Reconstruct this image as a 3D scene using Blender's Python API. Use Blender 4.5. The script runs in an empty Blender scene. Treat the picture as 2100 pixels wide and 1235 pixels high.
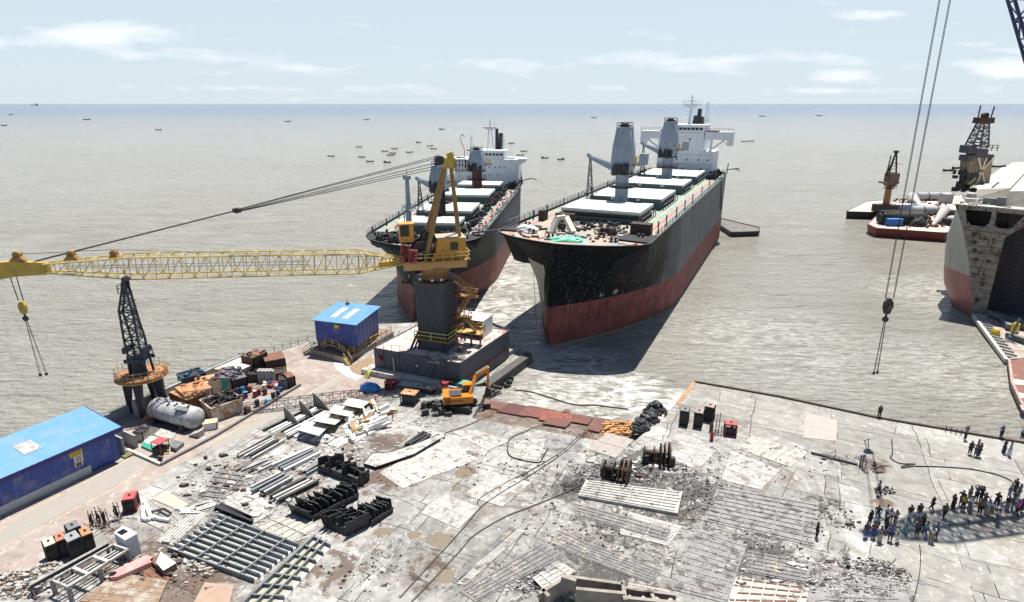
import bpy, bmesh, math, random
from math import sin, cos, pi, radians as R, atan2, hypot
random.seed(7)
SC = bpy.context.scene
C = SC.collection
# ------------------------------------------------------------------ camera
CAMZ, FPX, CXP, CYP = 38.0, 1250.0, 1050.0, 617.5
PIT = math.atan(405.5 / FPX)
cd = bpy.data.cameras.new('camera'); cam = bpy.data.objects.new('camera', cd); C.objects.link(cam)
cd.sensor_width = 36; cd.lens = 36 * FPX / 2100
cam.location = (0, 0, CAMZ); cam.rotation_euler = (pi / 2 - PIT, 0, 0)
cd.clip_start = 0.5; cd.clip_end = 120000
SC.camera = cam
SC.render.resolution_x, SC.render.resolution_y = 1024, 602
# ------------------------------------------------------------------ light
SUN_EL, SUN_AZ = R(71.5), R(23)            # azimuth from the view direction (+Y) towards +X
w = bpy.data.worlds.new('World'); SC.world = w; w.use_nodes = True
nt = w.node_tree; N = nt.nodes; L = nt.links
for n in list(N): N.remove(n)
out = N.new('ShaderNodeOutputWorld'); bg = N.new('ShaderNodeBackground')
sky = N.new('ShaderNodeTexSky'); sky.sky_type = 'NISHITA'; sky.sun_disc = False
sky.sun_elevation = SUN_EL; sky.sun_rotation = SUN_AZ
sky.air_density = 1.0; sky.dust_density = 0.25; sky.ozone_density = 1.0
bg.inputs[1].default_value = 0.06
tc = N.new('ShaderNodeTexCoord'); sep = N.new('ShaderNodeSeparateXYZ'); L.new(tc.outputs['Generated'], sep.inputs[0])
def wm(op, a, b=None, c=None, clamp=False):
    n = N.new('ShaderNodeMath'); n.operation = op; n.use_clamp = clamp
    for i, x in enumerate((a, b, c)):
        if x is None: continue
        if hasattr(x, 'links'): L.new(x, n.inputs[i])
        else: n.inputs[i].default_value = x
    return n.outputs[0]
ysafe = wm('MAXIMUM', sep.outputs[1], 0.05)
U_ = wm('DIVIDE', sep.outputs[0], ysafe); V_ = wm('DIVIDE', sep.outputs[2], ysafe)
cmb = N.new('ShaderNodeCombineXYZ'); L.new(U_, cmb.inputs[0]); L.new(wm('MULTIPLY', V_, 4.6), cmb.inputs[1])
wn = N.new('ShaderNodeTexNoise'); wn.inputs['Scale'].default_value = 7; wn.inputs['Detail'].default_value = 9; wn.inputs['Roughness'].default_value = .62
wn.inputs['Distortion'].default_value = .25
L.new(cmb.outputs[0], wn.inputs['Vector'])
tot = None
# bands of thin cloud: (centre u, centre v, half-width, half-height, strength)
for (cu, cv, ru, rv, st) in [(-.62, .095, .24, .030, 1.15), (-.48, .068, .16, .014, .9), (-.80, .085, .1, .02, .7), (.30, .062, .5, .022, .75), (-.15, .052, .5, .02, .5),
                             (.76, .05, .12, .022, 1.5), (.78, .085, .12, .03, .8), (.52, .040, .09, .014, 1.25), (.55, .125, .09, .012, .9), (-.40, .022, .1, .008, .8), (-.36, .15, .07, .01, .9), (.0, .022, 1.1, .012, .35), (.5, .018, .2, .006, .6)]:
    a = wm('DIVIDE', wm('SUBTRACT', U_, cu), ru); b = wm('DIVIDE', wm('SUBTRACT', V_, cv), rv)
    d = wm('SQRT', wm('ADD', wm('MULTIPLY', a, a), wm('MULTIPLY', b, b)))
    m = wm('MULTIPLY', wm('SUBTRACT', 1.0, d, clamp=True), st)
    tot = m if tot is None else wm('ADD', tot, m)
cl = wm('MULTIPLY', wm('SUBTRACT', wm('ADD', wn.outputs[0], wm('MULTIPLY', tot, .30)), .60), 4.2, clamp=True)
mx = N.new('ShaderNodeMix'); mx.data_type = 'RGBA'
L.new(wm('MULTIPLY', cl, .48), mx.inputs[0]); hz = N.new('ShaderNodeMix'); hz.data_type = 'RGBA'; L.new(wm('MULTIPLY', wm('DIVIDE', wm('SUBTRACT', .32, sep.outputs[2]), .17, clamp=True), .85), hz.inputs[0]); L.new(sky.outputs[0], hz.inputs[6]); hz.inputs[7].default_value = (6.7, 7.9, 8.7, 1)
L.new(hz.outputs[2], mx.inputs[6]); mx.inputs[7].default_value = (12.2, 12.0, 12.2, 1)
L.new(mx.outputs[2], bg.inputs[0]); L.new(bg.outputs[0], out.inputs[0])
sl = bpy.data.lights.new('sun', 'SUN'); sl.energy = 5.0; sl.angle = R(.5); sl.color = (1, .965, .9)
so = bpy.data.objects.new('sun', sl); C.objects.link(so)
so.rotation_euler = (0, 0, 0)
import mathutils
sd = mathutils.Vector((sin(SUN_AZ) * cos(SUN_EL), cos(SUN_AZ) * cos(SUN_EL), sin(SUN_EL)))
so.rotation_euler = sd.to_track_quat('Z', 'Y').to_euler(); so.location = (40, 60, 200)
SC.view_settings.view_transform = 'Standard'; SC.view_settings.look = 'None'
SC.view_settings.exposure = 0.80; SC.view_settings.gamma = 1
# ------------------------------------------------------------------ measuring: a photo point on a level plane / in a plane of given distance
cp_, sp_ = cos(PIT), sin(PIT)
def ray(px, py):
    u = (px - CXP) / FPX; v = -(py - CYP) / FPX
    return (u, cp_ + v * sp_, -sp_ + v * cp_)
def G(px, py, z=0.0):
    d = ray(px, py); t = (z - CAMZ) / d[2]; return (d[0] * t, d[1] * t, z)
def Yp(px, py, y):
    d = ray(px, py); t = y / d[1]; return (d[0] * t, y, CAMZ + d[2] * t)
# ------------------------------------------------------------------ materials
MATS = {}
def nodes_of(name):
    m = bpy.data.materials.new(name); m.use_nodes = True
    return m, m.node_tree.nodes, m.node_tree.links, m.node_tree.nodes['Principled BSDF']
def c4(c): return (c[0], c[1], c[2], 1)
def noise(n, l, vec, scale, detail=6, rough=.6, dist=0):
    t = n.new('ShaderNodeTexNoise'); t.inputs['Scale'].default_value = scale; t.inputs['Detail'].default_value = detail
    t.inputs['Roughness'].default_value = rough; t.inputs['Distortion'].default_value = dist
    if vec is not None: l.new(vec, t.inputs['Vector'])
    return t.outputs[0]
def mapr(n, l, x, a, b, lo=0., hi=1.):
    t = n.new('ShaderNodeMapRange'); l.new(x, t.inputs[0]); t.inputs[1].default_value = a; t.inputs[2].default_value = b
    t.inputs[3].default_value = lo; t.inputs[4].default_value = hi; return t.outputs[0]
def mixc(n, l, f, a, b):
    t = n.new('ShaderNodeMix'); t.data_type = 'RGBA'
    for i, x in ((0, f), (6, a), (7, b)):
        if hasattr(x, 'links'): l.new(x, t.inputs[i])
        elif i == 0: t.inputs[0].default_value = x
        else: t.inputs[i].default_value = c4(x)
    return t.outputs[2]
def mth(n, l, op, a, b=None, clamp=False):
    t = n.new('ShaderNodeMath'); t.operation = op; t.use_clamp = clamp
    for i, x in enumerate((a, b)):
        if x is None: continue
        if hasattr(x, 'links'): l.new(x, t.inputs[i])
        else: t.inputs[i].default_value = x
    return t.outputs[0]
def mapping(n, l, vec, sc, rot=(0, 0, 0), loc=(0, 0, 0)):
    t = n.new('ShaderNodeMapping'); l.new(vec, t.inputs[0]); t.inputs['Scale'].default_value = sc; t.inputs['Rotation'].default_value = rot
    t.inputs['Location'].default_value = loc; return t.outputs[0]
def bumpn(n, l, bs, h, dist, st=1.):
    t = n.new('ShaderNodeBump'); t.inputs['Distance'].default_value = dist; t.inputs['Strength'].default_value = st
    l.new(h, t.inputs['Height']); l.new(t.outputs[0], bs.inputs['Normal'])
def M(name, c1, c2=None, rough=.65, metal=0., sc=1.5, rust=None, ra=.4, rsc=.8, streak=None, sa=.45, bump=.01):
    if name in MATS: return MATS[name]
    m, n, l, bs = nodes_of(name)
    pos = n.new('ShaderNodeNewGeometry').outputs['Position']
    c2 = c2 or tuple(x * .72 for x in c1)
    f = mapr(n, l, noise(n, l, pos, sc, 7, .65), .32, .68)
    col = mixc(n, l, f, c1, c2)
    if streak:
        v = mapping(n, l, pos, (1.6, 1.6, .12)); s = mapr(n, l, noise(n, l, v, 1.4, 5, .7), 1 - sa - .08, 1 - sa + .12)
        col = mixc(n, l, s, col, streak)
    if rust:
        r = mapr(n, l, noise(n, l, pos, rsc, 8, .7, .3), 1 - ra - .04, 1 - ra + .06)
        col = mixc(n, l, r, col, rust)
    l.new(col, bs.inputs['Base Color']); bs.inputs['Roughness'].default_value = rough; bs.inputs['Metallic'].default_value = metal
    if bump: bumpn(n, l, bs, noise(n, l, pos, sc * 5, 4, .6), bump, .7)
    MATS[name] = m; return m
RUST = (.20, .085, .04); DRUST = (.09, .045, .03)
black_steel = M('black_steel', (.022, .023, .026), (.05, .048, .046), .6, rust=(.09, .06, .045), ra=.38)
burnt_steel = M('burnt_steel', (.012, .012, .014), (.03, .03, .033), .6, rust=(.05, .045, .04), ra=.36, rsc=1.5)
grey_steel = M('grey_steel', (.17, .175, .18), (.10, .10, .105), .6, rust=(.16, .11, .08), ra=.36)
light_steel = M('light_steel', (.42, .41, .39), (.27, .26, .245), .65, rust=(.16, .115, .09), ra=.40, rsc=1.3)
white_steel = M('white_steel', (.72, .71, .68), (.58, .56, .52), .6, rust=(.32, .2, .12), ra=.33, rsc=1.2)
cream_steel = M('cream_steel', (.62, .59, .50), (.48, .45, .38), .6, rust=(.25, .16, .09), ra=.34)
rust_steel = M('rust_steel', (.21, .10, .055), (.11, .055, .035), .85, rust=(.30, .17, .09), ra=.40)
dark_rust = M('dark_rust', (.075, .045, .035), (.035, .026, .024), .85, rust=(.17, .09, .05), ra=.38)
orange_rust = M('orange_rust', (.42, .22, .10), (.28, .13, .06), .85, rust=(.55, .42, .28), ra=.40)
rusty_white = M('rusty_white', (.58, .54, .47), (.45, .40, .33), .8, rust=(.30, .16, .07), ra=.47, rsc=.9, streak=(.28, .15, .07), sa=.45)
yellow_paint = M('yellow_paint', (.50, .33, .05), (.36, .22, .03), .5, sc=1, rust=(.22, .11, .04), ra=.33)
boom_yellow = M('boom_yellow', (.56, .42, .12), (.42, .30, .08), .6, rust=(.25, .13, .04), ra=.34)
brown_yellow = M('brown_yellow', (.34, .19, .055), (.24, .13, .04), .6, rust=(.12, .06, .03), ra=.40)
orange_paint = M('orange_paint', (.58, .19, .012), (.48, .15, .012), .4, ra=.3, rust=(.25, .12, .04))
navy_paint = M('navy_paint', (.026, .034, .055), (.016, .02, .032), .5, rust=(.06, .045, .04), ra=.34)
caisson_paint = M('caisson_paint', (.075, .082, .102), (.052, .057, .072), .6, streak=(.11, .085, .075), sa=.37, rust=(.13, .075, .05), ra=.34)
blue_wall = None
red_paint = M('red_paint', (.33, .02, .02), (.2, .02, .02), .5)
green_paint = M('green_paint', (.02, .28, .19), (.02, .2, .14), .6)
blue_paint = M('blue_paint', (.03, .16, .50), (.02, .11, .36), .5)
blue_tarp = M('blue_tarp', (.02, .12, .42), (.04, .24, .50), .45, sc=2.5, rust=(.02, .03, .05), ra=.42, rsc=2)
green_tarp = M('green_tarp', (.08, .52, .32), (.2, .6, .45), .5, sc=3)
concrete = M('concrete', (.50, .47, .42), (.40, .37, .33), .9, rust=(.25, .21, .17), ra=.4)
wall_concrete = M('wall_concrete', (.36, .36, .36), (.28, .28, .28), .9, streak=(.2, .17, .14), sa=.4)
mud = M('mud', (.26, .18, .11), (.20, .135, .08), .8)
puddle_mat = M('puddle', (.22, .18, .13), (.17, .14, .10), .12, bump=0)
cable_mat = M('cable_black', (.015, .015, .016), None, .6, bump=0)
glass_dark = M('glass_dark', (.012, .014, .018), None, .12, bump=0)
rubber = M('rubber', (.016, .016, .017), (.03, .03, .03), .75)
road_line = M('road_line', (.50, .43, .24), (.36, .31, .22), .7, sc=3)
walk_grey = M('walkway_paint', (.25, .24, .21), (.30, .26, .225), .8)
skinm = M('skin', (.16, .08, .045), None, .6, bump=0)
hairm = M('hair', (.01, .009, .009), None, .6, bump=0)
# ------------------------------------------------------------------ mesh builder
class MB:
    def __init__(s): s.v = []; s.f = []
    def add(s, vs, fs):
        o = len(s.v); s.v += [tuple(x) for x in vs]; s.f += [tuple(i + o for i in f) for f in fs]; return s
    def box(s, x0, x1, y0, y1, z0, z1):
        return s.add([(x0, y0, z0), (x1, y0, z0), (x1, y1, z0), (x0, y1, z0), (x0, y0, z1), (x1, y0, z1), (x1, y1, z1), (x0, y1, z1)],
                     [(3, 2, 1, 0), (4, 5, 6, 7), (0, 1, 5, 4), (1, 2, 6, 5), (2, 3, 7, 6), (3, 0, 4, 7)])
    def hexa(s, b, t):       # 4 bottom + 4 top points
        return s.add(list(b) + list(t), [(3, 2, 1, 0), (4, 5, 6, 7), (0, 1, 5, 4), (1, 2, 6, 5), (2, 3, 7, 6), (3, 0, 4, 7)])
    def obox(s, c, a, lx, ly, z0, z1):  # centre xy, angle of the x side
        ux, uy = cos(a) * lx / 2, sin(a) * lx / 2; vx, vy = -sin(a) * ly / 2, cos(a) * ly / 2
        q = [(c[0] - ux - vx, c[1] - uy - vy), (c[0] + ux - vx, c[1] + uy - vy), (c[0] + ux + vx, c[1] + uy + vy), (c[0] - ux + vx, c[1] - uy + vy)]
        return s.hexa([(x, y, z0) for x, y in q], [(x, y, z1) for x, y in q])
    def bar(s, a, b, w, h=None):
        a = mathutils.Vector(a); b = mathutils.Vector(b); h = h or w; d = (b - a)
        if d.length < 1e-5: return s
        d.normalize(); up = mathutils.Vector((0, 0, 1)) if abs(d.z) < .95 else mathutils.Vector((0, 1, 0))
        r = d.cross(up).normalized() * (w / 2); u = r.cross(d).normalized() * (h / 2)
        return s.hexa([a - r - u, a + r - u, a + r + u, a - r + u], [b - r - u, b + r - u, b + r + u, b - r + u])
    def tube(s, a, b, r, r2=None, n=10):
        a = mathutils.Vector(a); b = mathutils.Vector(b); r2 = r if r2 is None else r2; d = (b - a).normalized()
        up = mathutils.Vector((0, 0, 1)) if abs(d.z) < .95 else mathutils.Vector((0, 1, 0))
        x = d.cross(up).normalized(); y = x.cross(d)
        vs = [a + (x * cos(2 * pi * i / n) + y * sin(2 * pi * i / n)) * r for i in range(n)] + [b + (x * cos(2 * pi * i / n) + y * sin(2 * pi * i / n)) * r2 for i in range(n)]
        return s.add(vs, [(i, (i + 1) % n, n + (i + 1) % n, n + i) for i in range(n)] + [tuple(range(n))[::-1], tuple(range(n, 2 * n))])
    def lathe(s, c, prof, n=14, ax=None):  # prof (r,t) along axis (default z)
        ax = mathutils.Vector(ax or (0, 0, 1)).normalized(); c = mathutils.Vector(c)
        up = mathutils.Vector((0, 0, 1)) if abs(ax.z) < .95 else mathutils.Vector((0, 1, 0))
        x = ax.cross(up).normalized(); y = x.cross(ax); vs = []; fs = []
        for r, t in prof:
            vs += [c + ax * t + (x * cos(2 * pi * i / n) + y * sin(2 * pi * i / n)) * r for i in range(n)]
        for k in range(len(prof) - 1):
            fs += [(k * n + i, k * n + (i + 1) % n, (k + 1) * n + (i + 1) % n, (k + 1) * n + i) for i in range(n)]
        fs += [tuple(range(n))[::-1], tuple(range((len(prof) - 1) * n, len(prof) * n))]
        return s.add(vs, fs)
    def prism(s, poly, z0, z1):
        n = len(poly)
        if sum(poly[i][0] * poly[(i + 1) % n][1] - poly[(i + 1) % n][0] * poly[i][1] for i in range(n)) < 0: poly = poly[::-1]
        vs = [(p[0], p[1], z0) for p in poly] + [(p[0], p[1], z1) for p in poly]
        return s.add(vs, [tuple(range(n))[::-1], tuple(range(n, 2 * n))] + [(i, (i + 1) % n, n + (i + 1) % n, n + i) for i in range(n)])
    def slab(s, pts, th):    # 3d polygon thickened along its normal
        P = [mathutils.Vector(p) for p in pts]; nn = (P[1] - P[0]).cross(P[2] - P[0]).normalized() * th; n = len(P)
        return s.add(P + [p + nn for p in P], [tuple(range(n))[::-1], tuple(range(n, 2 * n))] + [(i, (i + 1) % n, n + (i + 1) % n, n + i) for i in range(n)])
    def path(s, pts, r, n=5):
        for a, b in zip(pts, pts[1:]): s.tube(a, b, r, n=n)
        return s
    def lattice(s, a, b, w0, w1, seg, rc, rb, h0=None, h1=None):   # four-chord truss
        a = mathutils.Vector(a); b = mathutils.Vector(b); d = (b - a).normalized(); h0 = h0 or w0; h1 = h1 or w1
        up = mathutils.Vector((0, 0, 1)) if abs(d.z) < .95 else mathutils.Vector((0, 1, 0))
        r = d.cross(up).normalized(); u = r.cross(d).normalized()
        def P(t, i, j): w = w0 + (w1 - w0) * t; h = h0 + (h1 - h0) * t; return a + (b - a) * t + r * (i * w / 2) + u * (j * h / 2)
        cs = [(-1, -1), (1, -1), (1, 1), (-1, 1)]
        for i, j in cs: s.tube(P(0, i, j), P(1, i, j), rc, n=6)
        for k in range(seg):
            t0, t1 = k / seg, (k + 1) / seg
            for q in range(4):
                A, B = cs[q], cs[(q + 1) % 4]
                s.tube(P(t0, *A), P(t0, *B), rb, n=4)
                if k % 2: s.tube(P(t0, *A), P(t1, *B), rb, n=4)
                else: s.tube(P(t0, *B), P(t1, *A), rb, n=4)
        for q in range(4): s.tube(P(1, *cs[q]), P(1, *cs[(q + 1) % 4]), rb, n=4)
        return s
    def rail(s, pts, h=1.05, step=1.6, r=.035, rows=(1., .55)):
        for a, b in zip(pts, pts[1:]):
            a = mathutils.Vector(a); b = mathutils.Vector(b); n = max(1, round((b - a).length / step))
            for k in range(n + 1):
                p = a + (b - a) * k / n; s.bar(p, p + mathutils.Vector((0, 0, h)), r * 2)
            for q in rows: s.bar(a + mathutils.Vector((0, 0, h * q)), b + mathutils.Vector((0, 0, h * q)), r * 1.7)
        return s
def mesh_obj(name, mb, mat, parent=None, loc=(0, 0, 0), smooth=False):
    me = bpy.data.meshes.new(name)
    me.from_pydata([(x - loc[0], y - loc[1], z - loc[2]) for x, y, z in mb.v], [], mb.f); me.update()
    if smooth: me.polygons.foreach_set('use_smooth', [True] * len(me.polygons))
    me.materials.append(mat)
    o = bpy.data.objects.new(name, me); C.objects.link(o)
    if parent: o.parent = parent
    return o
class Thing:
    def __init__(s, name, label, cat, loc, group=None, rz=0, frame='world'):
        s.o = bpy.data.objects.new(name, None); C.objects.link(s.o); s.o.location = loc; s.o.rotation_euler = (0, 0, rz)
        s.o.empty_display_size = .3
        s.o['label'] = label; s.o['category'] = cat
        if group: s.o['group'] = group
        s.off = loc if frame == 'world' else (0, 0, 0)
    def part(s, name, mb, mat, parent=None, smooth=False, label=None):
        o = mesh_obj(name, mb, mat, parent or s.o, s.off, smooth)
        if label: o['label'] = label
        return o
def single(name, mb, mat, label, cat, group=None, smooth=False, kind=None):
    xs = [v[0] for v in mb.v]; ys = [v[1] for v in mb.v]; zs = [v[2] for v in mb.v]
    loc = ((min(xs) + max(xs)) / 2, (min(ys) + max(ys)) / 2, min(zs))
    o = mesh_obj(name, mb, mat, None, loc, smooth); o.location = loc
    if label: o['label'] = label
    if cat: o['category'] = cat
    if group: o['group'] = group
    if kind: o['kind'] = kind
    return o
def struct(name, mb, mat, smooth=False):
    o = mesh_obj(name, mb, mat, None, (0, 0, 0), smooth); o['kind'] = 'structure'; return o
def dup(root, loc, rz=None, label=None, group=None, name=None):
    r = root.copy(); C.objects.link(r); r.location = loc
    if rz is not None: r.rotation_euler = (0, 0, rz)
    if label: r['label'] = label
    if group: r['group'] = group
    for ch in list(root.children):
        c = ch.copy(); C.objects.link(c); c.parent = r
        for g in list(ch.children):
            d = g.copy(); C.objects.link(d); d.parent = c
    return r
def lerp(a, b, t): return tuple(x + (y - x) * t for x, y in zip(a, b))
def xy(p): return (p[0], p[1])
# ================================================================== SETTING
WZ = -2.0
def sea_material():
    m, n, l, bs = nodes_of('sea_water')
    pos = n.new('ShaderNodeNewGeometry').outputs['Position']
    big = noise(n, l, mapping(n, l, pos, (.006, .011, 1)), 1, 4)
    mid = noise(n, l, mapping(n, l, pos, (.05, .12, 1)), 1, 6, .62)
    col = mixc(n, l, mapr(n, l, mid, .35, .65), (.325, .302, .255), (.235, .215, .17))
    col = mixc(n, l, mapr(n, l, big, .35, .62), col, (.30, .285, .25))
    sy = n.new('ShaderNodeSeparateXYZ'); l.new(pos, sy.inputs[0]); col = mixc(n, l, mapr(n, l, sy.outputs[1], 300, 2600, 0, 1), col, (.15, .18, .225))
    # foam: where the surf runs up the slip and between the hulls
    def near(x, y, r):
        d = n.new('ShaderNodeVectorMath'); d.operation = 'DISTANCE'; l.new(mapping(n, l, pos, (1, 1, 0)), d.inputs[0]); d.inputs[1].default_value = (x, y, 0)
        return mapr(n, l, d.outputs['Value'], r, r * .3, 0, 1)
    ft = noise(n, l, mapping(n, l, pos, (.16, .3, 1), (0, 0, .5)), 1, 7, .62, 1.3)
    ridged = mth(n, l, 'SUBTRACT', 1., mth(n, l, 'MULTIPLY', mth(n, l, 'ABSOLUTE', mth(n, l, 'SUBTRACT', ft, .5)), 9.))
    foam = None
    for (x, y, r, st) in [(18, 79, 10, 1.05), (22.5, 76, 6, 1.7), (9, 82, 11, .65), (13, 75, 7, .7), (3, 78, 6, .7), (-4, 118, 15, .75), (-4, 138, 16, .7), (0, 160, 16, .6), (-2, 103, 12, .6), (9, 90, 12, .6), (45, 100, 26, .28), (95, 130, 20, .35), (70, 88, 18, .3), (38, 100, 14, .3)]:
        q = mth(n, l, 'MULTIPLY', near(x, y, r), st)
        foam = q if foam is None else mth(n, l, 'MAXIMUM', foam, q)
    fine = noise(n, l, pos, .7, 4, .5)
    fm = mth(n, l, 'MULTIPLY', foam, mapr(n, l, ridged, .05, .85), True)
    fm = mth(n, l, 'MULTIPLY', fm, mapr(n, l, fine, .36, .62, .35, 1.1), True)
    # scattered whitecaps
    wc = noise(n, l, mapping(n, l, pos, (.1, .42, 1), (0, 0, -.12)), 1, 8, .7, .6)
    wcm = mapr(n, l, wc, .64, .73, 0, .55)
    sparkle = noise(n, l, mapping(n, l, pos, (1.1, 2.6, 1)), 1, 3, .6); fm = mth(n, l, 'MAXIMUM', fm, mth(n, l, 'MAXIMUM', wcm, mapr(n, l, sparkle, .70, .74, 0, .7)))  # fine speckles: sun sparkle on the ripples, painted as pale colour with the foam
    col = mixc(n, l, fm, col, (.80, .80, .76))
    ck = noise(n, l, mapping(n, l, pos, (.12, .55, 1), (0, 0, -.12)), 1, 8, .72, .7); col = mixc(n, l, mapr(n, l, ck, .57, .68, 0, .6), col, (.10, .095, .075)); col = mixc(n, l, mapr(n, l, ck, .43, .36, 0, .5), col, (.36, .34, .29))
    l.new(col, bs.inputs['Base Color'])
    l.new(mapr(n, l, fm, 0, 1, .20, .75), bs.inputs['Roughness'])
    bs.inputs['IOR'].default_value = 1.33
    w1 = noise(n, l, mapping(n, l, pos, (.10, .26, 1), (0, 0, -.14)), 1, 3, .5, .3)
    w2 = noise(n, l, mapping(n, l, pos, (.5, 1.1, 1), (0, 0, .25)), 1, 5, .62, .4)
    w3 = noise(n, l, mapping(n, l, pos, (2.6, 4.2, 1), (0, 0, -.5)), 1, 3, .6)
    h = mth(n, l, 'ADD', mth(n, l, 'MULTIPLY', w1, 3.2), mth(n, l, 'ADD', mth(n, l, 'MULTIPLY', w2, 1.5), mth(n, l, 'MULTIPLY', w3, .22)))
    bumpn(n, l, bs, h, .95, 1.)
    return m
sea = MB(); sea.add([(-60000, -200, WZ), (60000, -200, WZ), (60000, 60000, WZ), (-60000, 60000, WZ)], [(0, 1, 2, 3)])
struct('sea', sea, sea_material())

SOOT = [(1300, 972, 9, .9), (1180, 1000, 4.5, .9), (1440, 1010, 7, .8), (1290, 1070, 12, .55), (1760, 1195, 5.5, 1.0), (1560, 1150, 8, .75), (1380, 1040, 7, .7), (1100, 1180, 6, .6), (1240, 1180, 8, .7), (1690, 1040, 5, .45), (1080, 990, 7, .45), (560, 1000, 8, .5), (480, 1060, 8, .5), (740, 1060, 4, .5), (880, 850, 5, .5), (1480, 950, 8, .35), (1740, 950, 4, .5), (140, 1190, 7, .4), (330, 880, 5, .9), (520, 800, 6, .5), (960, 1200, 6, .35), (820, 1130, 8, .3), (1190, 915, 6, .35)]
SOIL = [(800, 975, 5, 1.), (790, 905, 4.5, .9), (360, 1115, 4.5, .9), (885, 1165, 4, .7), (1800, 955, 2.6, .9), (1805, 1025, 2.2, .7), (700, 1165, 6, .7), (420, 1200, 7, .9), (300, 1190, 6, .8), (640, 1000, 5, .6), (500, 950, 7, .55), (960, 970, 3.5, .6), (1230, 880, 5, .6), (620, 1120, 5, .5), (1000, 930, 8, .3), (200, 1150, 5, .6), (560, 900, 6, .5), (1150, 850, 6, .5)]
def ground_material(name, base, base2, stain, sa, dark=(.10, .092, .085), da=.40, grime=1., seams=True, zones=True):
    m, n, l, bs = nodes_of(name)
    pos = n.new('ShaderNodeNewGeometry').outputs['Position']
    a = noise(n, l, pos, .6, 10, .74, .5); b = noise(n, l, mapping(n, l, pos, (1, 1, 1), (0, 0, .4)), .13, 9, .7, .8)
    col = mixc(n, l, mapr(n, l, a, .40, .58), base, base2)
    col = mixc(n, l, mapr(n, l, b, 1 - sa, 1 - sa + .10, 0, .8), col, stain)
    big = mapr(n, l, noise(n, l, pos, .09, 5, .65), .40, .58, .12, 1)
    rot = .40
    v = mapping(n, l, pos, (.9, .22, 1), (0, 0, rot)); v2 = mapping(n, l, pos, (.25, 1.6, 1), (0, 0, rot))
    s1 = mapr(n, l, noise(n, l, v, 1.6, 12, .80, .7), 1 - da, 1 - da + .05, 0, .85 * grime)
    s2 = mapr(n, l, noise(n, l, v2, 1.2, 12, .80, .7), 1 - da, 1 - da + .05, 0, .8 * grime)
    col = mixc(n, l, mth(n, l, 'MULTIPLY', mth(n, l, 'MAXIMUM', s1, s2), big), col, dark)
    wp = noise(n, l, pos, 1.1, 11, .78, .5); col = mixc(n, l, mapr(n, l, wp, .555, .61, 0, .62), col, tuple(min(.75, x * 1.7) for x in base))
    def zone(lst):
        f = None
        for (px, py, r, st) in lst:
            c = G(px, py); d = n.new('ShaderNodeVectorMath'); d.operation = 'DISTANCE'; l.new(pos, d.inputs[0]); d.inputs[1].default_value = c
            q = mth(n, l, 'MULTIPLY', mapr(n, l, d.outputs['Value'], r, 0, 0, 1), st); f = q if f is None else mth(n, l, 'MAXIMUM', f, q)
        return f
    if zones:
        zn = noise(n, l, pos, 1.0, 12, .78, .8)
        f = mth(n, l, 'ADD', mth(n, l, 'MULTIPLY', zone(SOIL), .42), noise(n, l, pos, .5, 9, .7, .6)); col = mixc(n, l, mapr(n, l, f, .66, .74, 0, .85), col, (.135, .085, .055))
        f = mth(n, l, 'ADD', mth(n, l, 'MULTIPLY', zone(SOOT), .34), zn); col = mixc(n, l, mapr(n, l, f, .60, .68, 0, .85), col, (.055, .052, .05))
    sp = noise(n, l, pos, 6., 5, .8); col = mixc(n, l, mapr(n, l, sp, .64, .70, 0, .6 * grime), col, dark)
    if seams:
        wv = n.new('ShaderNodeTexNoise'); wv.inputs['Scale'].default_value = .25; l.new(pos, wv.inputs['Vector'])
        ad = n.new('ShaderNodeVectorMath'); ad.operation = 'MULTIPLY_ADD'; l.new(wv.outputs['Color'], ad.inputs[0]); ad.inputs[1].default_value = (.9, .9, 0); l.new(pos, ad.inputs[2])
        for (rz, bw, rh, st, ms) in ((.42, 9.5, 4.4, 1., .05), (.42 + 1.571, 13., 9.1, .9, .06), (.62, 17., 7.3, .8, .05)):
            br = n.new('ShaderNodeTexBrick'); l.new(mapping(n, l, ad.outputs[0], (1, 1, 1), (0, 0, rz)), br.inputs['Vector']); br.inputs['Scale'].default_value = 1; br.inputs['Brick Width'].default_value = bw; br.inputs['Row Height'].default_value = rh
            br.inputs['Mortar Size'].default_value = ms; br.inputs['Mortar Smooth'].default_value = .3; br.offset = .37; br.squash = 1.3
            br.inputs['Color1'].default_value = (1, 1, 1, 1); br.inputs['Color2'].default_value = (.74, .73, .72, 1); br.inputs['Mortar'].default_value = (1, 1, 1, 1)
            if rz != .72: mu = n.new('ShaderNodeMix'); mu.data_type = 'RGBA'; mu.blend_type = 'MULTIPLY'; mu.inputs[0].default_value = .8; l.new(col, mu.inputs[6]); l.new(br.outputs[0], mu.inputs[7]); col = mu.outputs[2]
            col = mixc(n, l, mth(n, l, 'MULTIPLY', mth(n, l, 'MULTIPLY', br.outputs['Fac'], st), mapr(n, l, noise(n, l, mapping(n, l, pos, (1, 1, 1), (0, 0, rz), (7, 3, rz * 9)), .3, 6, .7), .44, .52, .05, 1)), col, (.04, .037, .035))
    l.new(col, bs.inputs['Base Color']); bs.inputs['Roughness'].default_value = .9
    bumpn(n, l, bs, noise(n, l, pos, 3., 10, .78), .06, .9)
    return m
g_yard = ground_material('yard_ground', (.47, .46, .435), (.30, .292, .275), (.20, .16, .125), .47, grime=1.)
g_road = ground_material('road_ground', (.33, .275, .24), (.27, .22, .195), (.21, .155, .125), .50, grime=.55, da=.38, seams=False)
g_quay = ground_material('quay_ground', (.38, .37, .34), (.29, .28, .255), (.24, .205, .17), .47, grime=.75, da=.39)

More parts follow.
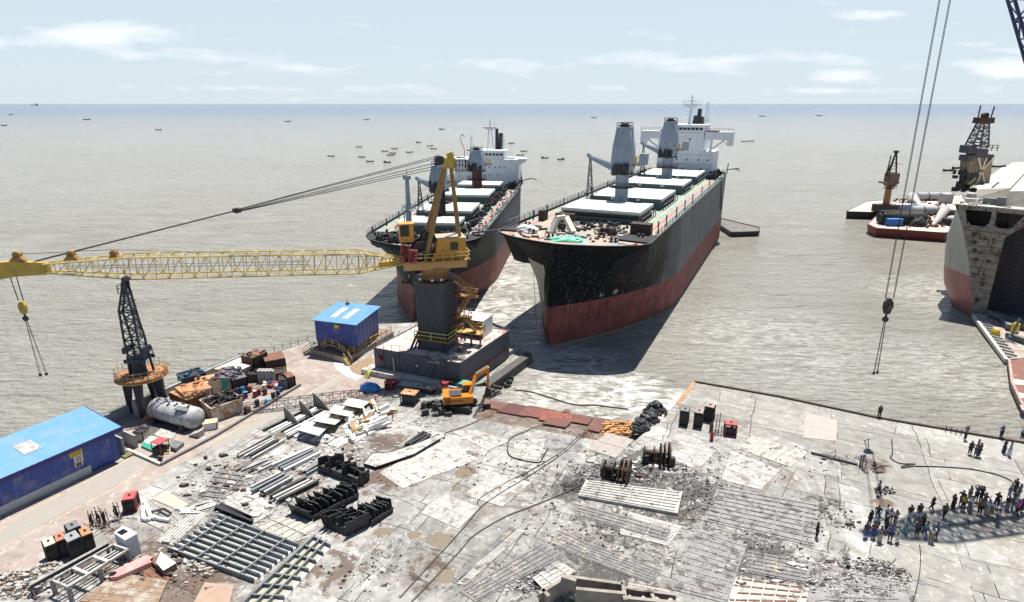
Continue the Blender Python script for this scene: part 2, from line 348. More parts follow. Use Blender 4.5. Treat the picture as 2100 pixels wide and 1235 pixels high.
# seawall line and quay outline
WA = G(233, 844, 1.2); WB = G(491, 730, 1.2)
wdir = (WB[0] - WA[0], WB[1] - WA[1]); wl = hypot(*wdir); wdir = (wdir[0] / wl, wdir[1] / wl)
W0 = (WA[0] - wdir[0] * 70, WA[1] - wdir[1] * 70); W1 = (WB[0], WB[1]); W2 = xy(G(611, 697, .9)); W3 = xy(G(648, 683, .9))
BK = [(-31, 103), (-16, 104.5), (1.5, 93.5)]
PE = xy(G(1092, 727, .6)); PF = xy(G(1003, 792, 0)); SL0 = xy(G(968, 858)); SL1 = xy(G(1290, 915)); Q0 = xy(G(1425, 784)); Q1 = xy(G(1600, 815)); Q2 = xy(G(1800, 858)); Q3 = xy(G(2110, 911))
Q4 = (Q3[0] + 40, Q3[1] - 22)
poly = [(-95, 5), W0, W1, W2, W3] + BK + [xy(G(1044, 722, 0)), xy(G(944, 795, 0)), PF, SL0, SL1, xy(G(1365, 850)), Q0, Q1, Q2, Q3, Q4, (100, 5)]
yard = MB().prism(poly, -7, 0)
struct('ground', yard, g_yard)
# lighter clean quay on the right, pinkish haul road on the left
qa = [Q0, Q1, Q2, Q3, Q4, (100, 20), xy(G(1700, 1240)), xy(G(1800, 1130)), xy(G(1760, 1000)), xy(G(1690, 935)), xy(G(1540, 870)), xy(G(1400, 838))]
struct('quay', MB().prism(qa[::-1], -.05, .004), g_quay)
ra = [xy(G(-300, 1240)), W0, (W1[0] + .3, W1[1] - .3), (W2[0] + .2, W2[1] - .3), xy(G(700, 720)), xy(G(830, 800)), xy(G(760, 815)), xy(G(560, 850)), xy(G(430, 915)), xy(G(340, 970)), xy(G(120, 1130)), xy(G(0, 1210))]
struct('road', MB().prism(ra, -.05, .004), g_road)
# worn green-grey walkway along the sheds with yellow edge lines
def strip(pts, z, th, w=None):
    mb = MB(); mb.prism([xy(p) for p in pts], z, z + th); return mb
struct('walkway', strip([G(0, 1082), G(255, 945), G(318, 925), G(318, 945), G(285, 968), G(0, 1120)], .004, .004), walk_grey)
struct('walkway', strip([G(430, 912), G(560, 843), G(620, 812), G(700, 768), G(708, 776), G(640, 818), G(560, 862), G(440, 925)], .004, .004), walk_grey)
def linebox(mb, a, b, w, z):
    d = (b[0] - a[0], b[1] - a[1]); ln = hypot(*d); ang = atan2(d[1], d[0]); mb.obox(((a[0] + b[0]) / 2, (a[1] + b[1]) / 2), ang, ln, w, z, z + .004)
ln = MB()
for a, b in [((0, 1078), (60, 1048)), ((66, 1045), (130, 1012)), ((138, 1008), (205, 973)), ((212, 969), (262, 943)), ((0, 1124), (35, 1106)), ((48, 1100), (90, 1078)), ((100, 1072), (165, 1038)), ((175, 1033), (250, 994)), ((255, 991), (280, 968)), ((280, 968), (300, 957)), ((420, 918), (520, 862)), ((440, 905), (545, 848)), ((620, 815), (700, 770)), ((560, 795), (640, 762)), ((0, 1085), (12, 1079))]:
    linebox(ln, G(*a), G(*b), .11, .009)
struct('road_marking', ln, road_line)
# sloping slip that runs down into the water
NV = (SL1[1] - SL0[1], -(SL1[0] - SL0[0])); nl = hypot(*NV); NV = (-NV[0] / nl, -NV[1] / nl)
SLK = .21
def gz(x, y):   # ground height, lower on the slip
    ax, ay = SL1[0] - SL0[0], SL1[1] - SL0[1]; k = ((x - SL0[0]) * ax + (y - SL0[1]) * ay) / (ax * ax + ay * ay); d = (x - SL0[0]) * NV[0] + (y - SL0[1]) * NV[1]
    return -SLK * d if d > 0 and -.05 < k < 1.02 else 0.
def slip(t, d):   # t along the top edge, d metres down the slope
    x = SL0[0] + (SL1[0] - SL0[0]) * t + NV[0] * d; y = SL0[1] + (SL1[1] - SL0[1]) * t + NV[1] * d
    return (x, y, -SLK * d)
g_slip = ground_material('slip_ground', (.30, .27, .23), (.20, .16, .13), (.16, .09, .06), .55)
mb = MB(); A = [slip(-.08, -1), slip(1.08, -1), slip(1.08, 14), slip(-.08, 14)]; A[0] = (A[0][0], A[0][1], -.02); A[1] = (A[1][0], A[1][1], -.02)
mb.hexa([(x, y, z - 2) for x, y, z in A], A)
struct('slipway', mb, g_slip)
# long concrete seawall, capped with a thin green rail
def wallseg(mb, a, b, th, z0, z1):
    d = (b[0] - a[0], b[1] - a[1]); l_ = hypot(*d); mb.obox(((a[0] + b[0]) / 2, (a[1] + b[1]) / 2), atan2(d[1], d[0]), l_, th, z0, z1)
t = Thing('sea_wall', 'long pale grey concrete wall at the water edge behind the rusty bins', 'wall', (W1[0], W1[1], 0))
mb = MB(); wallseg(mb, W0, W1, .3, .0, 1.15); wallseg(mb, W0, W1, .42, 1.153, 1.23); t.part('wall', mb, wall_concrete)
mb = MB(); mb.bar((WA[0] - wdir[0] * 10, WA[1] - wdir[1] * 10, 1.5), (W1[0], W1[1], 1.5), .05)
for k in range(13):
    p = lerp((WA[0] - wdir[0] * 10, WA[1] - wdir[1] * 10), W1, k / 12); mb.bar((p[0], p[1], 1.2), (p[0], p[1], 1.5), .05)
t.part('top_rail', mb, green_paint)
rail_grey = M('rail_grey', (.30, .30, .29), None, .6)
rail_yellow = M('rail_yellow', (.55, .42, .12), (.35, .2, .08), .6)
single('railing', MB().rail([(W1[0], W1[1], 0), (W2[0], W2[1], 0)], 1.1, 1.5), rail_grey, 'grey tube railing on the water edge between the bins and the blue shed', 'railing')
single('railing', MB().rail([(W2[0], W2[1], 0), (W3[0], W3[1], 0), (BK[0][0], BK[0][1], 0)], 1.1, 1.5), rail_grey, 'short grey railing at the water edge just left of the small blue shed', 'railing')
mb = MB(); wallseg(mb, G(616, 791), G(440, 897), .35, 0, .32); wallseg(mb, G(440, 897), G(330, 955), .35, 0, .32)
single('kerb', mb, M('kerb_concrete', (.20, .19, .18), (.13, .12, .12), .9), 'dark low concrete kerb closing off the bin and drum area from the road', 'kerb')
mb = MB(); wallseg(mb, G(330, 955), G(262, 925), .3, 0, .3)
single('kerb', mb, concrete, 'short pale kerb beside the end of the long blue shed', 'kerb')
# steel edge beam of the right-hand quay
mb = MB()
for a, b in [(Q0, Q1), (Q1, Q2), (Q2, Q3), (Q3, Q4)]: wallseg(mb, a, b, .3, -.6, .22)
single('edge_beam', mb, dark_rust, 'dark rusty steel beam along the sea edge of the right quay', 'edge beam')
mb = MB(); wallseg(mb, Q0, xy(G(1388, 830)), .5, -.8, .06)
single('edge_beam', mb, orange_rust, 'rust-orange worn plate edging the left side of the right quay', 'edge beam')
# pier ledge right of the grey caisson
mb = MB(); mb.prism([xy(G(1003, 792, -.5)), xy(G(1092, 727, -.5)), xy(G(1082, 720, -.5)), xy(G(992, 782, -.5))], -5, -.5)
t = single('pier_wall', mb, M('pier_side', (.09, .085, .08), (.055, .052, .05), .9, streak=(.15, .13, .11), sa=.4), 'dark stained pier wall running out beside the grey caisson', 'wall')
mb = MB(); mb.prism([xy(G(940, 797, -.7)), xy(G(995, 784, -.7)), xy(G(1085, 722, -.7)), xy(G(1040, 716, -.7)), xy(G(925, 786, -.7))], -5, -.7)
struct('pier', mb, g_quay)
# ledge in front of the caisson
mb = MB(); mb.prism([xy(G(740, 757, .8)), xy(G(765, 746, .8)), xy(G(944, 780, .8)), xy(G(952, 793, .8)), xy(G(934, 795, .8))], -.2, .8)
single('ledge', mb, concrete, 'low weathered concrete ledge under the front of the grey caisson', 'ledge')
mb = MB(); mb.prism([xy(G(p[0], p[1])) for p in [(722, 750), (762, 728), (768, 752), (742, 770), (726, 765), (716, 757)]], -.2, .012)
struct('mud', mb, mud)
mb = MB(); mb.prism([xy(G(p[0], p[1])) for p in [(684, 742), (712, 747), (722, 765), (742, 772), (728, 778), (705, 768), (690, 757)]], -.2, .010)
struct('salt_patch', mb, M('salt', (.78, .77, .74), (.6, .58, .55), .9))
# puddles and stains
def blob(cx, cy, rx, ry, n=16, z=0.012):
    c = G(cx, cy); a = G(cx + rx, cy); b = G(cx, cy - ry); p = []
    for i in range(n):
        k = 1 + random.uniform(-.22, .22); t_ = 2 * pi * i / n
        p.append((c[0] + (a[0] - c[0]) * cos(t_) * k, c[1] + (b[1] - c[1]) * sin(t_) * k))
    return p
for (x, y, rx, ry) in [(900, 1107, 28, 16), (848, 1097, 16, 7), (950, 972, 18, 9), (785, 1090, 22, 8), (938, 1003, 8, 5), (915, 1180, 22, 14)]:
    o = struct('puddle', MB().prism(blob(x, y, rx, ry), -.1, .012), puddle_mat)
brown_stain = M('brown_stain', (.20, .13, .08), (.27, .19, .12), .8, sc=.8)

# ================================================================== SHIPS
def hull_material(name, zred, black, grey, red, s_grey, wl_dark=True, patch=False):
    m, n, l, bs = nodes_of(name)
    ob = n.new('ShaderNodeTexCoord').outputs['Object']
    sp = n.new('ShaderNodeSeparateXYZ'); l.new(ob, sp.inputs[0]); X, Y_, Z = sp.outputs
    wob = noise(n, l, ob, .9, 4)
    edge = mth(n, l, 'ADD', Z, mth(n, l, 'MULTIPLY', mth(n, l, 'SUBTRACT', wob, .5), .18))
    top = mth(n, l, 'GREATER_THAN', edge, zred)
    # weathered: black at the bow, worn grey along the side; vertical run marks
    st = noise(n, l, mapping(n, l, ob, (.9, .9, .07)), 1.1, 7, .75)
    big = noise(n, l, ob, .11, 5, .65)
    f = mapr(n, l, mth(n, l, 'ADD', Y_, mth(n, l, 'MULTIPLY', big, 26.)), s_grey, s_grey + 14)
    worn = mixc(n, l, mapr(n, l, st, .42, .62), grey, tuple(x * .5 for x in grey))
    blk = mixc(n, l, mapr(n, l, st, .52, .70, 0, .8), black, tuple(x * 2.5 + .01 for x in black))
    tc_ = mixc(n, l, f, blk, worn)
    pl = n.new('ShaderNodeTexBrick'); l.new(mapping(n, l, ob, (.1, .1, .1), (pi / 2, 0, pi / 2)), pl.inputs['Vector'])
    pl.inputs['Scale'].default_value = 1.0; pl.inputs['Mortar Size'].default_value = .004; pl.inputs['Brick Width'].default_value = .9; pl.inputs['Row Height'].default_value = .24
    pl.inputs['Color1'].default_value = (1, 1, 1, 1); pl.inputs['Color2'].default_value = (.9, .9, .9, 1); pl.inputs['Mortar'].default_value = (.72, .72, .72, 1)
    rs = mapr(n, l, noise(n, l, mapping(n, l, ob, (.7, .7, .09)), 1., 8, .75, .3), .56, .68)
    r2 = mixc(n, l, mapr(n, l, noise(n, l, ob, .35, 7, .7), .40, .60), red, tuple(x * .62 for x in red))
    r2 = mixc(n, l, mth(n, l, 'MULTIPLY', rs, .75), r2, (.12, .06, .04)); r2 = mixc(n, l, mapr(n, l, st, .56, .66, 0, .4), r2, (.36, .19, .18))
    scrape = mapr(n, l, noise(n, l, mapping(n, l, ob, (.2, .12, .5)), 1., 9, .78), .60, .66, 0, .75)
    r2 = mixc(n, l, scrape, r2, (.05, .045, .05))
    low = mapr(n, l, mth(n, l, 'ADD', Z, mth(n, l, 'MULTIPLY', wob, .8)), 1.9, .9, 0, .65)
    r2 = mixc(n, l, low, r2, (.14, .075, .045))
    wline = mapr(n, l, mth(n, l, 'ADD', Z, mth(n, l, 'MULTIPLY', wob, .35)), .42, .34, 0, .8); r2 = mixc(n, l, wline, r2, (.32, .29, .26))
    col = mixc(n, l, top, r2, tc_)
    mu = n.new('ShaderNodeMix'); mu.data_type = 'RGBA'; mu.blend_type = 'MULTIPLY'; mu.inputs[0].default_value = 1; l.new(col, mu.inputs[6]); l.new(pl.outputs[0], mu.inputs[7]); col = mu.outputs[2]
    v1 = noise(n, l, mapping(n, l, ob, (2.2, 2.2, .05)), 1.2, 4, .8); col = mixc(n, l, mapr(n, l, v1, .58, .64, 0, .30), col, (.33, .32, .30)); col = mixc(n, l, mapr(n, l, v1, .40, .34, 0, .5), col, (.03, .028, .028))
    rr = mapr(n, l, noise(n, l, mapping(n, l, ob, (.5, .5, .12)), 1, 8, .8), .62, .70, 0, .75)
    col = mixc(n, l, mth(n, l, 'MULTIPLY', rr, .45), col, (.10, .055, .04))
    l.new(col, bs.inputs['Base Color']); bs.inputs['Roughness'].default_value = .55; bs.inputs['Specular IOR Level'].default_value = .12
    bumpn(n, l, bs, mth(n, l, 'ADD', noise(n, l, ob, .55, 4), mth(n, l, 'MULTIPLY', pl.outputs['Fac'], .2)), .10, .9)
    return m
def deck_material(name, line_x):
    m, n, l, bs = nodes_of(name)
    ob = n.new('ShaderNodeTexCoord').outputs['Object']
    sp = n.new('ShaderNodeSeparateXYZ'); l.new(ob, sp.inputs[0]); X, Y_, Z = sp.outputs
    a = noise(n, l, ob, .45, 8, .7)
    col = mixc(n, l, mapr(n, l, a, .40, .60), (.17, .26, .22), (.27, .28, .25))
    r = mapr(n, l, mth(n, l, 'SUBTRACT', noise(n, l, ob, .28, 9, .75, .5), mapr(n, l, Y_, -48, -20, 0, .16)), .42, .56)
    col = mixc(n, l, r, col, (.40, .26, .20))
    ax = mth(n, l, 'ABSOLUTE', X)
    d = mth(n, l, 'ABSOLUTE', mth(n, l, 'SUBTRACT', ax, line_x))
    lm = mth(n, l, 'MULTIPLY', mth(n, l, 'LESS_THAN', d, .38), mapr(n, l, noise(n, l, ob, 1.5, 5), .35, .5, .25, .9))
    col = mixc(n, l, lm, col, (.40, .12, .11))
    d2 = mth(n, l, 'ABSOLUTE', mth(n, l, 'SUBTRACT', ax, line_x - 1.9)); lm2 = mth(n, l, 'MULTIPLY', mth(n, l, 'LESS_THAN', d2, .09), .7); col = mixc(n, l, lm2, col, (.55, .47, .15))
    dk = mapr(n, l, noise(n, l, ob, .9, 9, .8), .62, .68, 0, .8); col = mixc(n, l, dk, col, (.09, .075, .065))
    l.new(col, bs.inputs['Base Color']); bs.inputs['Roughness'].default_value = .8
    return m
hatch_top = M('hatch_top', (.62, .615, .60), (.52, .515, .50), .6, sc=.4, rust=(.45, .33, .24), ra=.33, rsc=.35)
hatch_side = M('hatch_side', (.10, .14, .15), (.06, .09, .10), .6, rust=(.12, .08, .06), ra=.4)
ship_white = M('ship_white', (.66, .70, .74), (.58, .62, .66), .5, sc=.6, streak=(.45, .38, .30), sa=.36)
crane_blue = M('crane_grey_blue', (.27, .33, .40), (.20, .25, .31), .5, sc=.8, streak=(.14, .13, .13), sa=.38, rust=(.06, .05, .045), ra=.33, rsc=.6)
maroon = M('maroon', (.12, .025, .03), (.08, .02, .022), .6)

class Ship:
    """local frame: x to starboard-of-view (right), y towards the stern, z up from the water"""
    def __init__(s, name, label, az, perp, ZD, B, tip, stem, s_end, s0=150):
        s.az, s.perp, s.ZD, s.B, s.s0 = R(az), perp, ZD - WZ, B, s0; s.tip, s.stem, s.end = tip, stem, s_end
        dx, dy = sin(s.az), cos(s.az); s.dx, s.dy = dx, dy
        loc = (s0 * dx + perp * dy, s0 * dy - perp * dx, WZ)
        s.t = Thing(name, label, 'ship', loc, 'old cargo ships beached bow first', rz=-s.az, frame='local')
    def W(s, p, q, z): # world of local (p, station q, z above water)
        y = q - s.s0; return (s.t.o.location.x + p * s.dy + y * s.dx, s.t.o.location.y - p * s.dx + y * s.dy, WZ + z)
    def V(s, p, q, z): return (p, q - s.s0, z)
    def hb(s, z, q):
        t = max(0, min(1, z / s.ZD)); w = t ** 2.3; Lw, Ld = s.Lw, s.Ld
        L_ = Lw + (Ld - Lw) * w; nn = 1.75 + s.lean * .12 + 1.0 * t ** 3
        st = s.stem + (s.tip - s.stem) * t ** 3.0 + s.kink * sin(pi * t) ** 2
        v = (q - st) / L_
        f = 0 if v <= 0 else (1 if v >= 1 else 1 - (1 - v) ** nn)
        if t > .9: f = 0 if v <= 0 else (1 if v >= 1 else (1 - (1 - v) ** 2.2) ** .75) * 1.0 if v < 1 else 1
        # stern fine below
        e = (s.end - q) / 16
        if e < 1: f *= (1 - (1 - max(e, 0)) ** 2 * (1 - .55 * t)) 
        return s.B * f, st
    def sh(s, q, z): t = max(0, min(1, z / s.ZD)); return -s.lean * ((1 - t) + 3.35 * t * (1 - t)) * min(1, max(0, (119 - q) / 27))
    lean = 0
    def hull(s, mat, Lw=42, Ld=10, kink=2.0):
        s.Lw, s.Ld, s.kink = Lw, Ld, kink
        zs = [-1.6, -.4, 0, .35, 1, 2, 3.2, 4.4, 5.6, 6.8, 8, 9.2, 10.4, 11.6, 12.8, 13.8, 14.6, 15.4, 16.2, 17, 17.8, 18.4]
        zs = [z for z in zs if z < s.ZD - .35] + [s.ZD]
        us = [0, .012, .03, .055, .09, .13, .18, .24, .31, .39, .48, .58, .69, .8, .9, 1.0]
        mb = MB(); rows = []
        for z in zs:
            row = []
            _, st = s.hb(z, 100)
            t = max(0, z / s.ZD); Lz = (s.Lw + (s.Ld - s.Lw) * t ** 2.3)
            qs = [st + u * Lz for u in us]
            q1 = qs[-1]; e0 = s.end - 16
            for k in range(1, 9): qs.append(q1 + (e0 - q1) * k / 8)
            for k in range(1, 6): qs.append(e0 + 16 * k / 5)
            row = [(s.hb(z, q)[0], q, z) for q in qs]; rows.append(row)
        n_ = len(rows[0])
        for side in (-1, 1):
            base = len(mb.v)
            for r in rows: mb.v += [s.V(side * p + s.sh(q, z), q, z) for p, q, z in r]
            for i in range(len(rows) - 1):
                for j in range(n_ - 1):
                    a = base + i * n_ + j; q = (a, a + 1, a + n_ + 1, a + n_); mb.f.append(q if side > 0 else q[::-1])
        # transom
        lo, hi = rows[0], rows[-1]
        for i in range(len(rows) - 1):
            a, b = rows[i][-1], rows[i + 1][-1]
            mb.add([s.V(-a[0], a[1], a[2]), s.V(a[0], a[1], a[2]), s.V(b[0], b[1], b[2]), s.V(-b[0], b[1], b[2])], [(0, 1, 2, 3)])
        s.top = rows[-1]; s.hullo = s.t.part('hull', mb, mat, smooth=True); return s
    def deck(s, mat, dz=.35):
        mb = MB(); z = s.ZD - dz; top = [(p, q) for p, q, _ in s.top]
        n_ = len(top)
        for side in (-1, 1): mb.v += [s.V(side * max(p - .05, 0), q, z) for p, q in top]
        for j in range(n_ - 1): mb.f.append((j, n_ + j, n_ + j + 1, j + 1))
        s.t.part('deck', mb, mat); s.zd = z
        mb = MB()  # gunwale bar along the edge
        for side in (-1, 1):
            pts = [s.V(side * p, q, s.ZD + .02) for p, q in top]
            for a, b in zip(pts, pts[1:]):
                if (mathutils.Vector(a) - mathutils.Vector(b)).length > .05: mb.bar(a, b, .28, .12)
        s.t.part('gunwale', mb, black_steel)
    def railing(s, q0, q1, side, mat, step=2.4):
        mb = MB(); pts = []
        for k in range(int((q1 - q0) / step) + 1):
            q = q0 + k * step; pts.append(s.V(side * (s.hb(s.ZD, q)[0] - .15), q, s.ZD))
        mb.rail(pts, 1.1, 9, .045, (1., .66, .33)); s.t.part('railing', mb, mat)
    def hatch(s, p0, p1, q0, q1, ztop, lift=0, zc=None, notch=True):
        zc = zc or s.zd
        co = MB(); co.box(p0 + .5, p1 - .5, q0 + .5 - s.s0, q1 - .5 - s.s0, s.zd - .05, ztop - .75 - lift)
        nn = int((p1 - p0) / 1.3)
        for k in range(nn + 1):
            x = p0 + .5 + (p1 - p0 - 1) * k / nn; co.box(x - .07, x + .07, q0 + .1 - s.s0, q0 + .5 - s.s0, s.zd, ztop - .85 - lift)
        nn = int((q1 - q0) / 1.6)
        for k in range(nn + 1):
            y = q0 + .5 + (q1 - q0 - 1) * k / nn - s.s0
            co.box(p1 - .5, p1 - .05, y - .07, y + .07, s.zd, ztop - .85 - lift); co.box(p0 + .05, p0 + .5, y - .07, y + .07, s.zd, ztop - .85 - lift)
        co.box(p0 - .1, p1 + .1, q0 - .0 - s.s0, q0 + .15 - s.s0, ztop - .9 - lift, ztop - .72 - lift)
        h = s.t.part('hatch_coaming', co, hatch_side)
        cv = MB(); z0 = ztop - .65
        cv.box(p0, p1, q0 - s.s0, q1 - s.s0, z0, ztop)
        if lift:
            mb = MB(); mb.box(p0 + .3, p1 - .3, q0 + .4 - s.s0, q1 - .4 - s.s0, ztop - .75 - lift + .01, z0 - .01); s.t.part('hatch_gap', mb, burnt_steel, h)
        s.t.part('hatch_cover', cv, hatch_top, h)
        sd = MB()   # fascia below the lid: dark recesses between end blocks
        xs = [p0, p0 + (p1 - p0) * .30, p0 + (p1 - p0) * .34, p0 + (p1 - p0) * .66, p0 + (p1 - p0) * .70, p1]
        if notch:
            for a, b in ((0, 1), (2, 3), (4, 5)): sd.box(xs[a] + .06, xs[b] - .06, q0 - .04 - s.s0, q0 - s.s0 - .003, z0 - .02, ztop - .14)
        else: sd.box(p0 + .05, p1 - .05, q0 - .05 - s.s0, q0 - s.s0 - .003, z0 + .05, z0 + .16)
        s.t.part('cover_skirt', sd, hatch_side, h)
        # rolling rails and stanchions along both sides
        mb = MB()
        for x in (p0 - .5, p1 + .5):
            mb.box(x - .1, x + .1, q0 - s.s0, q1 - s.s0, ztop - 1.25, ztop - 1.1)
            for k in range(7):
                y = q0 + (q1 - q0) * k / 6 - s.s0; mb.bar((x, y, s.zd), (x, y, ztop - 1.1), .14)
        s.t.part('hatch_rail', mb, black_steel, h)
        return h
    def crane(s, p, q, hp, hh, r, mat_ped, jib=True, dark=False, ang=200):
        """deck crane: pedestal, ring platform, tapering house, sheave head, cab, folded jib stub"""
        y = q - s.s0; z0 = s.zd; mb = MB()
        mb.lathe((p, y, z0), [(r * 1.12, 0), (r, .5), (r, hp - .6), (r * 1.12, hp)], 18)
        ped = s.t.part('deck_crane', mb, mat_ped, smooth=False)
        mb = MB(); mb.lathe((p, y, z0 + hp * .62), [(r + 1.3, 0), (r + 1.3, .1)], 18)
        for k in range(12):
            a = 2 * pi * k / 12; mb.bar((p + (r + 1.25) * cos(a), y + (r + 1.25) * sin(a), z0 + hp * .62), (p + (r + 1.25) * cos(a), y + (r + 1.25) * sin(a), z0 + hp * .62 + 1), .07)
        for h_ in (.5, 1.):
            for k in range(12):
                a = 2 * pi * k / 12; b = 2 * pi * (k + 1) / 12; mb.bar((p + (r + 1.25) * cos(a), y + (r + 1.25) * sin(a), z0 + hp * .62 + h_), (p + (r + 1.25) * cos(b), y + (r + 1.25) * sin(b), z0 + hp * .62 + h_), .06)
        s.t.part('ring_platform', mb, dark_rust, ped)
        zb = z0 + hp; w0 = r * 1.35; w1 = r * .95; hs = hh
        mb = MB()
        def sec(f, z): return [(p - f * w0, y - f * w0 * 1.1, z), (p + f * w0, y - f * w0 * 1.1, z), (p + f * w0, y + f * w0 * 1.1, z), (p - f * w0, y + f * w0 * 1.1, z)]
        mb.hexa(sec(.95, zb), sec(1.12, zb + hs * .10)); mb.hexa(sec(1.12, zb + hs * .10), sec(1.02, zb + hs * .55)); mb.hexa(sec(1.02, zb + hs * .55), sec(.72, zb + hs))
        s.t.part('crane_house', mb, crane_blue, ped)
        mb = MB(); mb.lathe((p - r * .5, y - .2, zb + hs + .45), [(.5, 0), (.5, r)], 12, ax=(1, 0, 0)); mb.box(p - r * .7, p + r * .7, y - .5, y + .5, zb + hs, zb + hs + .35)
        mb.rail([(p - r, y - r, zb + hs - .4), (p + r, y - r, zb + hs - .4), (p + r, y + r, zb + hs - .4), (p - r, y + r, zb + hs - .4), (p - r, y - r, zb + hs - .4)], 1.3, 1.5, .04)
        s.t.part('sheave_head', mb, burnt_steel, ped)
        mb = MB(); rr = random.Random(int(q))
        for k in range(16): # winch machinery and burnt plate at the foot of the house
            a = rr.uniform(-1, 1); mb.obox((p + a * w0, y - w0 * 1.25 + rr.uniform(-.25, .2)), rr.uniform(0, 3), rr.uniform(.3, .9), rr.uniform(.2, .6), zb + rr.uniform(-.5, .8), zb + rr.uniform(1., 2.2))
        mb.lathe((p, y, zb - .25), [(w0 * 1.35, 0), (w0 * 1.4, .2)], 16)
        s.t.part('winch_deck', mb, burnt_steel, ped)
        mb = MB(); mb.bar((p + w0, y, zb + 1.6), (p + w0 + 2.4, y - .4, zb + 1.9), .3, .6); mb.box(p + w0 + 1.7, p + w0 + 3.2, y - 1.1, y + .5, zb + 1.8, zb + 4.0) if not dark else None
        mb.bar((p + w0 + .5, y - .8, zb - .3), (p + w0 + .5, y - .8, zb + 2.6), .08); mb.bar((p + w0 * 1.1, y - .9, zb), (p + w0 * .95, y - .9, zb + hs), .09); mb.bar((p + w0 * 1.1, y - .5, zb), (p + w0 * .95, y - .5, zb + hs), .09)
        for k in range(12): mb.bar((p + w0 * 1.03, y - .9, zb + hs * k / 12), (p + w0 * 1.03, y - .5, zb + hs * k / 12), .06)
        s.t.part('control_cab', mb, crane_blue, ped)
        mb = MB(); mb.lattice((p + w0 + 1.3, y - .6, zb + 1.6), (p + w0 + 1.3, y - .6, zb + 3.4), .8, .8, 3, .06, .04); s.t.part('cab_frame', mb, yellow_paint, ped)
        if jib:
            mb = MB(); a = (p - w0, y, zb + .8); b = (p - w0 - jib, y + 1, zb + 2.9 if jib > 4 else zb + 2)
            for o_ in (-.6, .6): mb.hexa([(a[0], a[1] + o_ - .15, a[2] - .6), (a[0], a[1] + o_ + .15, a[2] - .6), (a[0], a[1] + o_ + .15, a[2] + .8), (a[0], a[1] + o_ - .15, a[2] + .8)], [(b[0], b[1] + o_ - .15, b[2] - .25), (b[0], b[1] + o_ + .15, b[2] - .25), (b[0], b[1] + o_ + .15, b[2] + .25), (b[0], b[1] + o_ - .15, b[2] + .25)])
            for k in range(6):
                c_ = lerp(a, b, k / 5); mb.bar((c_[0], c_[1] - .7, c_[2]), (c_[0], c_[1] + .7, c_[2]), .14)
            mb.lathe((b[0], b[1] - .5, b[2] + .3), [(.4, 0), (.4, 1)], 8, ax=(0, 1, 0))
            s.t.part('jib', mb, crane_blue, ped)
            mb = MB(); mb.lattice((b[0] + .5, b[1], z0), (b[0] + .3, b[1], b[2] - .4), 1.5, .25, 7, .07, .05); mb.bar((b[0] - 1.2, b[1], z0 + 3.4), (b[0] + .5, b[1], z0 + 2.4), .14); mb.bar((b[0] + 2.2, b[1], z0 + 3.4), (b[0] + .5, b[1], z0 + 2.4), .14)
            s.t.part('jib_rest', mb, black_steel, ped)
        return ped
    def clutter(s, boxes, n, mat, seed, zt=1.):
        rr = random.Random(seed); mb = MB(); p0, p1, q0, q1 = boxes
        for k in range(n):
            p, q = rr.uniform(p0, p1), rr.uniform(q0, q1); a = rr.uniform(0, pi); h_ = rr.uniform(.15, zt)
            if k % 3: mb.obox((p, q - s.s0), a, rr.uniform(.2, 1.4), rr.uniform(.1, .6), s.zd, s.zd + h_)
            else: mb.tube((p, q - s.s0, s.zd + .2), (p + rr.uniform(-1.5, 1.5), q - s.s0 + rr.uniform(-1.2, 1.2), s.zd + rr.uniform(.1, h_)), rr.uniform(.05, .22), n=6)
        o = s.t.part('deck_scrap', mb, mat); o['kind'] = 'stuff'; return o
    def bollards(s, pts, mat):
        for p, q in pts:
            mb = MB()
            for o_ in (-.35, .35): mb.lathe((p + o_, q - s.s0, s.zd), [(.2, 0), (.2, .7), (.27, .75), (.27, .85)], 10)
            mb.box(p - .8, p + .8, q - s.s0 - .3, q - s.s0 + .3, s.zd, s.zd + .08); s.t.part('bollard', mb, mat)
    def winch(s, p, q, mat):
        y = q - s.s0; mb = MB(); mb.lathe((p - 1.1, y, s.zd + .9), [(.75, 0), (.75, .08), (.42, .1), (.42, 1.0), (.75, 1.02), (.75, 1.1)], 14, ax=(1, 0, 0)); mb.lathe((p + .2, y, s.zd + .9), [(.3, 0), (.3, 1), (.5, 1.1)], 10, ax=(1, 0, 0))
        mb.box(p - 1.3, p - 1.1, y - .5, y + .5, s.zd, s.zd + 1.1); mb.box(p + .1, p + .35, y - .5, y + .5, s.zd, s.zd + 1.3); mb.box(p + .4, p + 1.2, y - .45, y + .45, s.zd, s.zd + .8)
        s.t.part('mooring_winch', mb, mat)
    def windows(s, name, lst, q, w_, h_, mat, par, dep=.06):
        for p, z in lst:
            mb = MB(); mb.box(p - w_ / 2, p + w_ / 2, q - s.s0 - dep, q - s.s0 + .02, z - h_ / 2, z + h_ / 2); s.t.part(name, mb, mat, par)

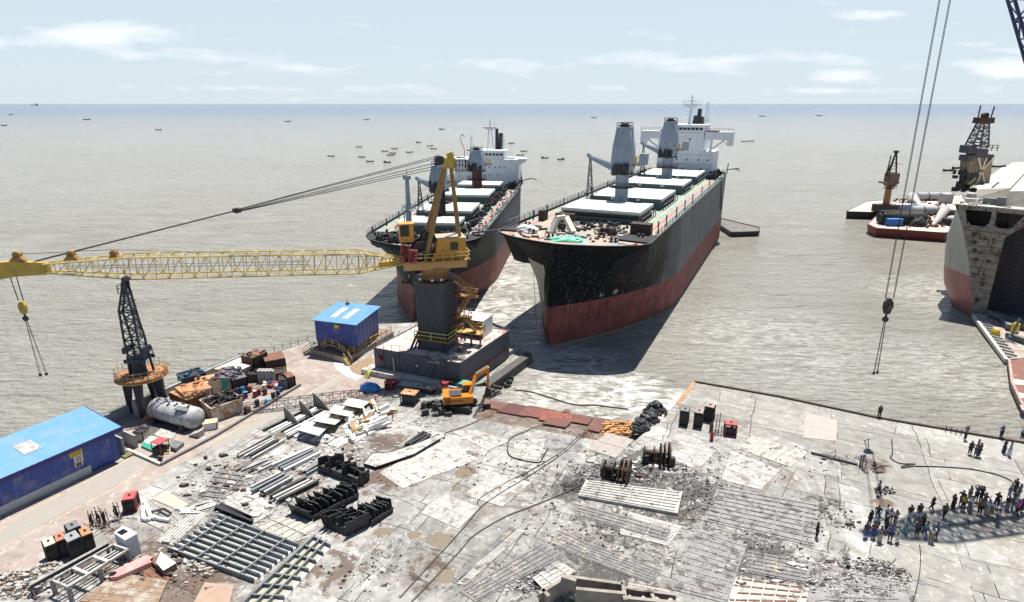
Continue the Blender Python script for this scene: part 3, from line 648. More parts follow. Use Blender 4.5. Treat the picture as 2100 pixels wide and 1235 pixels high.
# ---------------- right-hand ship
a = Ship('cargo_ship', 'larger black and red cargo ship on the right with two blue-grey deck cranes', 24.7, -32.7, 17.0, 13.2, 88.0, 91.4, 214)
a.lean = 2.0
a.hull(hull_material('hull_paint_weathered', 7.0, (.006, .008, .012), (.19, .205, .215), (.27, .08, .075), -27), 37, 7.2, .4)
a.deck(deck_material('deck_paint_green', 10.8))
a.railing(98, 207, -1, rail_grey); a.railing(99, 207, 1, rail_grey)
for side in (-1, 1):   # flat-bottomed overhang at the shoulder of the forecastle
    mb = MB(); zt, zl = a.ZD - .05, 12.6
    T = [a.V(side * (a.hb(zt, 95.2)[0] + .03), 95.2, zt), a.V(side * 13.02, 97.4, zt), a.V(side * 13.03, 101.5, zt), a.V(side * 8, 101.5, zt), a.V(side * 7, 96, zt)]
    Bq = [a.V(side * 9.6, 96.8, zl + .3), a.V(side * 12.0, 98.2, zl + .3), a.V(side * 12.9, 100.6, zl + 1.3), a.V(side * 8, 100.6, zl + .6), a.V(side * 6.5, 97, zl + .3)]
    mb.add(T + Bq, [(0, 1, 2, 3, 4), (9, 8, 7, 6, 5)] + [(i, i + 5, (i + 1) % 5 + 5, (i + 1) % 5) for i in range(5)]); a.t.part('shoulder_overhang', mb, M('bow_black', (.006, .008, .012), (.011, .011, .014), .7, bump=0))
a.hatch(-7.6, 7.7, 110.2, 121.6, 21.05, lift=.75, notch=False)
for (q0, q1) in ((128.4, 144.2), (153.4, 167.2), (174.2, 191.4)): a.hatch(-7.6, 7.9, q0, q1, 21.0)
a.crane(.2, 125, 7.8, 9.0, 1.35, crane_blue, jib=5.8)
a.crane(.6, 170.6, 7.8, 9.0, 1.45, crane_blue, jib=5.4)
# accommodation block
def wallbox(mb, s, p0, p1, q0, q1, z0, z1): mb.box(p0, p1, q0 - s.s0, q1 - s.s0, z0, z1)
mb = MB(); wallbox(mb, a, -7.6, 9.2, 196, 209, a.zd, 26.0); h = a.t.part('deckhouse', mb, ship_white)
mb = MB(); wallbox(mb, a, -2.8, 6.0, 195.6, 207, 26.003, 31.5); a.t.part('upper_house', mb, ship_white, h)
mb = MB(); wallbox(mb, a, -2.9, 6.2, 195.0, 206, 31.6, 33.7); br = a.t.part('bridge', mb, ship_white)
mb = MB(); wallbox(mb, a, -3.2, 6.5, 194.7, 206.5, 33.703, 33.85); a.t.part('bridge_roof', mb, ship_white, br)
for i in range(7): a.windows('window', [(-2.1 + i * 1.2, 32.7)], 195.0, .95, .7, glass_dark, br)
for side, x0, x1 in ((-1, -13.2, -2.9), (1, 6.2, 14.2)):
    mb = MB(); wallbox(mb, a, min(x0, x1), max(x0, x1), 196, 199.5, 29.6, 31.9); xe = x0 if side < 0 else x1
    wallbox(mb, a, min(xe, xe - side * 1.5), max(xe, xe - side * 1.5), 196, 199.5, 27.9, 29.6)
    mb.bar(a.V(xe - side * 2.2, 196.3, 29.6), a.V(xe - side * 6.6, 196.3, 26.2), .45, .5); mb.bar(a.V(xe - side * 6.0, 196.3, 29.6), a.V(xe - side * 6.0, 196.3, 26.0), .7, .5)
    mb.bar(a.V(xe - side * 1.6, 196.3, 28.2), a.V(xe - side * 2.8, 196.3, 29.6), .16)
    wg = a.t.part('bridge_wing', mb, ship_white, br)
    mb = MB(); wallbox(mb, a, *( (-7.2, -3.6) if side < 0 else (6.6, 10.0) ), 195.9, 199, 31.9, 32.2); a.t.part('wing_rail_cover', mb, maroon, br)
    mb = MB(); mb.rail([a.V(xe, 196, 31.9), a.V(xe - side * 8, 196, 31.9)], 1.0, 1.3, .04); a.t.part('wing_railing', mb, rail_grey, br)
for p, z in [(2.0, 29.6), (1.6, 26.6), (-1.6, 23.6), (1.5, 23.6), (5.0, 23.6), (-1.4, 20.8), (.4, 20.8), (6.0, 20.8), (-5.2, 20.8), (-5.0, 23.6), (7.6, 23.6)]: a.windows('porthole', [(p, z)], 195.6 if z > 26 else 196, .42, .55, glass_dark, h)
mb = MB()
for z in (19.6, 22.3, 25.0): wallbox(mb, a, -7.7, 9.3, 195.9, 196.0, z, z + .12)
a.t.part('deck_band', mb, M('band_grey', (.42, .46, .5), None, .6), h)
mb = MB(); Wm = lambda p, q, z: a.V(p, q, z)
mb.tube(Wm(.6, 201, 33.8), Wm(.8, 201, 39.6), .55, .42, 10); mb.box(-1.9, 3.6, 201 - 150 - .4, 201 - 150 + .4, 39.6, 39.75); mb.tube(Wm(.8, 201, 39.7), Wm(.8, 201, 42.4), .28, .16, 8); mb.hexa([Wm(-.2, 200.7, 38.8), Wm(1.8, 200.7, 38.8), Wm(1.8, 201.3, 38.8), Wm(-.2, 201.3, 38.8)], [Wm(-1.8, 200.6, 39.6), Wm(3.4, 200.6, 39.6), Wm(3.4, 201.4, 39.6), Wm(-1.8, 201.4, 39.6)])
mb.bar(Wm(-.6, 201, 40.8), Wm(2.2, 201, 40.8), .12); mb.bar(Wm(0, 201, 41.6), Wm(1.6, 201, 41.6), .1); mb.rail([Wm(-1.8, 200.7, 39.75), Wm(3.5, 200.7, 39.75)], .9, .9, .04); mb.bar(Wm(-1.8, 201, 39.6), Wm(-1.8, 201, 41.3), .08); mb.lathe(Wm(.2, 201, 36.6), [(.9, 0), (.9, .15)], 10)
a.t.part('signal_mast', mb, ship_white)
mb = MB(); mb.lattice(Wm(5.3, 203, 33.8), Wm(5.3, 203, 40.4), .7, .5, 9, .06, .04); a.t.part('antenna_mast', mb, ship_white)
mb = MB(); mb.tube(Wm(2.4, 205, 30.0), Wm(2.8, 205, 38.4), .85, .6, 12); mb.hexa([Wm(.9, 204, 33.8), Wm(4.3, 204, 33.8), Wm(4.3, 207, 33.8), Wm(.9, 207, 33.8)], [Wm(1.2, 204.3, 36.4), Wm(4.0, 204.3, 36.0), Wm(4.0, 206.7, 36.0), Wm(1.2, 206.7, 36.4)])
a.t.part('funnel', mb, burnt_steel)
# bow fittings
a.bollards([(-7.5, 95.5), (-3, 93), (7.2, 94.6), (10.6, 99), (-10.6, 101), (4.4, 97.4)], black_steel)
a.winch(4.8, 99.6, dark_rust); a.winch(-4.6, 101, dark_rust)
mb = MB()   # bent pale ventilator trunk
for p0_, q0_, z0_, p1_, q1_, z1_ in [(-4.6, 97.6, a.zd, -4.1, 98.6, a.zd + 2.4), (-4.1, 98.6, a.zd + 2.4, -2.8, 99.4, a.zd + 2.6), (-2.8, 99.4, a.zd + 2.6, -.8, 98.0, a.zd + .3)]:
    mb.bar(a.V(p0_, q0_, z0_), a.V(p1_, q1_, z1_), 1.0, .7)
a.t.part('ventilator_trunk', mb, cream_steel)
for q_ in ((-7.2, -3.6, 106.0, 107.2, 1.9), (8.3, 11.7, 100.8, 102.8, 2.1), (-11, -9.8, 107, 109, 2)):
    mb = MB(); wallbox(mb, a, *q_[:4], a.zd, a.zd + q_[4]); a.t.part('deck_locker', mb, dark_rust)
a.clutter((-4, 7.5, 98, 109), 60, burnt_steel, 3, .8); a.clutter((-10, 11, 91.5, 104), 45, dark_rust, 4, .3); a.clutter((-6, 9, 93, 107), 50, light_steel, 5, .5)
a.clutter((8.6, 11.5, 188, 206), 90, burnt_steel, 6, 1.8); a.clutter((-11.5, -8.5, 175, 206), 80, burnt_steel, 8, 1.6)
mb = MB()
for q in (104.5, 111.5, 121.5, 131, 141, 155, 168, 180): mb.bar(a.V(12.3, q, a.zd), a.V(12.3, q, a.zd + 2.1), .22); mb.bar(a.V(-12.2, q + 3, a.zd), a.V(-12.2, q + 3, a.zd + 1.9), .2)
a.t.part('deck_post', mb, black_steel)
mb = MB(); mb.bar(a.V(12.9, 186, a.ZD - .2), a.V(13.3, 191, a.ZD - 9), 1.1, .25); mb.rail([a.V(13.0, 186, a.ZD - .2), a.V(13.4, 191, a.ZD - 9)], 1.0, 1.2, .05); a.t.part('gangway_ladder', mb, grey_steel)
mb = MB(); mb.bar(a.V(12.5, 205, a.zd + 1.5), a.V(16.4, 204, a.zd + 2.2), .3); mb.bar(a.V(12.5, 207, a.zd + .2), a.V(12.9, 205, a.zd + 3.6), .25); mb.bar(a.V(14.8, 204.4, a.zd + 2.0), a.V(16.6, 203.5, a.zd + 1.5), .2); a.t.part('boat_davit', mb, grey_steel)
mb = MB()
for side in (1, -1):
    b_, _ = a.hb(12.2, 99.2); n0 = mathutils.Vector((side * .85, -.5, -.25)).normalized(); c0 = mathutils.Vector(a.V(side * b_, 99.2, 12.2)); mb.lathe(c0 - n0 * .3, [(.62, 0), (.62, .42), (.3, .43), (.25, .7)], 12, ax=n0); mb.bar(c0 + n0 * .5, c0 + n0 * .5 + mathutils.Vector((0, 0, -1.5)), .2)
a.t.part('anchor', mb, dark_rust)
# cream patch up the stem on the left bow, anchor-side markings
def on_hull(s, side, q, z, out=.05):
    b_, _ = s.hb(z, q); return mathutils.Vector(s.V(side * (b_ + out) + s.sh(q, z), q, z))
mb = MB(); pts = []
rows_ = [(7.3, 93.2, 95.2), (8.6, 92.9, 97.0), (10, 92.8, 98.3), (11.5, 92.3, 98.2), (13., 91.6, 97.0), (14.4, 91.3, 95.4)]
for z, qa, qb in rows_: pts += [on_hull(a, -1, qa + (qb - qa) * k / 6, z, .06) for k in range(7)]
mb.v = [tuple(p) for p in pts]
for i in range(len(rows_) - 1):
    for k in range(6): b0 = i * 7 + k; mb.f.append((b0, b0 + 7, b0 + 8, b0 + 1))
a.t.part('cream_bow_patch', mb, M('bow_cream', (.47, .44, .34), (.36, .33, .25), .7, sc=.5, rust=(.2, .12, .06), ra=.35, streak=(.2, .17, .12), sa=.4))
mark_white = M('mark_white', (.6, .57, .48), None, .7)
def ringmark(s, side, q, z, r, mat, kind):
    mb = MB(); pts = []
    if kind == 'ring': pts = [(cos(t_ * pi / 6) * r, sin(t_ * pi / 6) * r) for t_ in range(13)]
    else: pts = [(-r, r), (-r * .2, r * .2), (-r * .9, -r * .7), (r, -r * .9), (r * 1.1, -r * .1)]
    P = [on_hull(s, side, q + u, z + v, .07) for u, v in pts]
    for p_, q_ in zip(P, P[1:]): mb.bar(p_, q_, .09)
    if kind == 'ring': mb.bar(on_hull(s, side, q - r * .7, z - r * .7, .07), on_hull(s, side, q + r * .7, z + r * .7, .07), .09); mb.bar(on_hull(s, side, q - r * .7, z + r * .7, .07), on_hull(s, side, q + r * .7, z - r * .7, .07), .09)
    s.t.part('hull_mark', mb, mat)
ringmark(a, 1, 102.6, 7.9, .42, mark_white, 'ring'); ringmark(a, 1, 100.0, 7.9, .38, mark_white, 'bulb')
mb = MB()
for k in range(6):
    z = 2.6 + k * .55; c0 = on_hull(a, -1, 93.6 + k * .05, z, .06); mb.bar(c0, c0 + mathutils.Vector((0, .28, .02)), .2)
a.t.part('draft_mark', mb, mark_white)
green_tarp_d = MB()
def heap(mb, c, rx, ry, h, n=14, seed=1, ang=0, rows=6):
    rr = random.Random(seed); base = len(mb.v); ca, sa_ = cos(ang), sin(ang)
    for i in range(rows + 1):
        t_ = i / rows
        for k in range(n):
            a_ = 2 * pi * k / n; r_ = math.sqrt(max(0, 1 - t_ ** 2)) * (1 + rr.uniform(-.16, .16)); x, y = rx * r_ * cos(a_), ry * r_ * sin(a_)
            mb.v.append((c[0] + x * ca - y * sa_, c[1] + x * sa_ + y * ca, c[2] + h * t_ * (1 + rr.uniform(-.14, .14))))
    for i in range(rows):
        for k in range(n): p_ = base + i * n + k; q_ = base + i * n + (k + 1) % n; mb.f.append((p_, q_, q_ + n, p_ + n))
    mb.f.append(tuple(base + rows * n + k for k in range(n)))
    return mb
single('tarpaulin_heap', heap(MB(), a.W(.2, 92.4, a.zd), 3.2, 1.1, .8, 22, 3, -.2, 4), green_tarp, 'green tarpaulin thrown over a heap on the bow of the right ship', 'tarpaulin', smooth=False)
single('net_heap', heap(MB(), a.W(-8.6, 96.4, a.zd), 2.3, 1.2, 1.3, 16, 5, -.5), white_steel, 'crumpled white heap at the left edge of the right ship bow', 'net', smooth=False)

# ---------------- left-hand ship
b = Ship('cargo_ship', 'smaller black and red cargo ship beached behind the orange harbour crane', 6.7, -31.4, 13.0, 11.6, 106.6, 105.9, 207)
b.hull(hull_material('hull_paint_dark', 6.6, (.008, .014, .024), (.085, .105, .14), (.28, .11, .10), -6), 34, 11, 2.4)
b.deck(deck_material('deck_paint_worn', 9.4))
b.railing(114, 203, -1, rail_grey); b.railing(116, 203, 1, rail_grey)
for side in (-1, 1):
    mb = MB(); zt, zl = b.ZD - .05, 13.0
    T = [b.V(side * (b.hb(zt, 112)[0] + .03), 112, zt), b.V(side * 11.63, 116.5, zt), b.V(side * 11.63, 119.5, zt), b.V(side * 7, 119.5, zt), b.V(side * 6, 112.5, zt)]
    Bq = [b.V(side * 8.4, 113.2, zl), b.V(side * 10.6, 115.8, zl), b.V(side * 11.5, 118.6, zl + .6), b.V(side * 7, 118.6, zl + .3), b.V(side * 6, 113.5, zl)]
    mb.add(T + Bq, [(0, 1, 2, 3, 4), (9, 8, 7, 6, 5)] + [(i, i + 5, (i + 1) % 5 + 5, (i + 1) % 5) for i in range(5)]); b.t.part('shoulder_overhang', mb, M('bow_black', (.006, .008, .012), (.011, .011, .014), .7, bump=0))
for (q0, q1) in ((119.7, 127), (134.3, 146.4), (159.6, 172.2), (181, 189.5)): b.hatch(-6.3, 6.4, q0, q1, 17.0, notch=False)
b.crane(.2, 130.6, 7.5, 5.2, 1.25, burnt_steel, jib=3.4, dark=True)
b.crane(.5, 176.2, 7.0, 5.6, 1.5, maroon, jib=0, dark=True)
mb = MB(); wallbox(mb, b, -10.2, 10.3, 196, 207, b.zd, 23.0); h = b.t.part('deckhouse', mb, ship_white)
for side in (-1, 1):
    mb = MB(); x0, x1 = side * 10.25, side * 12.8
    mb.hexa([b.V(min(x0, x0), 196, 21.2), b.V(x1, 196, 22.4), b.V(x1, 200, 22.4), b.V(x0, 200, 21.2)], [b.V(x0, 196, 23.3), b.V(x1, 196, 23.3), b.V(x1, 200, 23.3), b.V(x0, 200, 23.3)])
    b.t.part('bridge_wing', mb, ship_white, h)
    mb = MB(); wallbox(mb, b, *((-9.4, -7) if side < 0 else (6.3, 9.2)), 195.9, 197, 23.3, 23.6); b.t.part('wing_rail_cover', mb, maroon, h)
mb = MB(); wallbox(mb, b, -3.9, 5.9, 195.4, 204, 23.003, 25.6); br = b.t.part('bridge', mb, ship_white)
mb = MB(); wallbox(mb, b, -4.2, 6.2, 195.1, 204.3, 25.603, 25.75); b.t.part('bridge_roof', mb, ship_white, br)
for i in range(8): b.windows('window', [(-3.2 + i * 1.17, 24.6)], 195.4, .8, .6, glass_dark, br)
for p, z in [(-.3, 20.6), (1.0, 20.6), (3.0, 20.6), (4.4, 20.6), (5.9, 20.6), (-.3, 18.2), (1.0, 18.2), (3.7, 18.2), (-.9, 15.6), (.7, 15.6), (2.6, 15.6), (4.6, 15.6), (-6.8, 20.6)]: b.windows('porthole', [(p, z)], 196, .36, .42, glass_dark, h)
mb = MB(); V = b.V
for x in (.0, 2.0): mb.bar(V(x + .1, 199, 25.7), V(1.0 + (x - 1) * .4, 199, 32.4), .28)
for k in range(8): z = 26 + k * .8; mb.bar(V(.1, 199, z), V(1.9, 199, z), .1)
mb.hexa([V(.2, 198.6, 32), V(1.8, 198.6, 32), V(1.8, 199.4, 32), V(.2, 199.4, 32)], [V(-1.9, 198.6, 32.9), V(4.0, 198.6, 32.9), V(4.0, 199.4, 32.9), V(-1.9, 199.4, 32.9)]); mb.tube(V(1, 199, 32.9), V(1, 199, 35.2), .25, .12); mb.bar(V(.2, 199, 34.2), V(1.8, 199, 34.2), .1); mb.bar(V(2.4, 199, 32.9), V(2.4, 199, 35.6), .06)
b.t.part('signal_mast', mb, ship_white)
for x in (-4.8, 5.4):
    mb = MB(); mb.lattice(V(x, 197.5, 23.4), V(x, 197.5, 30.4), .8, .3, 8, .05, .04); mb.bar(V(x - .9, 197.5, 29.6), V(x + .9, 197.5, 29.6), .09); b.t.part('antenna_mast', mb, ship_white)
mb = MB(); mb.tube(V(2.6, 203, 23), V(2.6, 203, 32.2), .62, .5); mb.tube(V(3.9, 203, 23), V(3.9, 203, 30.8), .8, .7); b.t.part('funnel', mb, burnt_steel)
mb = MB(); mb.tube(V(-2.2, 114.5, b.zd), V(-2.2, 114.5, 26.4), .62, .38, 12); mb.lathe(V(-2.2, 114.5, 20.3), [(1.1, 0), (1.1, .15)], 10); mb.rail([V(-3.2, 113.5, 20.4), V(-1.2, 113.5, 20.4), V(-1.2, 115.5, 20.4), V(-3.2, 115.5, 20.4), V(-3.2, 113.5, 20.4)], .9, 2, .05); mb.box(-2.9, -1.5, 114.1 - 150, 114.9 - 150, 26.2, 26.9); mb.bar(V(-2.2, 114.5, 26.4), V(-2.2, 114.5, 28.4), .1); mb.lattice(V(-3.0, 114.5, b.zd), V(-2.9, 114.5, 20), .5, .5, 9, .05, .03)
b.t.part('foremast', mb, crane_blue)
b.bollards([(-6, 110.8), (6.2, 111), (8.8, 115), (-9.4, 116), (2.5, 109.6)], black_steel)
for x, q in ((-6.2, 113), (-3.8, 112.2), (3.5, 113), (6.4, 115.6)): b.winch(x, q, burnt_steel)
b.clutter((-8, 6, 110, 118), 160, burnt_steel, 11, 1.3); b.clutter((6.7, 8.2, 121, 192), 210, burnt_steel, 12, 1.5); b.clutter((-6, 7, 109.5, 117), 60, dark_rust, 13, .9); b.clutter((7, 11, 118, 190), 60, green_tarp if False else hatch_side, 14, .5); b.clutter((8, 11, 186, 204), 80, burnt_steel, 15, 2.4)
mb = MB()
for q in range(118, 200, 9): mb.bar(V(10.9, q, b.zd), V(10.9, q, b.zd + 1.5), .3); mb.bar(V(-10.9, q, b.zd), V(-10.9, q, b.zd + 1.6), .25)
b.t.part('deck_post', mb, black_steel)
mb = MB(); mb.bar(V(10.4, 196.5, b.zd + 1.5), V(14.4, 196, b.zd + 2.6), .3); mb.bar(V(14.4, 196, b.zd + 2.6), V(16.4, 195, b.zd + 2.4), .25); mb.bar(V(11, 198, b.zd), V(11.2, 197, b.zd + 4.5), .25); b.t.part('boat_davit', mb, grey_steel)
mb = MB(); c0 = on_hull(b, -1, 110.6, 6.6, .5); mb.bar(c0, c0 + mathutils.Vector((0, 0, 3.2)), .12); mb.bar(c0 + mathutils.Vector((-.9, -.3, .3)), c0 + mathutils.Vector((1.0, .3, .3)), .3); mb.bar(c0 + mathutils.Vector((-.9, -.3, .3)), c0 + mathutils.Vector((-.7, -.2, 1.)), .22); mb.bar(c0 + mathutils.Vector((1., .3, .3)), c0 + mathutils.Vector((1., .3, 1.)), .22); b.t.part('anchor', mb, burnt_steel)
ringmark(b, -1, 108.2, 8.3, .32, mark_white, 'bulb'); ringmark(b, -1, 110.4, 8.3, .32, mark_white, 'ring')
# footbridge slung between the two ships
A_ = b.W(9.6, 119.0, b.zd + .6); B_ = a.W(-11.6, 101.5, a.zd - .3)
t = Thing('footbridge', 'long grey gangway slung between the two beached ships', 'gangway', A_)
mb = MB(); mb.bar(A_, B_, .9, .35); t.part('walkway', mb, grey_steel)
for o_ in (-.45, .45):
    mb = MB(); mb.rail([(A_[0], A_[1] + o_, A_[2] + .1), (B_[0], B_[1] + o_, B_[2] + .1)], .9, 1.4, .03); t.part('railing', mb, black_steel)
# ================================================================== CAISSON AND ORANGE CRANE
def cad(a, u, v, i, j, z): return (a[0] + u[0] * i + v[0] * j, a[1] + u[1] * i + v[1] * j, z)
CA, CB, CC = (-20.3, 82.9), (-7.15, 77.3), (-.45, 90.1)
cu = ((CB[0] - CA[0]), (CB[1] - CA[1])); cv = ((CC[0] - CB[0]), (CC[1] - CB[1]))
def cs(i, j, z): return cad(CA, cu, cv, i, j, z)
t = Thing('caisson', 'big dark grey steel caisson with a rusty deck carrying the orange crane', 'caisson', (CA[0], CA[1], .9))
mb = MB(); ZC = 3.85; mb.hexa([cs(0, 0, -3), cs(1, 0, -3), cs(1, 1, -3), cs(0, 1, -3)], [cs(0, 0, ZC), cs(1, 0, ZC), cs(1, 1, ZC), cs(0, 1, ZC)])
t.part('hull', mb, caisson_paint)
def rusty_deck_mat():
    return M('rusty_deck', (.56, .50, .45), (.44, .36, .31), .8, sc=.8, rust=(.36, .15, .10), ra=.46, rsc=.55)
mb = MB(); mb.hexa([cs(.01, .01, ZC + .002), cs(.99, .01, ZC + .002), cs(.99, .99, ZC + .002), cs(.01, .99, ZC + .002)], [cs(.01, .01, ZC + .012), cs(.99, .01, ZC + .012), cs(.99, .99, ZC + .012), cs(.01, .99, ZC + .012)])
t.part('deck', mb, rusty_deck_mat())
mb = MB()
for a_, b_ in (((0, 0), (1, 0)), ((1, 0), (1, 1)), ((1, 1), (0, 1)), ((0, 1), (0, 0))): mb.bar(cs(a_[0], a_[1], ZC), cs(b_[0], b_[1], ZC), .16, .2)
t.part('coaming', mb, caisson_paint)
for nm, P_ in (('railing', [(.015, .99), (.015, .015), (.985, .015)]), ('railing', [(.985, .015), (.985, .985)])):
    mb = MB(); pts = [cs(i, j, ZC) for i, j in P_]
    for p0_, p1_ in zip(pts, pts[1:]):
        n_ = int(hypot(p1_[0] - p0_[0], p1_[1] - p0_[1]) / 1.3)
        for k in range(n_ + 1): q = lerp(p0_, p1_, k / n_); mb.bar(q, (q[0], q[1], q[2] + .9), .06)
        mb.bar((p0_[0], p0_[1], ZC + .88), (p1_[0], p1_[1], ZC + .88), .025)
    t.part(nm, mb, rail_grey)
mb = MB(); q = cs(1.003, .02, 1.0); q2 = cs(1.003, .97, 1.0); mb.bar(q, q2, .12, .14); t.part('red_pipe', mb, red_paint)
for i, c in ((.24, light_steel), (.71, grey_steel)):
    mb = MB(); q = cs(i, -.012, 3.0 if i < .5 else 2.9); q3 = cs(i + (.02 if i < .5 else -.06), -.03, 1.0); mb.bar(q, q3, .22, .14); t.part('drain_pipe', mb, c)
for i in (.12, .31, .52, .84):
    mb = MB(); mb.bar(cs(i, -.004, .95), cs(i, -.004, ZC - .1), .05, .05); t.part('weld_seam', mb, black_steel)
mb = MB(); mb.tube(cs(.52, -.02, 2.4), cs(.52, -.002, 2.4), .14, n=12); t.part('lamp_disc', mb, white_steel)
single('control_box', MB().hexa([cs(.055, -.03, 2.1), cs(.10, -.03, 2.1), cs(.10, -.004, 2.1), cs(.055, -.004, 2.1)], [cs(.055, -.03, 2.75), cs(.10, -.03, 2.75), cs(.10, -.004, 2.75), cs(.055, -.004, 2.75)]), red_paint, 'small red box fixed on the front left face of the grey caisson', 'box')

TCx, TCy = -10.9, 84.0; ta = atan2(-1.5, 4.1)
t = Thing('harbour_crane', 'orange-yellow harbour crane with a long lattice boom on a black tower', 'crane', (TCx, TCy, ZC))
def tw(x, y, z): return (TCx + x * cos(ta) - y * sin(ta), TCy + x * sin(ta) + y * cos(ta), z)
mb = MB(); f = lambda r, z: [tw(-r, -r, z), tw(r, -r, z), tw(r, r, z), tw(-r, r, z)]
mb.hexa(f(2.25, ZC), f(2.1, 5.6)); mb.hexa(f(2.1, 5.6), f(2.28, 13.4)); mb.hexa(f(2.28, 13.4), f(2.5, 14.2))
tower = t.part('tower', mb, M('tower_paint', (.045, .05, .064), (.03, .034, .045), .55, rust=(.09, .07, .06), ra=.32))
mb = MB()
for k in range(8):
    x = -1.8 + k * .52; mb.bar(tw(x, -2.17, 5.9), tw(x, -2.30, 13.3), .09, .06)
    mb.bar(tw(2.17, x, 5.9), tw(2.30, x, 13.3), .09, .06)
for z in (8.4, 10.9): mb.bar(tw(-2.1, -2.24, z), tw(2.1, -2.24, z), .07); mb.bar(tw(2.24, -2.1, z), tw(2.24, 2.1, z), .07)
t.part('stiffener', mb, caisson_paint, tower)
for sx, sy in ((-1, -1), (1, -1), (1, 1)):
    mb = MB(); mb.bar(tw(sx * 3.0, sy * 3.0, ZC + .1), tw(sx * 2.1, sy * 2.1, ZC + 2.6), .28, .28); mb.bar(tw(sx * 2.4, sy * 3.1, ZC + .1), tw(sx * 1.9, sy * 2.15, ZC + 2.0), .2, .2); t.part('brace', mb, navy_paint, tower)
mb = MB(); zb = 5.75
mb.hexa([tw(-2.3, -3.2, zb), tw(3.2, -3.2, zb), tw(3.2, -2.2, zb), tw(-2.3, -2.2, zb)], [tw(-2.3, -3.2, zb + .12), tw(3.2, -3.2, zb + .12), tw(3.2, -2.2, zb + .12), tw(-2.3, -2.2, zb + .12)])
mb.hexa([tw(2.2, -2.2, zb), tw(3.2, -2.2, zb), tw(3.2, 2.4, zb), tw(2.2, 2.4, zb)], [tw(2.2, -2.2, zb + .12), tw(3.2, -2.2, zb + .12), tw(3.2, 2.4, zb + .12), tw(2.2, 2.4, zb + .12)])
bal = t.part('balcony', mb, brown_yellow)
mb = MB(); mb.rail([tw(-2.2, -3.1, zb + .12), tw(3.1, -3.1, zb + .12), tw(3.1, 2.3, zb + .12)], 1.1, 2.3, .06, (1., .5)); t.part('balcony_railing', mb, M('rail_lime', (.50, .46, .12), (.4, .34, .1), .6), bal)
mb = MB(); mb.hexa([tw(3.2, 1.2, zb), tw(6.3, 1.2, zb), tw(6.3, 3.0, zb), tw(3.2, 3.0, zb)], [tw(3.2, 1.2, zb + .14), tw(6.3, 1.2, zb + .14), tw(6.3, 3.0, zb + .14), tw(3.2, 3.0, zb + .14)])
lp = t.part('landing', mb, M('landing_yellow', (.50, .33, .08), (.38, .22, .06), .7, rust=(.3, .14, .06), ra=.42))
mb = MB(); mb.rail([tw(6.2, 1.3, zb + .14), tw(6.2, 2.9, zb + .14), tw(5, 2.9, zb + .14)], 1.1, 1.5, .05); t.part('landing_railing', mb, rail_yellow, lp)
for x, y in ((4.7, 1.4), (6.15, 1.4)):
    mb = MB(); mb.bar(tw(x, y, ZC), tw(x, y, zb), .28); t.part('landing_post', mb, navy_paint, lp)
# outside stair flights
def flight(a_, b_, wd, mat, name='stair'):
    mb = MB(); n_ = 12; A_, B_ = mathutils.Vector(a_), mathutils.Vector(b_); s_ = mathutils.Vector((-(B_ - A_).y, (B_ - A_).x, 0)).normalized() * wd / 2
    for o_ in (-1, 1): mb.bar(A_ + s_ * o_, B_ + s_ * o_, .10, .26)
    for k in range(n_ + 1): p_ = A_.lerp(B_, k / n_); mb.bar(p_ - s_, p_ + s_, .25, .05)
    for o_ in (-1, 1):
        h_ = mathutils.Vector((0, 0, 1.0))
        for k in range(5): p_ = A_.lerp(B_, k / 4) + s_ * o_; mb.bar(p_, p_ + h_, .06)
        mb.bar(A_ + s_ * o_ + h_, B_ + s_ * o_ + h_, .06); mb.bar(A_ + s_ * o_ + h_ * .5, B_ + s_ * o_ + h_ * .5, .05)
    return t.part(name, mb, mat)
stair_m = M('stair_rust', (.38, .20, .06), (.22, .10, .04), .7, rust=(.12, .07, .04), ra=.4)
flight(tw(5.2, 2.0, zb + .2), tw(3.6, 1.2, 8.4), .9, stair_m); flight(tw(3.0, .2, 8.5), tw(4.6, 1.4, 11.6), .9, stair_m); flight(tw(5.2, 1.6, 11.7), tw(2.9, -.4, 14.3), .9, stair_m)
mb = MB(); mb.hexa([tw(2.2, .6, 8.2), tw(4.8, .6, 8.2), tw(4.8, 1.9, 8.2), tw(2.2, 1.9, 8.2)], [tw(2.2, .6, 8.4), tw(4.8, .6, 8.4), tw(4.8, 1.9, 8.4), tw(2.2, 1.9, 8.4)]); mb.bar(tw(2.2, -.4, 7.0), tw(5.2, .4, 8.4), .14); mb.bar(tw(2.2, 1.4, 7.0), tw(4.8, 1.6, 8.2), .14); mb.rail([tw(4.7, .7, 8.4), tw(4.7, 1.8, 8.4), tw(2.4, 1.8, 8.4)], 1, 1, .05); t.part('stair_landing', mb, stair_m)
mb = MB(); mb.hexa([tw(2.2, 1.0, 11.4), tw(5.8, 1.0, 11.4), tw(5.8, 2.1, 11.4), tw(2.2, 2.1, 11.4)], [tw(2.2, 1.0, 11.6), tw(5.8, 1.0, 11.6), tw(5.8, 2.1, 11.6), tw(2.2, 2.1, 11.6)]); mb.rail([tw(5.7, 1.1, 11.6), tw(5.7, 2.0, 11.6), tw(2.4, 2.0, 11.6)], 1, 1, .05); t.part('stair_landing', mb, stair_m)
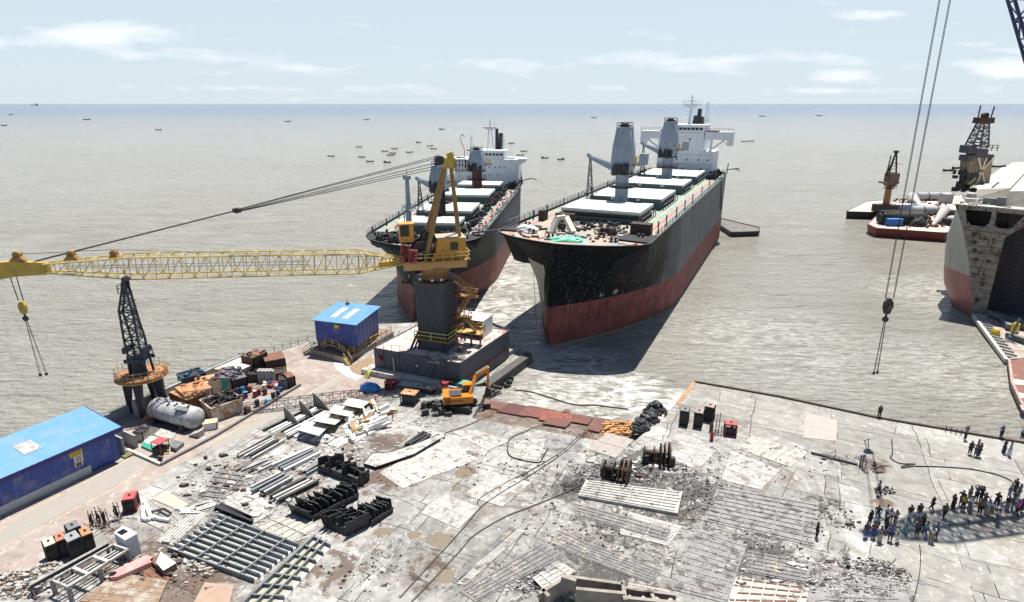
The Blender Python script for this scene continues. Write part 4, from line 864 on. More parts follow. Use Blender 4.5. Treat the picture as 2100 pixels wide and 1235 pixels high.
# round top platform
mb = MB(); mb.lathe((TCx, TCy, 14.1), [(3.3, 0), (3.3, .22)], 24); tp = t.part('top_platform', mb, navy_paint)
mb = MB()
for k in range(24):
    a_ = 2 * pi * k / 24; b_ = 2 * pi * (k + 1) / 24; p_ = (TCx + 3.2 * cos(a_), TCy + 3.2 * sin(a_)); q_ = (TCx + 3.2 * cos(b_), TCy + 3.2 * sin(b_))
    mb.bar((*p_, 14.3), (*p_, 15.3), .06)
    for z in (14.8, 15.3): mb.bar((*p_, z), (*q_, z), .05)
t.part('platform_railing', mb, M('rail_darkred', (.16, .04, .04), None, .6), tp)
for a_ in (-2.2, -1.6, -1.2): 
    mb = MB(); mb.lathe((TCx + 3.2 * cos(a_), TCy + 3.2 * sin(a_), 14.6), [(.05, 0), (.2, .1), (.2, .3), (.05, .35)], 10); t.part('floodlight', mb, white_steel, tp)
mb = MB(); mb.lathe((TCx, TCy, 14.3), [(1.95, 0), (1.95, 1.2), (2.3, 1.3), (2.3, 1.75)], 22); t.part('slew_ring', mb, brown_yellow)
# slewing deck, machinery house, cab; frame turned along the boom
BH = (-13.9, 82.4, 17.2); BT = (-57.3, 70.0, 19.4)
bd = mathutils.Vector((BT[0] - BH[0], BT[1] - BH[1], 0)).normalized(); bn = mathutils.Vector((-bd.y, bd.x, 0))   # bn to the camera side? (-)
ba = atan2(-bd.y, -bd.x)   # house x axis runs away from the boom
def hw(x, y, z): return (TCx + x * cos(ba) - y * sin(ba), TCy + x * sin(ba) + y * cos(ba), z)
def hbx(mb, x0, x1, y0, y1, z0, z1): return mb.hexa([hw(x0, y0, z0), hw(x1, y0, z0), hw(x1, y1, z0), hw(x0, y1, z0)], [hw(x0, y0, z1), hw(x1, y0, z1), hw(x1, y1, z1), hw(x0, y1, z1)])
mb = MB(); hbx(mb, -4.6, 3.9, -2.0, -1.2, 16.05, 17.2); hbx(mb, -4.6, 3.9, 1.2, 2.0, 16.05, 17.2); hbx(mb, -3.6, 3.6, -1.2, 1.2, 16.05, 16.9); hbx(mb, 3.9, 4.2, -2.0, 2.0, 16.0, 17.2)
sdk = t.part('slewing_frame', mb, M('frame_tan', (.50, .30, .12), (.40, .22, .08), .6, rust=(.22, .11, .05), ra=.4))
mb = MB(); hbx(mb, -3.2, 4.6, -2.7, 2.7, 17.203, 17.32); t.part('walk_deck', mb, brown_yellow, sdk)
mb = MB(); mb.rail([hw(-3, -2.65, 17.3), hw(4.5, -2.65, 17.3), hw(4.5, 2.65, 17.3)], 1.1, 1.2, .05); t.part('deck_railing', mb, rail_yellow, sdk)
mb = MB(); mb.hexa([hw(-.4, -1.9, 17.33), hw(4.1, -1.9, 17.33), hw(4.1, 1.4, 17.33), hw(-.4, 1.4, 17.33)], [hw(.2, -1.9, 20.2), hw(4.1, -1.9, 20.2), hw(4.1, 1.4, 20.2), hw(.2, 1.4, 20.2)])
mh = t.part('machinery_house', mb, M('house_orange', (.55, .27, .035), (.44, .2, .03), .5, rust=(.2, .1, .04), ra=.34))
mb = MB(); hbx(mb, 1.9, 3.0, -1.94, -1.9, 18.6, 19.7); t.part('window', mb, glass_dark, mh)
mb = MB(); hbx(mb, .1, 4.2, -2.0, 1.5, 20.203, 20.3); t.part('house_roof', mb, M('roof_dusty', (.40, .36, .30), (.3, .2, .1), .8), mh)
mb = MB()
for k in range(26):
    x, y = random.uniform(-4.2, -.6), random.uniform(-1.8, 1.8); mb.obox(hw(x, y, 0)[:2], random.uniform(0, 3), random.uniform(.3, 1.2), random.uniform(.2, .7), 17.3, 17.4 + random.uniform(.2, 1.4))
mb.lathe(hw(-1.9, -1.3, 18.6), [(1.35, 0), (1.35, .15), (.9, .17), (.9, 2.2), (1.35, 2.22), (1.35, 2.4)], 18, ax=(sin(-ba) , cos(ba), 0)); mb.lathe(hw(-.9, -.8, 20.2), [(1.0, 0), (1.0, .15), (.6, .17), (.6, 1.8), (1.0, 1.82), (1.0, 2.)], 16, ax=(sin(-ba), cos(ba), 0))
t.part('winch_drum', mb, burnt_steel)
mb = MB(); mb.lattice(hw(-4.4, -1.6, 17.3), hw(-4.2, -1.4, 19.6), 1.2, 1.0, 3, .06, .05); mb.lattice(hw(-3.4, -2.4, 17.3), hw(-3.2, -2.3, 19.0), 1., .9, 3, .06, .05); t.part('cab_support', mb, M('rail_red', (.35, .06, .05), None, .6))
mb = MB(); hbx(mb, -4.8, -2.9, -.6, 1.0, 19.8, 20.6); hbx(mb, -4.8, -4.7, -.6, 1.0, 20.6, 22.2); hbx(mb, -3.5, -2.9, -.6, 1.0, 20.6, 22.2); hbx(mb, -4.7, -3.5, .9, 1.0, 20.6, 22.2); hbx(mb, -4.95, -2.8, -.75, 1.1, 22.2, 22.35)
cb = t.part('operator_cab', mb, M('cab_orange', (.58, .27, .03), (.46, .2, .03), .5, rust=(.25, .2, .12), ra=.34))
mb = MB(); hbx(mb, -4.66, -3.52, -.56, -.5, 20.6, 22.18); t.part('cab_window', mb, glass_dark, cb)
# A-frame
AX = hw(2.6, .2, 31.2)
for nm, (x, y, r) in dict(a=(-1.6, -1.75, .34), b=(-1.9, 1.5, .34), c=(3.6, -1.75, .24), d=(3.9, 1.6, .24)).items():
    mb = MB(); mb.tube(hw(x, y, 17.2), hw(2.3 + (.35 if x > 0 else -.25), .2 + (.25 if y > 0 else -.25), 30.4), r, r * .85, 8); t.part('frame_leg', mb, brown_yellow)
mb = MB(); hbx(mb, 1.6, 3.2, -.7, 1.1, 29.6, 31.0); mb.lathe(hw(2.6, -.5, 31.3), [(.45, 0), (.45, 1.0)], 14, ax=(sin(-ba), cos(ba), 0)); t.part('frame_head', mb, yellow_paint)
mb = MB(); mb.lathe(hw(1.1, -.7, 30.7), [(.6, 0), (.6, 1.6)], 12, ax=(sin(-ba), cos(ba), 0)); mb.bar(hw(.6, .1, 30.5), hw(1.8, .1, 30.9), .5); t.part('sheave_block', mb, burnt_steel)
mb = MB(); hbx(mb, 3.2, 5.0, -1, 1.2, 29.2, 29.3); mb.rail([hw(3.2, -1, 29.3), hw(5, -1, 29.3), hw(5, 1.2, 29.3), hw(3.2, 1.2, 29.3)], 1.2, .9, .05); t.part('head_platform', mb, burnt_steel); mb = MB(); mb.path([hw(4.9, 1, 29.3), hw(4.8, 1, 32), hw(4.2, 1, 33.4), hw(4.5, 1, 34), hw(4.9, 1, 33.6)], .04); t.part('cable_hook', mb, burnt_steel)
# boom: tapered heel, long truss, tapered nose, box head
bD = (mathutils.Vector(BT) - mathutils.Vector(BH)); bl_ = bD.length; bu = bD.normalized()
def bp(tt): return mathutils.Vector(BH) + bD * tt
mb = MB(); mb.lattice(bp(.02), bp(.16), .8, 2.7, 6, .10, .05, .6, 2.7); mb.lattice(bp(.16), bp(.76), 2.7, 2.7, 19, .10, .045); mb.lattice(bp(.76), bp(.965), 2.7, 1.1, 7, .10, .045, 2.7, 1.0)
t.part('lattice_boom', mb, boom_yellow)
mb = MB(); r_ = bu.cross(mathutils.Vector((0, 0, 1))).normalized() * .45; uu = r_.normalized().cross(bu) 
def plate(o_, z0, z1, p0, p1):
    return [p0 + o_ + uu * z0, p1 + o_ + uu * z0, p1 + o_ + uu * z1, p0 + o_ + uu * z1]
hx = lambda p0, a0, b0, p1, a1, b1: mb.hexa([p0 - r_ + uu * a0, p0 + r_ + uu * a0, p0 + r_ + uu * b0, p0 - r_ + uu * b0], [p1 - r_ + uu * a1, p1 + r_ + uu * a1, p1 + r_ + uu * b1, p1 - r_ + uu * b1])
hx(bp(.955), -.75, .6, bp(1.03), -.9, .95); hx(bp(1.03), -.9, .95, bp(1.075), -1.3, .75); hx(bp(1.075), -1.3, .75, bp(1.115), -2.0, -.6)
t.part('boom_head', mb, yellow_paint)
mb = MB(); hx(bp(-.005), -.35, .35, bp(.10), -.8, -.1) ; t.part('boom_foot', mb, yellow_paint)
for tt in (.80, .90, 1.02):
    mb = MB(); c_ = bp(tt) + uu * ((1.35 if tt < .7 else .95)); mb.hexa([c_ - bu * .8 - r_, c_ + bu * .8 - r_, c_ + bu * .8 + r_, c_ - bu * .8 + r_], [c_ - bu * .2 - r_ + uu * .7, c_ + bu * .2 - r_ + uu * .7, c_ + bu * .2 + r_ + uu * .7, c_ - bu * .2 + r_ + uu * .7]); mb.lathe(c_ - r_ + uu * .75, [(.4, 0), (.4, .9)], 10, ax=r_); t.part('rope_guide', mb, brown_yellow)
mb = MB(); spd = mathutils.Vector(hw(.8, .1, 30.7)); tipp = bp(.985) + uu * .8; mid = spd.lerp(tipp, .53)
for o_ in (-1.1, -.75, -.35, .25, .5):
    mb.tube(spd + bn * o_ * .8 + mathutils.Vector((0, 0, o_ * 1.1)), mid + bn * o_ * .5 + mathutils.Vector((0, 0, o_ * .25)), .05, n=5)
for o_ in (-.35, .35): mb.tube(mid + bn * o_ * .7, tipp + bn * o_, .055, n=5)
mb.tube(bp(.1) + uu * .6, bp(.8) + uu * 2.1, .03, n=4); mb.tube(bp(.8) + uu * 2.1, bp(1.02) + uu * 1.7, .035, n=4)
for o_ in (-.25, .2): mb.tube(bp(.3) + uu * o_, bp(.92) + uu * (o_ * .5), .03, n=4)
t.part('pendant_rope', mb, cable_mat)
mb = MB(); mb.bar(mid - bu * .5, mid + bu * .5, .4, .5); mb.lathe(mid - bn * .4, [(.35, 0), (.35, .8)], 10, ax=bn); t.part('spreader_block', mb, dark_rust)
# hanging hook block: swings a little to the side, as in the photo
hk = (BT[0] + .9, BT[1] + .2); hp = bp(1.04)
t = Thing('hook_block', 'yellow hook block with four slings hanging from the left end of the orange crane boom', 'hook block', (hp.x, hp.y, 10))
def hook(t, top, zblk, zend, s, lx, mat, bw=.8, lean=(0, 0), slack=.55, zig=None):
    x, y = top[0], top[1]; mb = MB(); zt = top[2]
    bx, by = x + lean[0] * (zt - zblk), y + lean[1] * (zt - zblk)
    for i, o_ in enumerate((-1, -.8, .8, 1)): mb.tube((x + o_ * lx, y, zt), (bx + o_ * s * .42, by, zblk + .9), .035, n=4)
    t.part('hoist_rope', mb, cable_mat)
    mb = MB(); P_ = [(-.28, -.9), (.28, -.9), (.5, -.2), (.5, .4), (.15, .95), (-.15, .95), (-.5, .4), (-.5, -.2)]
    vs = [(bx + p * bw, by - .18, zblk + q * bw) for p, q in P_] + [(bx + p * bw, by + .18, zblk + q * bw) for p, q in P_]
    n_ = 8; mb.add(vs, [tuple(range(n_)), tuple(range(n_, 2 * n_))[::-1]] + [(i, i + n_, (i + 1) % n_ + n_, (i + 1) % n_) for i in range(n_)]); blk = t.part('block', mb, mat)
    mb = MB(); mb.tube((bx, by, zblk - .9 * bw), (bx, by, zblk - 1.5 * bw), .12, n=8); mb.lathe((bx, by - .1, zblk - 1.6 * bw), [(.34, 0), (.34, .2)], 12, ax=(0, 1, 0)); t.part('hook', mb, burnt_steel, blk)
    mb = MB(); ex, ey = x + lean[0] * (zt - zend), y + lean[1] * (zt - zend)
    for o_ in (-.32, -.2, .2, .32):
        mb.tube((bx + o_ * .3, by, zblk - 1.7 * bw), (ex + o_ * slack * 2, ey + o_ * .5, zend), .03, n=4); mb.bar((ex + o_ * slack * 2, ey + o_ * .5, zend), (ex + o_ * slack * 2, ey + o_ * .5, zend - .35), .12)
    t.part('sling', mb, cable_mat)
    return bx, by
hook(t, (hp.x, hp.y, hp.z - .9), 14.6, 6.0, .8, .42, yellow_paint, .85, lean=(.045, 0))

# container on the caisson deck
def cont(t, A_, ux, lx, ly, z0, h, mtop, mside, mend):
    ux = mathutils.Vector((ux[0], ux[1], 0)).normalized(); vy = mathutils.Vector((-ux.y, ux.x, 0)); A_ = mathutils.Vector((A_[0], A_[1], 0))
    P_ = lambda i, j, z: A_ + ux * i + vy * j + mathutils.Vector((0, 0, z))
    mb = MB(); mb.hexa([P_(0, 0, z0), P_(lx, 0, z0), P_(lx, ly, z0), P_(0, ly, z0)], [P_(0, 0, z0 + h), P_(lx, 0, z0 + h), P_(lx, ly, z0 + h), P_(0, ly, z0 + h)])
    for k in range(int(lx / .3)): x = .15 + k * .3; mb.hexa([P_(x, -.04, z0 + .15), P_(x + .15, -.04, z0 + .15), P_(x + .15, 0, z0 + .15), P_(x, 0, z0 + .15)], [P_(x, -.04, z0 + h - .15), P_(x + .15, -.04, z0 + h - .15), P_(x + .15, 0, z0 + h - .15), P_(x, 0, z0 + h - .15)])
    t.part('body', mb, mside)
    mb = MB(); mb.hexa([P_(-.02, -.05, z0 + h), P_(lx + .02, -.05, z0 + h), P_(lx + .02, ly + .02, z0 + h), P_(-.02, ly + .02, z0 + h)], [P_(-.02, -.05, z0 + h + .06), P_(lx + .02, -.05, z0 + h + .06), P_(lx + .02, ly + .02, z0 + h + .06), P_(-.02, ly + .02, z0 + h + .06)]); t.part('roof', mb, mtop)
    mb = MB(); mb.hexa([P_(lx, 0, z0 + .02), P_(lx + .05, 0, z0 + .02), P_(lx + .05, ly, z0 + .02), P_(lx, ly, z0 + .02)], [P_(lx, 0, z0 + h), P_(lx + .05, 0, z0 + h), P_(lx + .05, ly, z0 + h), P_(lx, ly, z0 + h)]); t.part('end_wall', mb, mend)
c0 = G(990, 695, ZC)
t = Thing('shipping_container', 'dark green container with a white roof and end wall behind the crane tower', 'container', (c0[0] - 3, c0[1], ZC))
cont(t, (c0[0] - 6.07, c0[1] + 2.58), (6, -2.55), 6.6, 3.5, ZC + .02, 2.75, M('cont_white', (.74, .73, .70), (.62, .6, .57), .6, rust=(.45, .25, .15), ra=.30), M('cont_green', (.02, .035, .025), (.035, .05, .03), .5, rust=(.10, .10, .04), ra=.34), M('cont_end', (.58, .59, .60), (.5, .5, .5), .6, rust=(.1, .1, .1), ra=.28))
for i, (px, py, l_) in enumerate([(905, 735, 2.6), (930, 722, 2.0), (880, 738, 3.0), (940, 735, 1.2)]):
    c = G(px, py, ZC); mb = MB()
    for k in range(5): a_ = random.uniform(-.6, .2); mb.bar((c[0] + random.uniform(-.9, .9), c[1] + random.uniform(-.8, .8), ZC + .1 + k * .05), (c[0] + l_ * cos(a_) * .6, c[1] + l_ * sin(a_) + random.uniform(-.4, .4), ZC + .14 + k * .05), .22, .06)
    single('plate_pile', mb, grey_steel if i % 2 else light_steel, ['loose steel strips lying right of the tower foot on the caisson deck', 'small pile of steel strips by the landing posts on the caisson deck', 'grey strips piled against the front of the black tower foot', 'few pale strips near the right rim of the caisson deck'][i], 'scrap pile')

# ================================================================== SMALL BLUE SHED ON ITS PLATFORM
def corrug(name, c, c2):
    m, n, l, bs = nodes_of(name); ob = n.new('ShaderNodeTexCoord').outputs['Object']
    wv = n.new('ShaderNodeTexWave'); wv.inputs['Scale'].default_value = 1.1; wv.bands_direction = 'X'; l.new(ob, wv.inputs[0])
    a = noise(n, l, ob, .8, 5); col = mixc(n, l, mapr(n, l, a, .35, .65), c, c2); col = mixc(n, l, mth(n, l, 'MULTIPLY', wv.outputs['Fac'], .55), col, tuple(x * .55 for x in c))
    d = mapr(n, l, noise(n, l, ob, .5, 9, .78), .50, .64, 0, .4); col = mixc(n, l, d, col, (.3, .27, .24))
    l.new(col, bs.inputs['Base Color']); bs.inputs['Roughness'].default_value = .42; bumpn(n, l, bs, wv.outputs['Fac'], .05, .8); return m
shed_blue = corrug('shed_wall_blue', (.018, .065, .34), (.018, .05, .26)); roof_blue = corrug('shed_roof_blue', (.10, .27, .46), (.13, .31, .50))
plinth = M('plinth', (.16, .15, .13), (.11, .10, .09), .9, streak=(.08, .07, .06), sa=.45)
ZP = .95
pA, pB, pC = G(636, 716, ZP), G(712, 735, ZP), G(790, 690, ZP)
pu = (pB[0] - pA[0], pB[1] - pA[1]); pv = (pC[0] - pB[0], pC[1] - pB[1])
P4 = lambda i, j, z: cad(pA, pu, pv, i, j, z)
t = Thing('shed_platform', 'raised concrete platform under the small blue shed', 'platform', (pA[0], pA[1], 0))
mb = MB(); mb.hexa([P4(0, 0, -.3), P4(1, 0, -.3), P4(1, 1.25, -.3), P4(0, 1.25, -.3)], [P4(0, 0, ZP), P4(1, 0, ZP), P4(1, 1.25, ZP), P4(0, 1.25, ZP)]); t.part('base', mb, M('platform_concrete', (.33, .29, .24), (.25, .21, .17), .9, streak=(.12, .09, .07), sa=.45))
mb = MB(); mb.hexa([P4(.02, .02, ZP + .003), P4(.98, .02, ZP + .003), P4(.98, 1.24, ZP + .003), P4(.02, 1.24, ZP + .003)], [P4(.02, .02, ZP + .01), P4(.98, .02, ZP + .01), P4(.98, 1.24, ZP + .01), P4(.02, 1.24, ZP + .01)]); t.part('top', mb, M('platform_top', (.18, .09, .07), (.28, .2, .16), .9))
mb = MB(); mb.rail([P4(.98, .05, ZP), P4(.98, 1.2, ZP)], 1.1, 1.4, .05); t.part('railing', mb, rail_yellow)
mb = MB(); mb.rail([P4(.01, .02, ZP), P4(.01, .5, ZP)], 1.1, 1.0, .04); t.part('railing', mb, rail_grey)
def steps(name, top, bot, wd, mat):
    mb = MB(); A_, B_ = mathutils.Vector(bot), mathutils.Vector(top); s_ = mathutils.Vector((-(B_ - A_).y, (B_ - A_).x, 0)).normalized() * wd / 2
    for o_ in (-1, 1): mb.bar(A_ + s_ * o_, B_ + s_ * o_, .08, .2); mb.bar(A_ + s_ * o_ + mathutils.Vector((0, 0, .9)), B_ + s_ * o_ + mathutils.Vector((0, 0, .9)), .06); mb.bar(A_ + s_ * o_, A_ + s_ * o_ + mathutils.Vector((0, 0, .9)), .06); mb.bar(B_ + s_ * o_, B_ + s_ * o_ + mathutils.Vector((0, 0, .9)), .06)
    for k in range(6): p_ = A_.lerp(B_, (k + .5) / 6); mb.bar(p_ - s_, p_ + s_, .24, .06)
    return mb
t.part('steps', steps('s', P4(0, .1, ZP), G(624, 727, .1), .8, black_steel), black_steel); t.part('steps', steps('s', P4(.97, 0, ZP), G(718, 748, .1), .8, black_steel), rail_yellow)
sA, sB, sC = G(652, 713, ZP), G(735, 724, ZP), G(777, 690, ZP)
su = (sB[0] - sA[0], sB[1] - sA[1]); sv = (sC[0] - sB[0], sC[1] - sB[1]); S4 = lambda i, j, z: cad(sA, su, sv, i, j, z)
t = Thing('blue_shed', 'small bright blue metal shed with two white roof lights on the raised platform', 'shed', (sA[0], sA[1], ZP))
mb = MB(); mb.hexa([S4(0, 0, ZP + .02), S4(1, 0, ZP + .02), S4(1, 1, ZP + .02), S4(0, 1, ZP + .02)], [S4(0, 0, 2.1), S4(1, 0, 2.1), S4(1, 1, 2.1), S4(0, 1, 2.1)]); t.part('plinth', mb, plinth)
zf = Yp(734, 665, sB[1])[2]; zfl = Yp(645, 650, sA[1])[2]; zbk = zf + .35
mb = MB(); mb.hexa([S4(-.01, -.01, 2.103), S4(1.01, -.01, 2.103), S4(1.01, 1.01, 2.103), S4(-.01, 1.01, 2.103)], [S4(-.01, -.01, zf - .12), S4(1.01, -.01, zf - .12), S4(1.01, 1.01, zf - .0), S4(-.01, 1.01, zf - .0)]); wl_ = t.part('wall', mb, shed_blue)
mb = MB(); mb.hexa([S4(-.05, -.08, zf), S4(1.05, -.08, zf), S4(1.06, 1.10, zf + .25), S4(-.05, 1.10, zf + .25)], [S4(-.05, -.08, zf + .09), S4(1.05, -.08, zf + .09), S4(1.06, 1.10, zf + .34), S4(-.05, 1.10, zf + .34)]); rf = t.part('roof', mb, roof_blue)
for i in (.26, .56):
    zz = lambda j: zf + .09 + .25 * (j + .08) / 1.18
    mb = MB(); mb.hexa([S4(i, .2, zz(.2) + .004), S4(i + .13, .2, zz(.2) + .004), S4(i + .13, .78, zz(.78) + .004), S4(i, .78, zz(.78) + .004)], [S4(i, .2, zz(.2) + .03), S4(i + .13, .2, zz(.2) + .03), S4(i + .13, .78, zz(.78) + .03), S4(i, .78, zz(.78) + .03)]); t.part('roof_light', mb, white_steel, rf)
def text_on(parent, body, size, loc, rot, mat, name='lettering'):
    cu_ = bpy.data.curves.new(name, 'FONT'); cu_.body = body; cu_.size = size; cu_.extrude = .004; cu_.align_x = 'CENTER'; cu_.align_y = 'CENTER'
    o = bpy.data.objects.new(name, cu_); C.objects.link(o); dg = bpy.context.evaluated_depsgraph_get(); me = bpy.data.meshes.new_from_object(o.evaluated_get(dg)); bpy.data.objects.remove(o)
    o = bpy.data.objects.new(name, me); me.materials.clear(); me.materials.append(mat); C.objects.link(o); o.parent = parent; o.location = loc; o.rotation_euler = rot; return o
sign_y = M('sign_yellow', (.72, .50, .04), None, .5, bump=0)
ang_s = atan2(su[1], su[0]); sn = (su[1] / hypot(*su), -su[0] / hypot(*su))
def wall_sign(t, P_, i0, i1, z0, z1, mat, out=.05, name='sign'):
    a_, b_ = P_(i0, 0, z0), P_(i1, 0, z0); n_ = mathutils.Vector((b_[1] - a_[1], a_[0] - b_[0], 0)).normalized()
    q = lambda p_, o_, z: (p_[0] + n_.x * o_, p_[1] + n_.y * o_, z)
    mb = MB(); mb.hexa([q(a_, out, z0), q(b_, out, z0), q(b_, .01, z0), q(a_, .01, z0)], [q(a_, out, z1), q(b_, out, z1), q(b_, .01, z1), q(a_, .01, z1)])
    return t.part(name, mb, mat), ((a_[0] + b_[0]) / 2 + n_.x * (out + .01), (a_[1] + b_[1]) / 2 + n_.y * (out + .01), (z0 + z1) / 2)
sg, cpos = wall_sign(t, S4, .47, .59, zf - 1.0, zf - .45, sign_y, .16)
mb = MB(); mb.bar(S4(.8, -.03, 2.1), S4(.8, -.03, 3.2), .06); t.part('downpipe', mb, rail_grey)
mb = MB(); q = S4(.25, 1.0, zf + .3); mb.box(q[0] - .3, q[0] + .3, q[1] - .2, q[1] + .2, q[2], q[2] + .3); mb.bar(q, (q[0], q[1], q[2] + 1.1), .07); t.part('roof_vent', mb, black_steel, rf)
# arched crossover stair at its front
t = Thing('crossover_steps', 'arched steel steps with yellow handrails in front of the small blue shed', 'steps', xy(P4(.6, .25, 0)) + (ZP,))
mb = MB(); pr_ = [(.22, 0), (.40, 1.0), (.62, 1.0), (.86, .02)]
for j in (.10, .24):
    P_ = [P4(i, j, ZP + z) for i, z in pr_]
    for a_, b_ in zip(P_, P_[1:]): mb.bar(a_, b_, .1, .25)
for (i0, z0), (i1, z1) in zip(pr_, pr_[1:]):
    for k in range(7): f_ = k / 6; mb.bar(P4(i0 + (i1 - i0) * f_, .10, ZP + z0 + (z1 - z0) * f_), P4(i0 + (i1 - i0) * f_, .24, ZP + z0 + (z1 - z0) * f_), .22, .05)
t.part('tread_frame', mb, grey_steel)
for j in (.10, .24):
    mb = MB(); P_ = [P4(i, j, ZP + z) for i, z in pr_]; mb.rail(P_, .95, .8, .045); t.part('handrail', mb, rail_yellow)

# ================================================================== LONG BLUE SHED
LA, LB = G(0, 1058), G(247, 941); lu = mathutils.Vector((LB[0] - LA[0], LB[1] - LA[1], 0)).normalized(); lv = mathutils.Vector((-lu.y, lu.x, 0)); 
L0 = mathutils.Vector(LA) - lu * 22; LL = (mathutils.Vector(LB) - L0).length
P5 = lambda i, j, z: tuple(L0 + lu * i + lv * j + mathutils.Vector((0, 0, z)))
t = Thing('blue_shed', 'long dark blue metal shed with a light blue roof at the left edge', 'shed', tuple(L0 + lu * (LL - 12)))
def on_line(px, py, j):   # intersect a photo point with the front wall plane -> (along, z)
    d = mathutils.Vector(ray(px, py)); c_ = mathutils.Vector((0, 0, CAMZ)); n_ = lv; k = ((L0 + lv * j) - c_).dot(n_) / d.dot(n_); p_ = c_ + d * k; return (p_ - L0).dot(lu), p_.z
ze = on_line(258, 866, 0)[1]; DW = 6.2
mb = MB(); mb.hexa([P5(0, -.05, 0), P5(LL - 3.0, -.05, 0), P5(LL - 3.0, DW, 0), P5(0, DW, 0)], [P5(0, -.05, .9), P5(LL - 3.0, -.05, .9), P5(LL - 3.0, DW, .9), P5(0, DW, .9)]); t.part('plinth', mb, M('plinth_pale', (.50, .50, .50), (.4, .4, .4), .9))
mb = MB(); mb.hexa([P5(0, 0, .903), P5(LL - 3, 0, .903), P5(LL - 3, DW, .903), P5(0, DW, .903)], [P5(0, 0, ze), P5(LL - 3, 0, ze), P5(LL - 3, DW, ze + .5), P5(0, DW, ze + .5)])
mb.hexa([P5(LL - 3, 0, .1), P5(LL, 0, .1), P5(LL, DW, .1), P5(LL - 3, DW, .1)], [P5(LL - 3, 0, ze), P5(LL, 0, ze), P5(LL, DW, ze + .5), P5(LL - 3, DW, ze + .5)]); t.part('wall', mb, shed_blue)
mb = MB(); mb.hexa([P5(-1, -.7, ze - .05), P5(LL + .5, -.7, ze - .05), P5(LL + .5, DW + .4, ze + .6), P5(-1, DW + .4, ze + .6)], [P5(-1, -.7, ze + .05), P5(LL + .5, -.7, ze + .05), P5(LL + .5, DW + .4, ze + .70), P5(-1, DW + .4, ze + .70)]); rf = t.part('roof', mb, roof_blue)
mb = MB(); mb.hexa([P5(-1, -.75, ze - .42), P5(LL + .55, -.75, ze - .42), P5(LL + .55, -.7, ze - .42), P5(-1, -.7, ze - .42)], [P5(-1, -.75, ze + .08), P5(LL + .55, -.75, ze + .08), P5(LL + .55, -.7, ze + .08), P5(-1, -.7, ze + .08)])
mb.hexa([P5(LL + .5, -.7, ze - .42), P5(LL + .55, -.7, ze - .42), P5(LL + .55, DW + .4, ze + .3), P5(LL + .5, DW + .4, ze + .3)], [P5(LL + .5, -.7, ze + .08), P5(LL + .55, -.7, ze + .08), P5(LL + .55, DW + .4, ze + .74), P5(LL + .5, DW + .4, ze + .74)]); t.part('fascia', mb, M('fascia_blue', (.02, .02, .17), None, .4), rf)
i0 = on_line(95, 905, 2)[0]; mb = MB(); zz = lambda j: ze + .05 + .65 * (j + .7) / (DW + 1.1)
mb.hexa([P5(i0 - 2.2, 1.6, zz(1.6) + .005), P5(i0 - .6, 1.6, zz(1.6) + .005), P5(i0 - .6, 4.0, zz(4) + .005), P5(i0 - 2.2, 4.0, zz(4) + .005)], [P5(i0 - 2.2, 1.6, zz(1.6) + .05), P5(i0 - .6, 1.6, zz(1.6) + .05), P5(i0 - .6, 4.0, zz(4) + .05), P5(i0 - 2.2, 4.0, zz(4) + .05)]); t.part('roof_light', mb, light_steel, rf)
mb = MB(); mb.hexa([P5(LL - 3.4, -.04, .25), P5(LL - .7, -.04, .25), P5(LL - .7, 0, .25), P5(LL - 3.4, 0, .25)], [P5(LL - 3.4, -.04, 3.2), P5(LL - .7, -.04, 3.2), P5(LL - .7, 0, 3.2), P5(LL - 3.4, 0, 3.2)]); t.part('sliding_door', mb, shed_blue)
Lw = lambda i, j, z: P5(i, j, z)
for (px0, px1, pyt, pyb, mat, txt) in [((139), 166, 920, 937, sign_y, ('FULL', 'SAFETY')), (150, 168, 934, 949, white_steel, None), (152, 169, 948, 957, M('sign_orange', (.7, .38, .10), (.7, .6, .5), .5, bump=0), None)]:
    ia, za = on_line(px0, pyt + 3, 0); ib, _ = on_line(px1, pyt - 3, 0); _, zb_ = on_line((px0 + px1) / 2, pyb, 0); _, za = on_line((px0 + px1) / 2, pyt, 0)
    mb = MB(); mb.hexa([P5(ia, -.06, zb_), P5(ib, -.06, zb_), P5(ib, -.01, zb_), P5(ia, -.01, zb_)], [P5(ia, -.06, za), P5(ib, -.06, za), P5(ib, -.01, za), P5(ia, -.01, za)]); s_ = t.part('sign', mb, mat)
    for k in range(3 if txt else 4):
        z_ = za - (za - zb_) * (k + .7) / (3.4 if txt else 4.6); mb = MB(); n_ = 5
        for w_ in range(n_):
            x0 = ia + .12 + (ib - ia - .24) * w_ / n_; mb.hexa([P5(x0, -.072, z_ - .05), P5(x0 + (ib - ia) * .13, -.072, z_ - .05), P5(x0 + (ib - ia) * .13, -.06, z_ - .05), P5(x0, -.06, z_ - .05)], [P5(x0, -.072, z_ + .03), P5(x0 + (ib - ia) * .13, -.072, z_ + .03), P5(x0 + (ib - ia) * .13, -.06, z_ + .03), P5(x0, -.06, z_ + .03)])
        t.part('print_line', mb, cable_mat, s_)
e0 = G(262, 925)
t = Thing('open_store', 'small open-fronted concrete store against the end of the long blue shed', 'store', e0)
mb = MB(); q = lambda i, j, z: P5(LL + i, j, z)
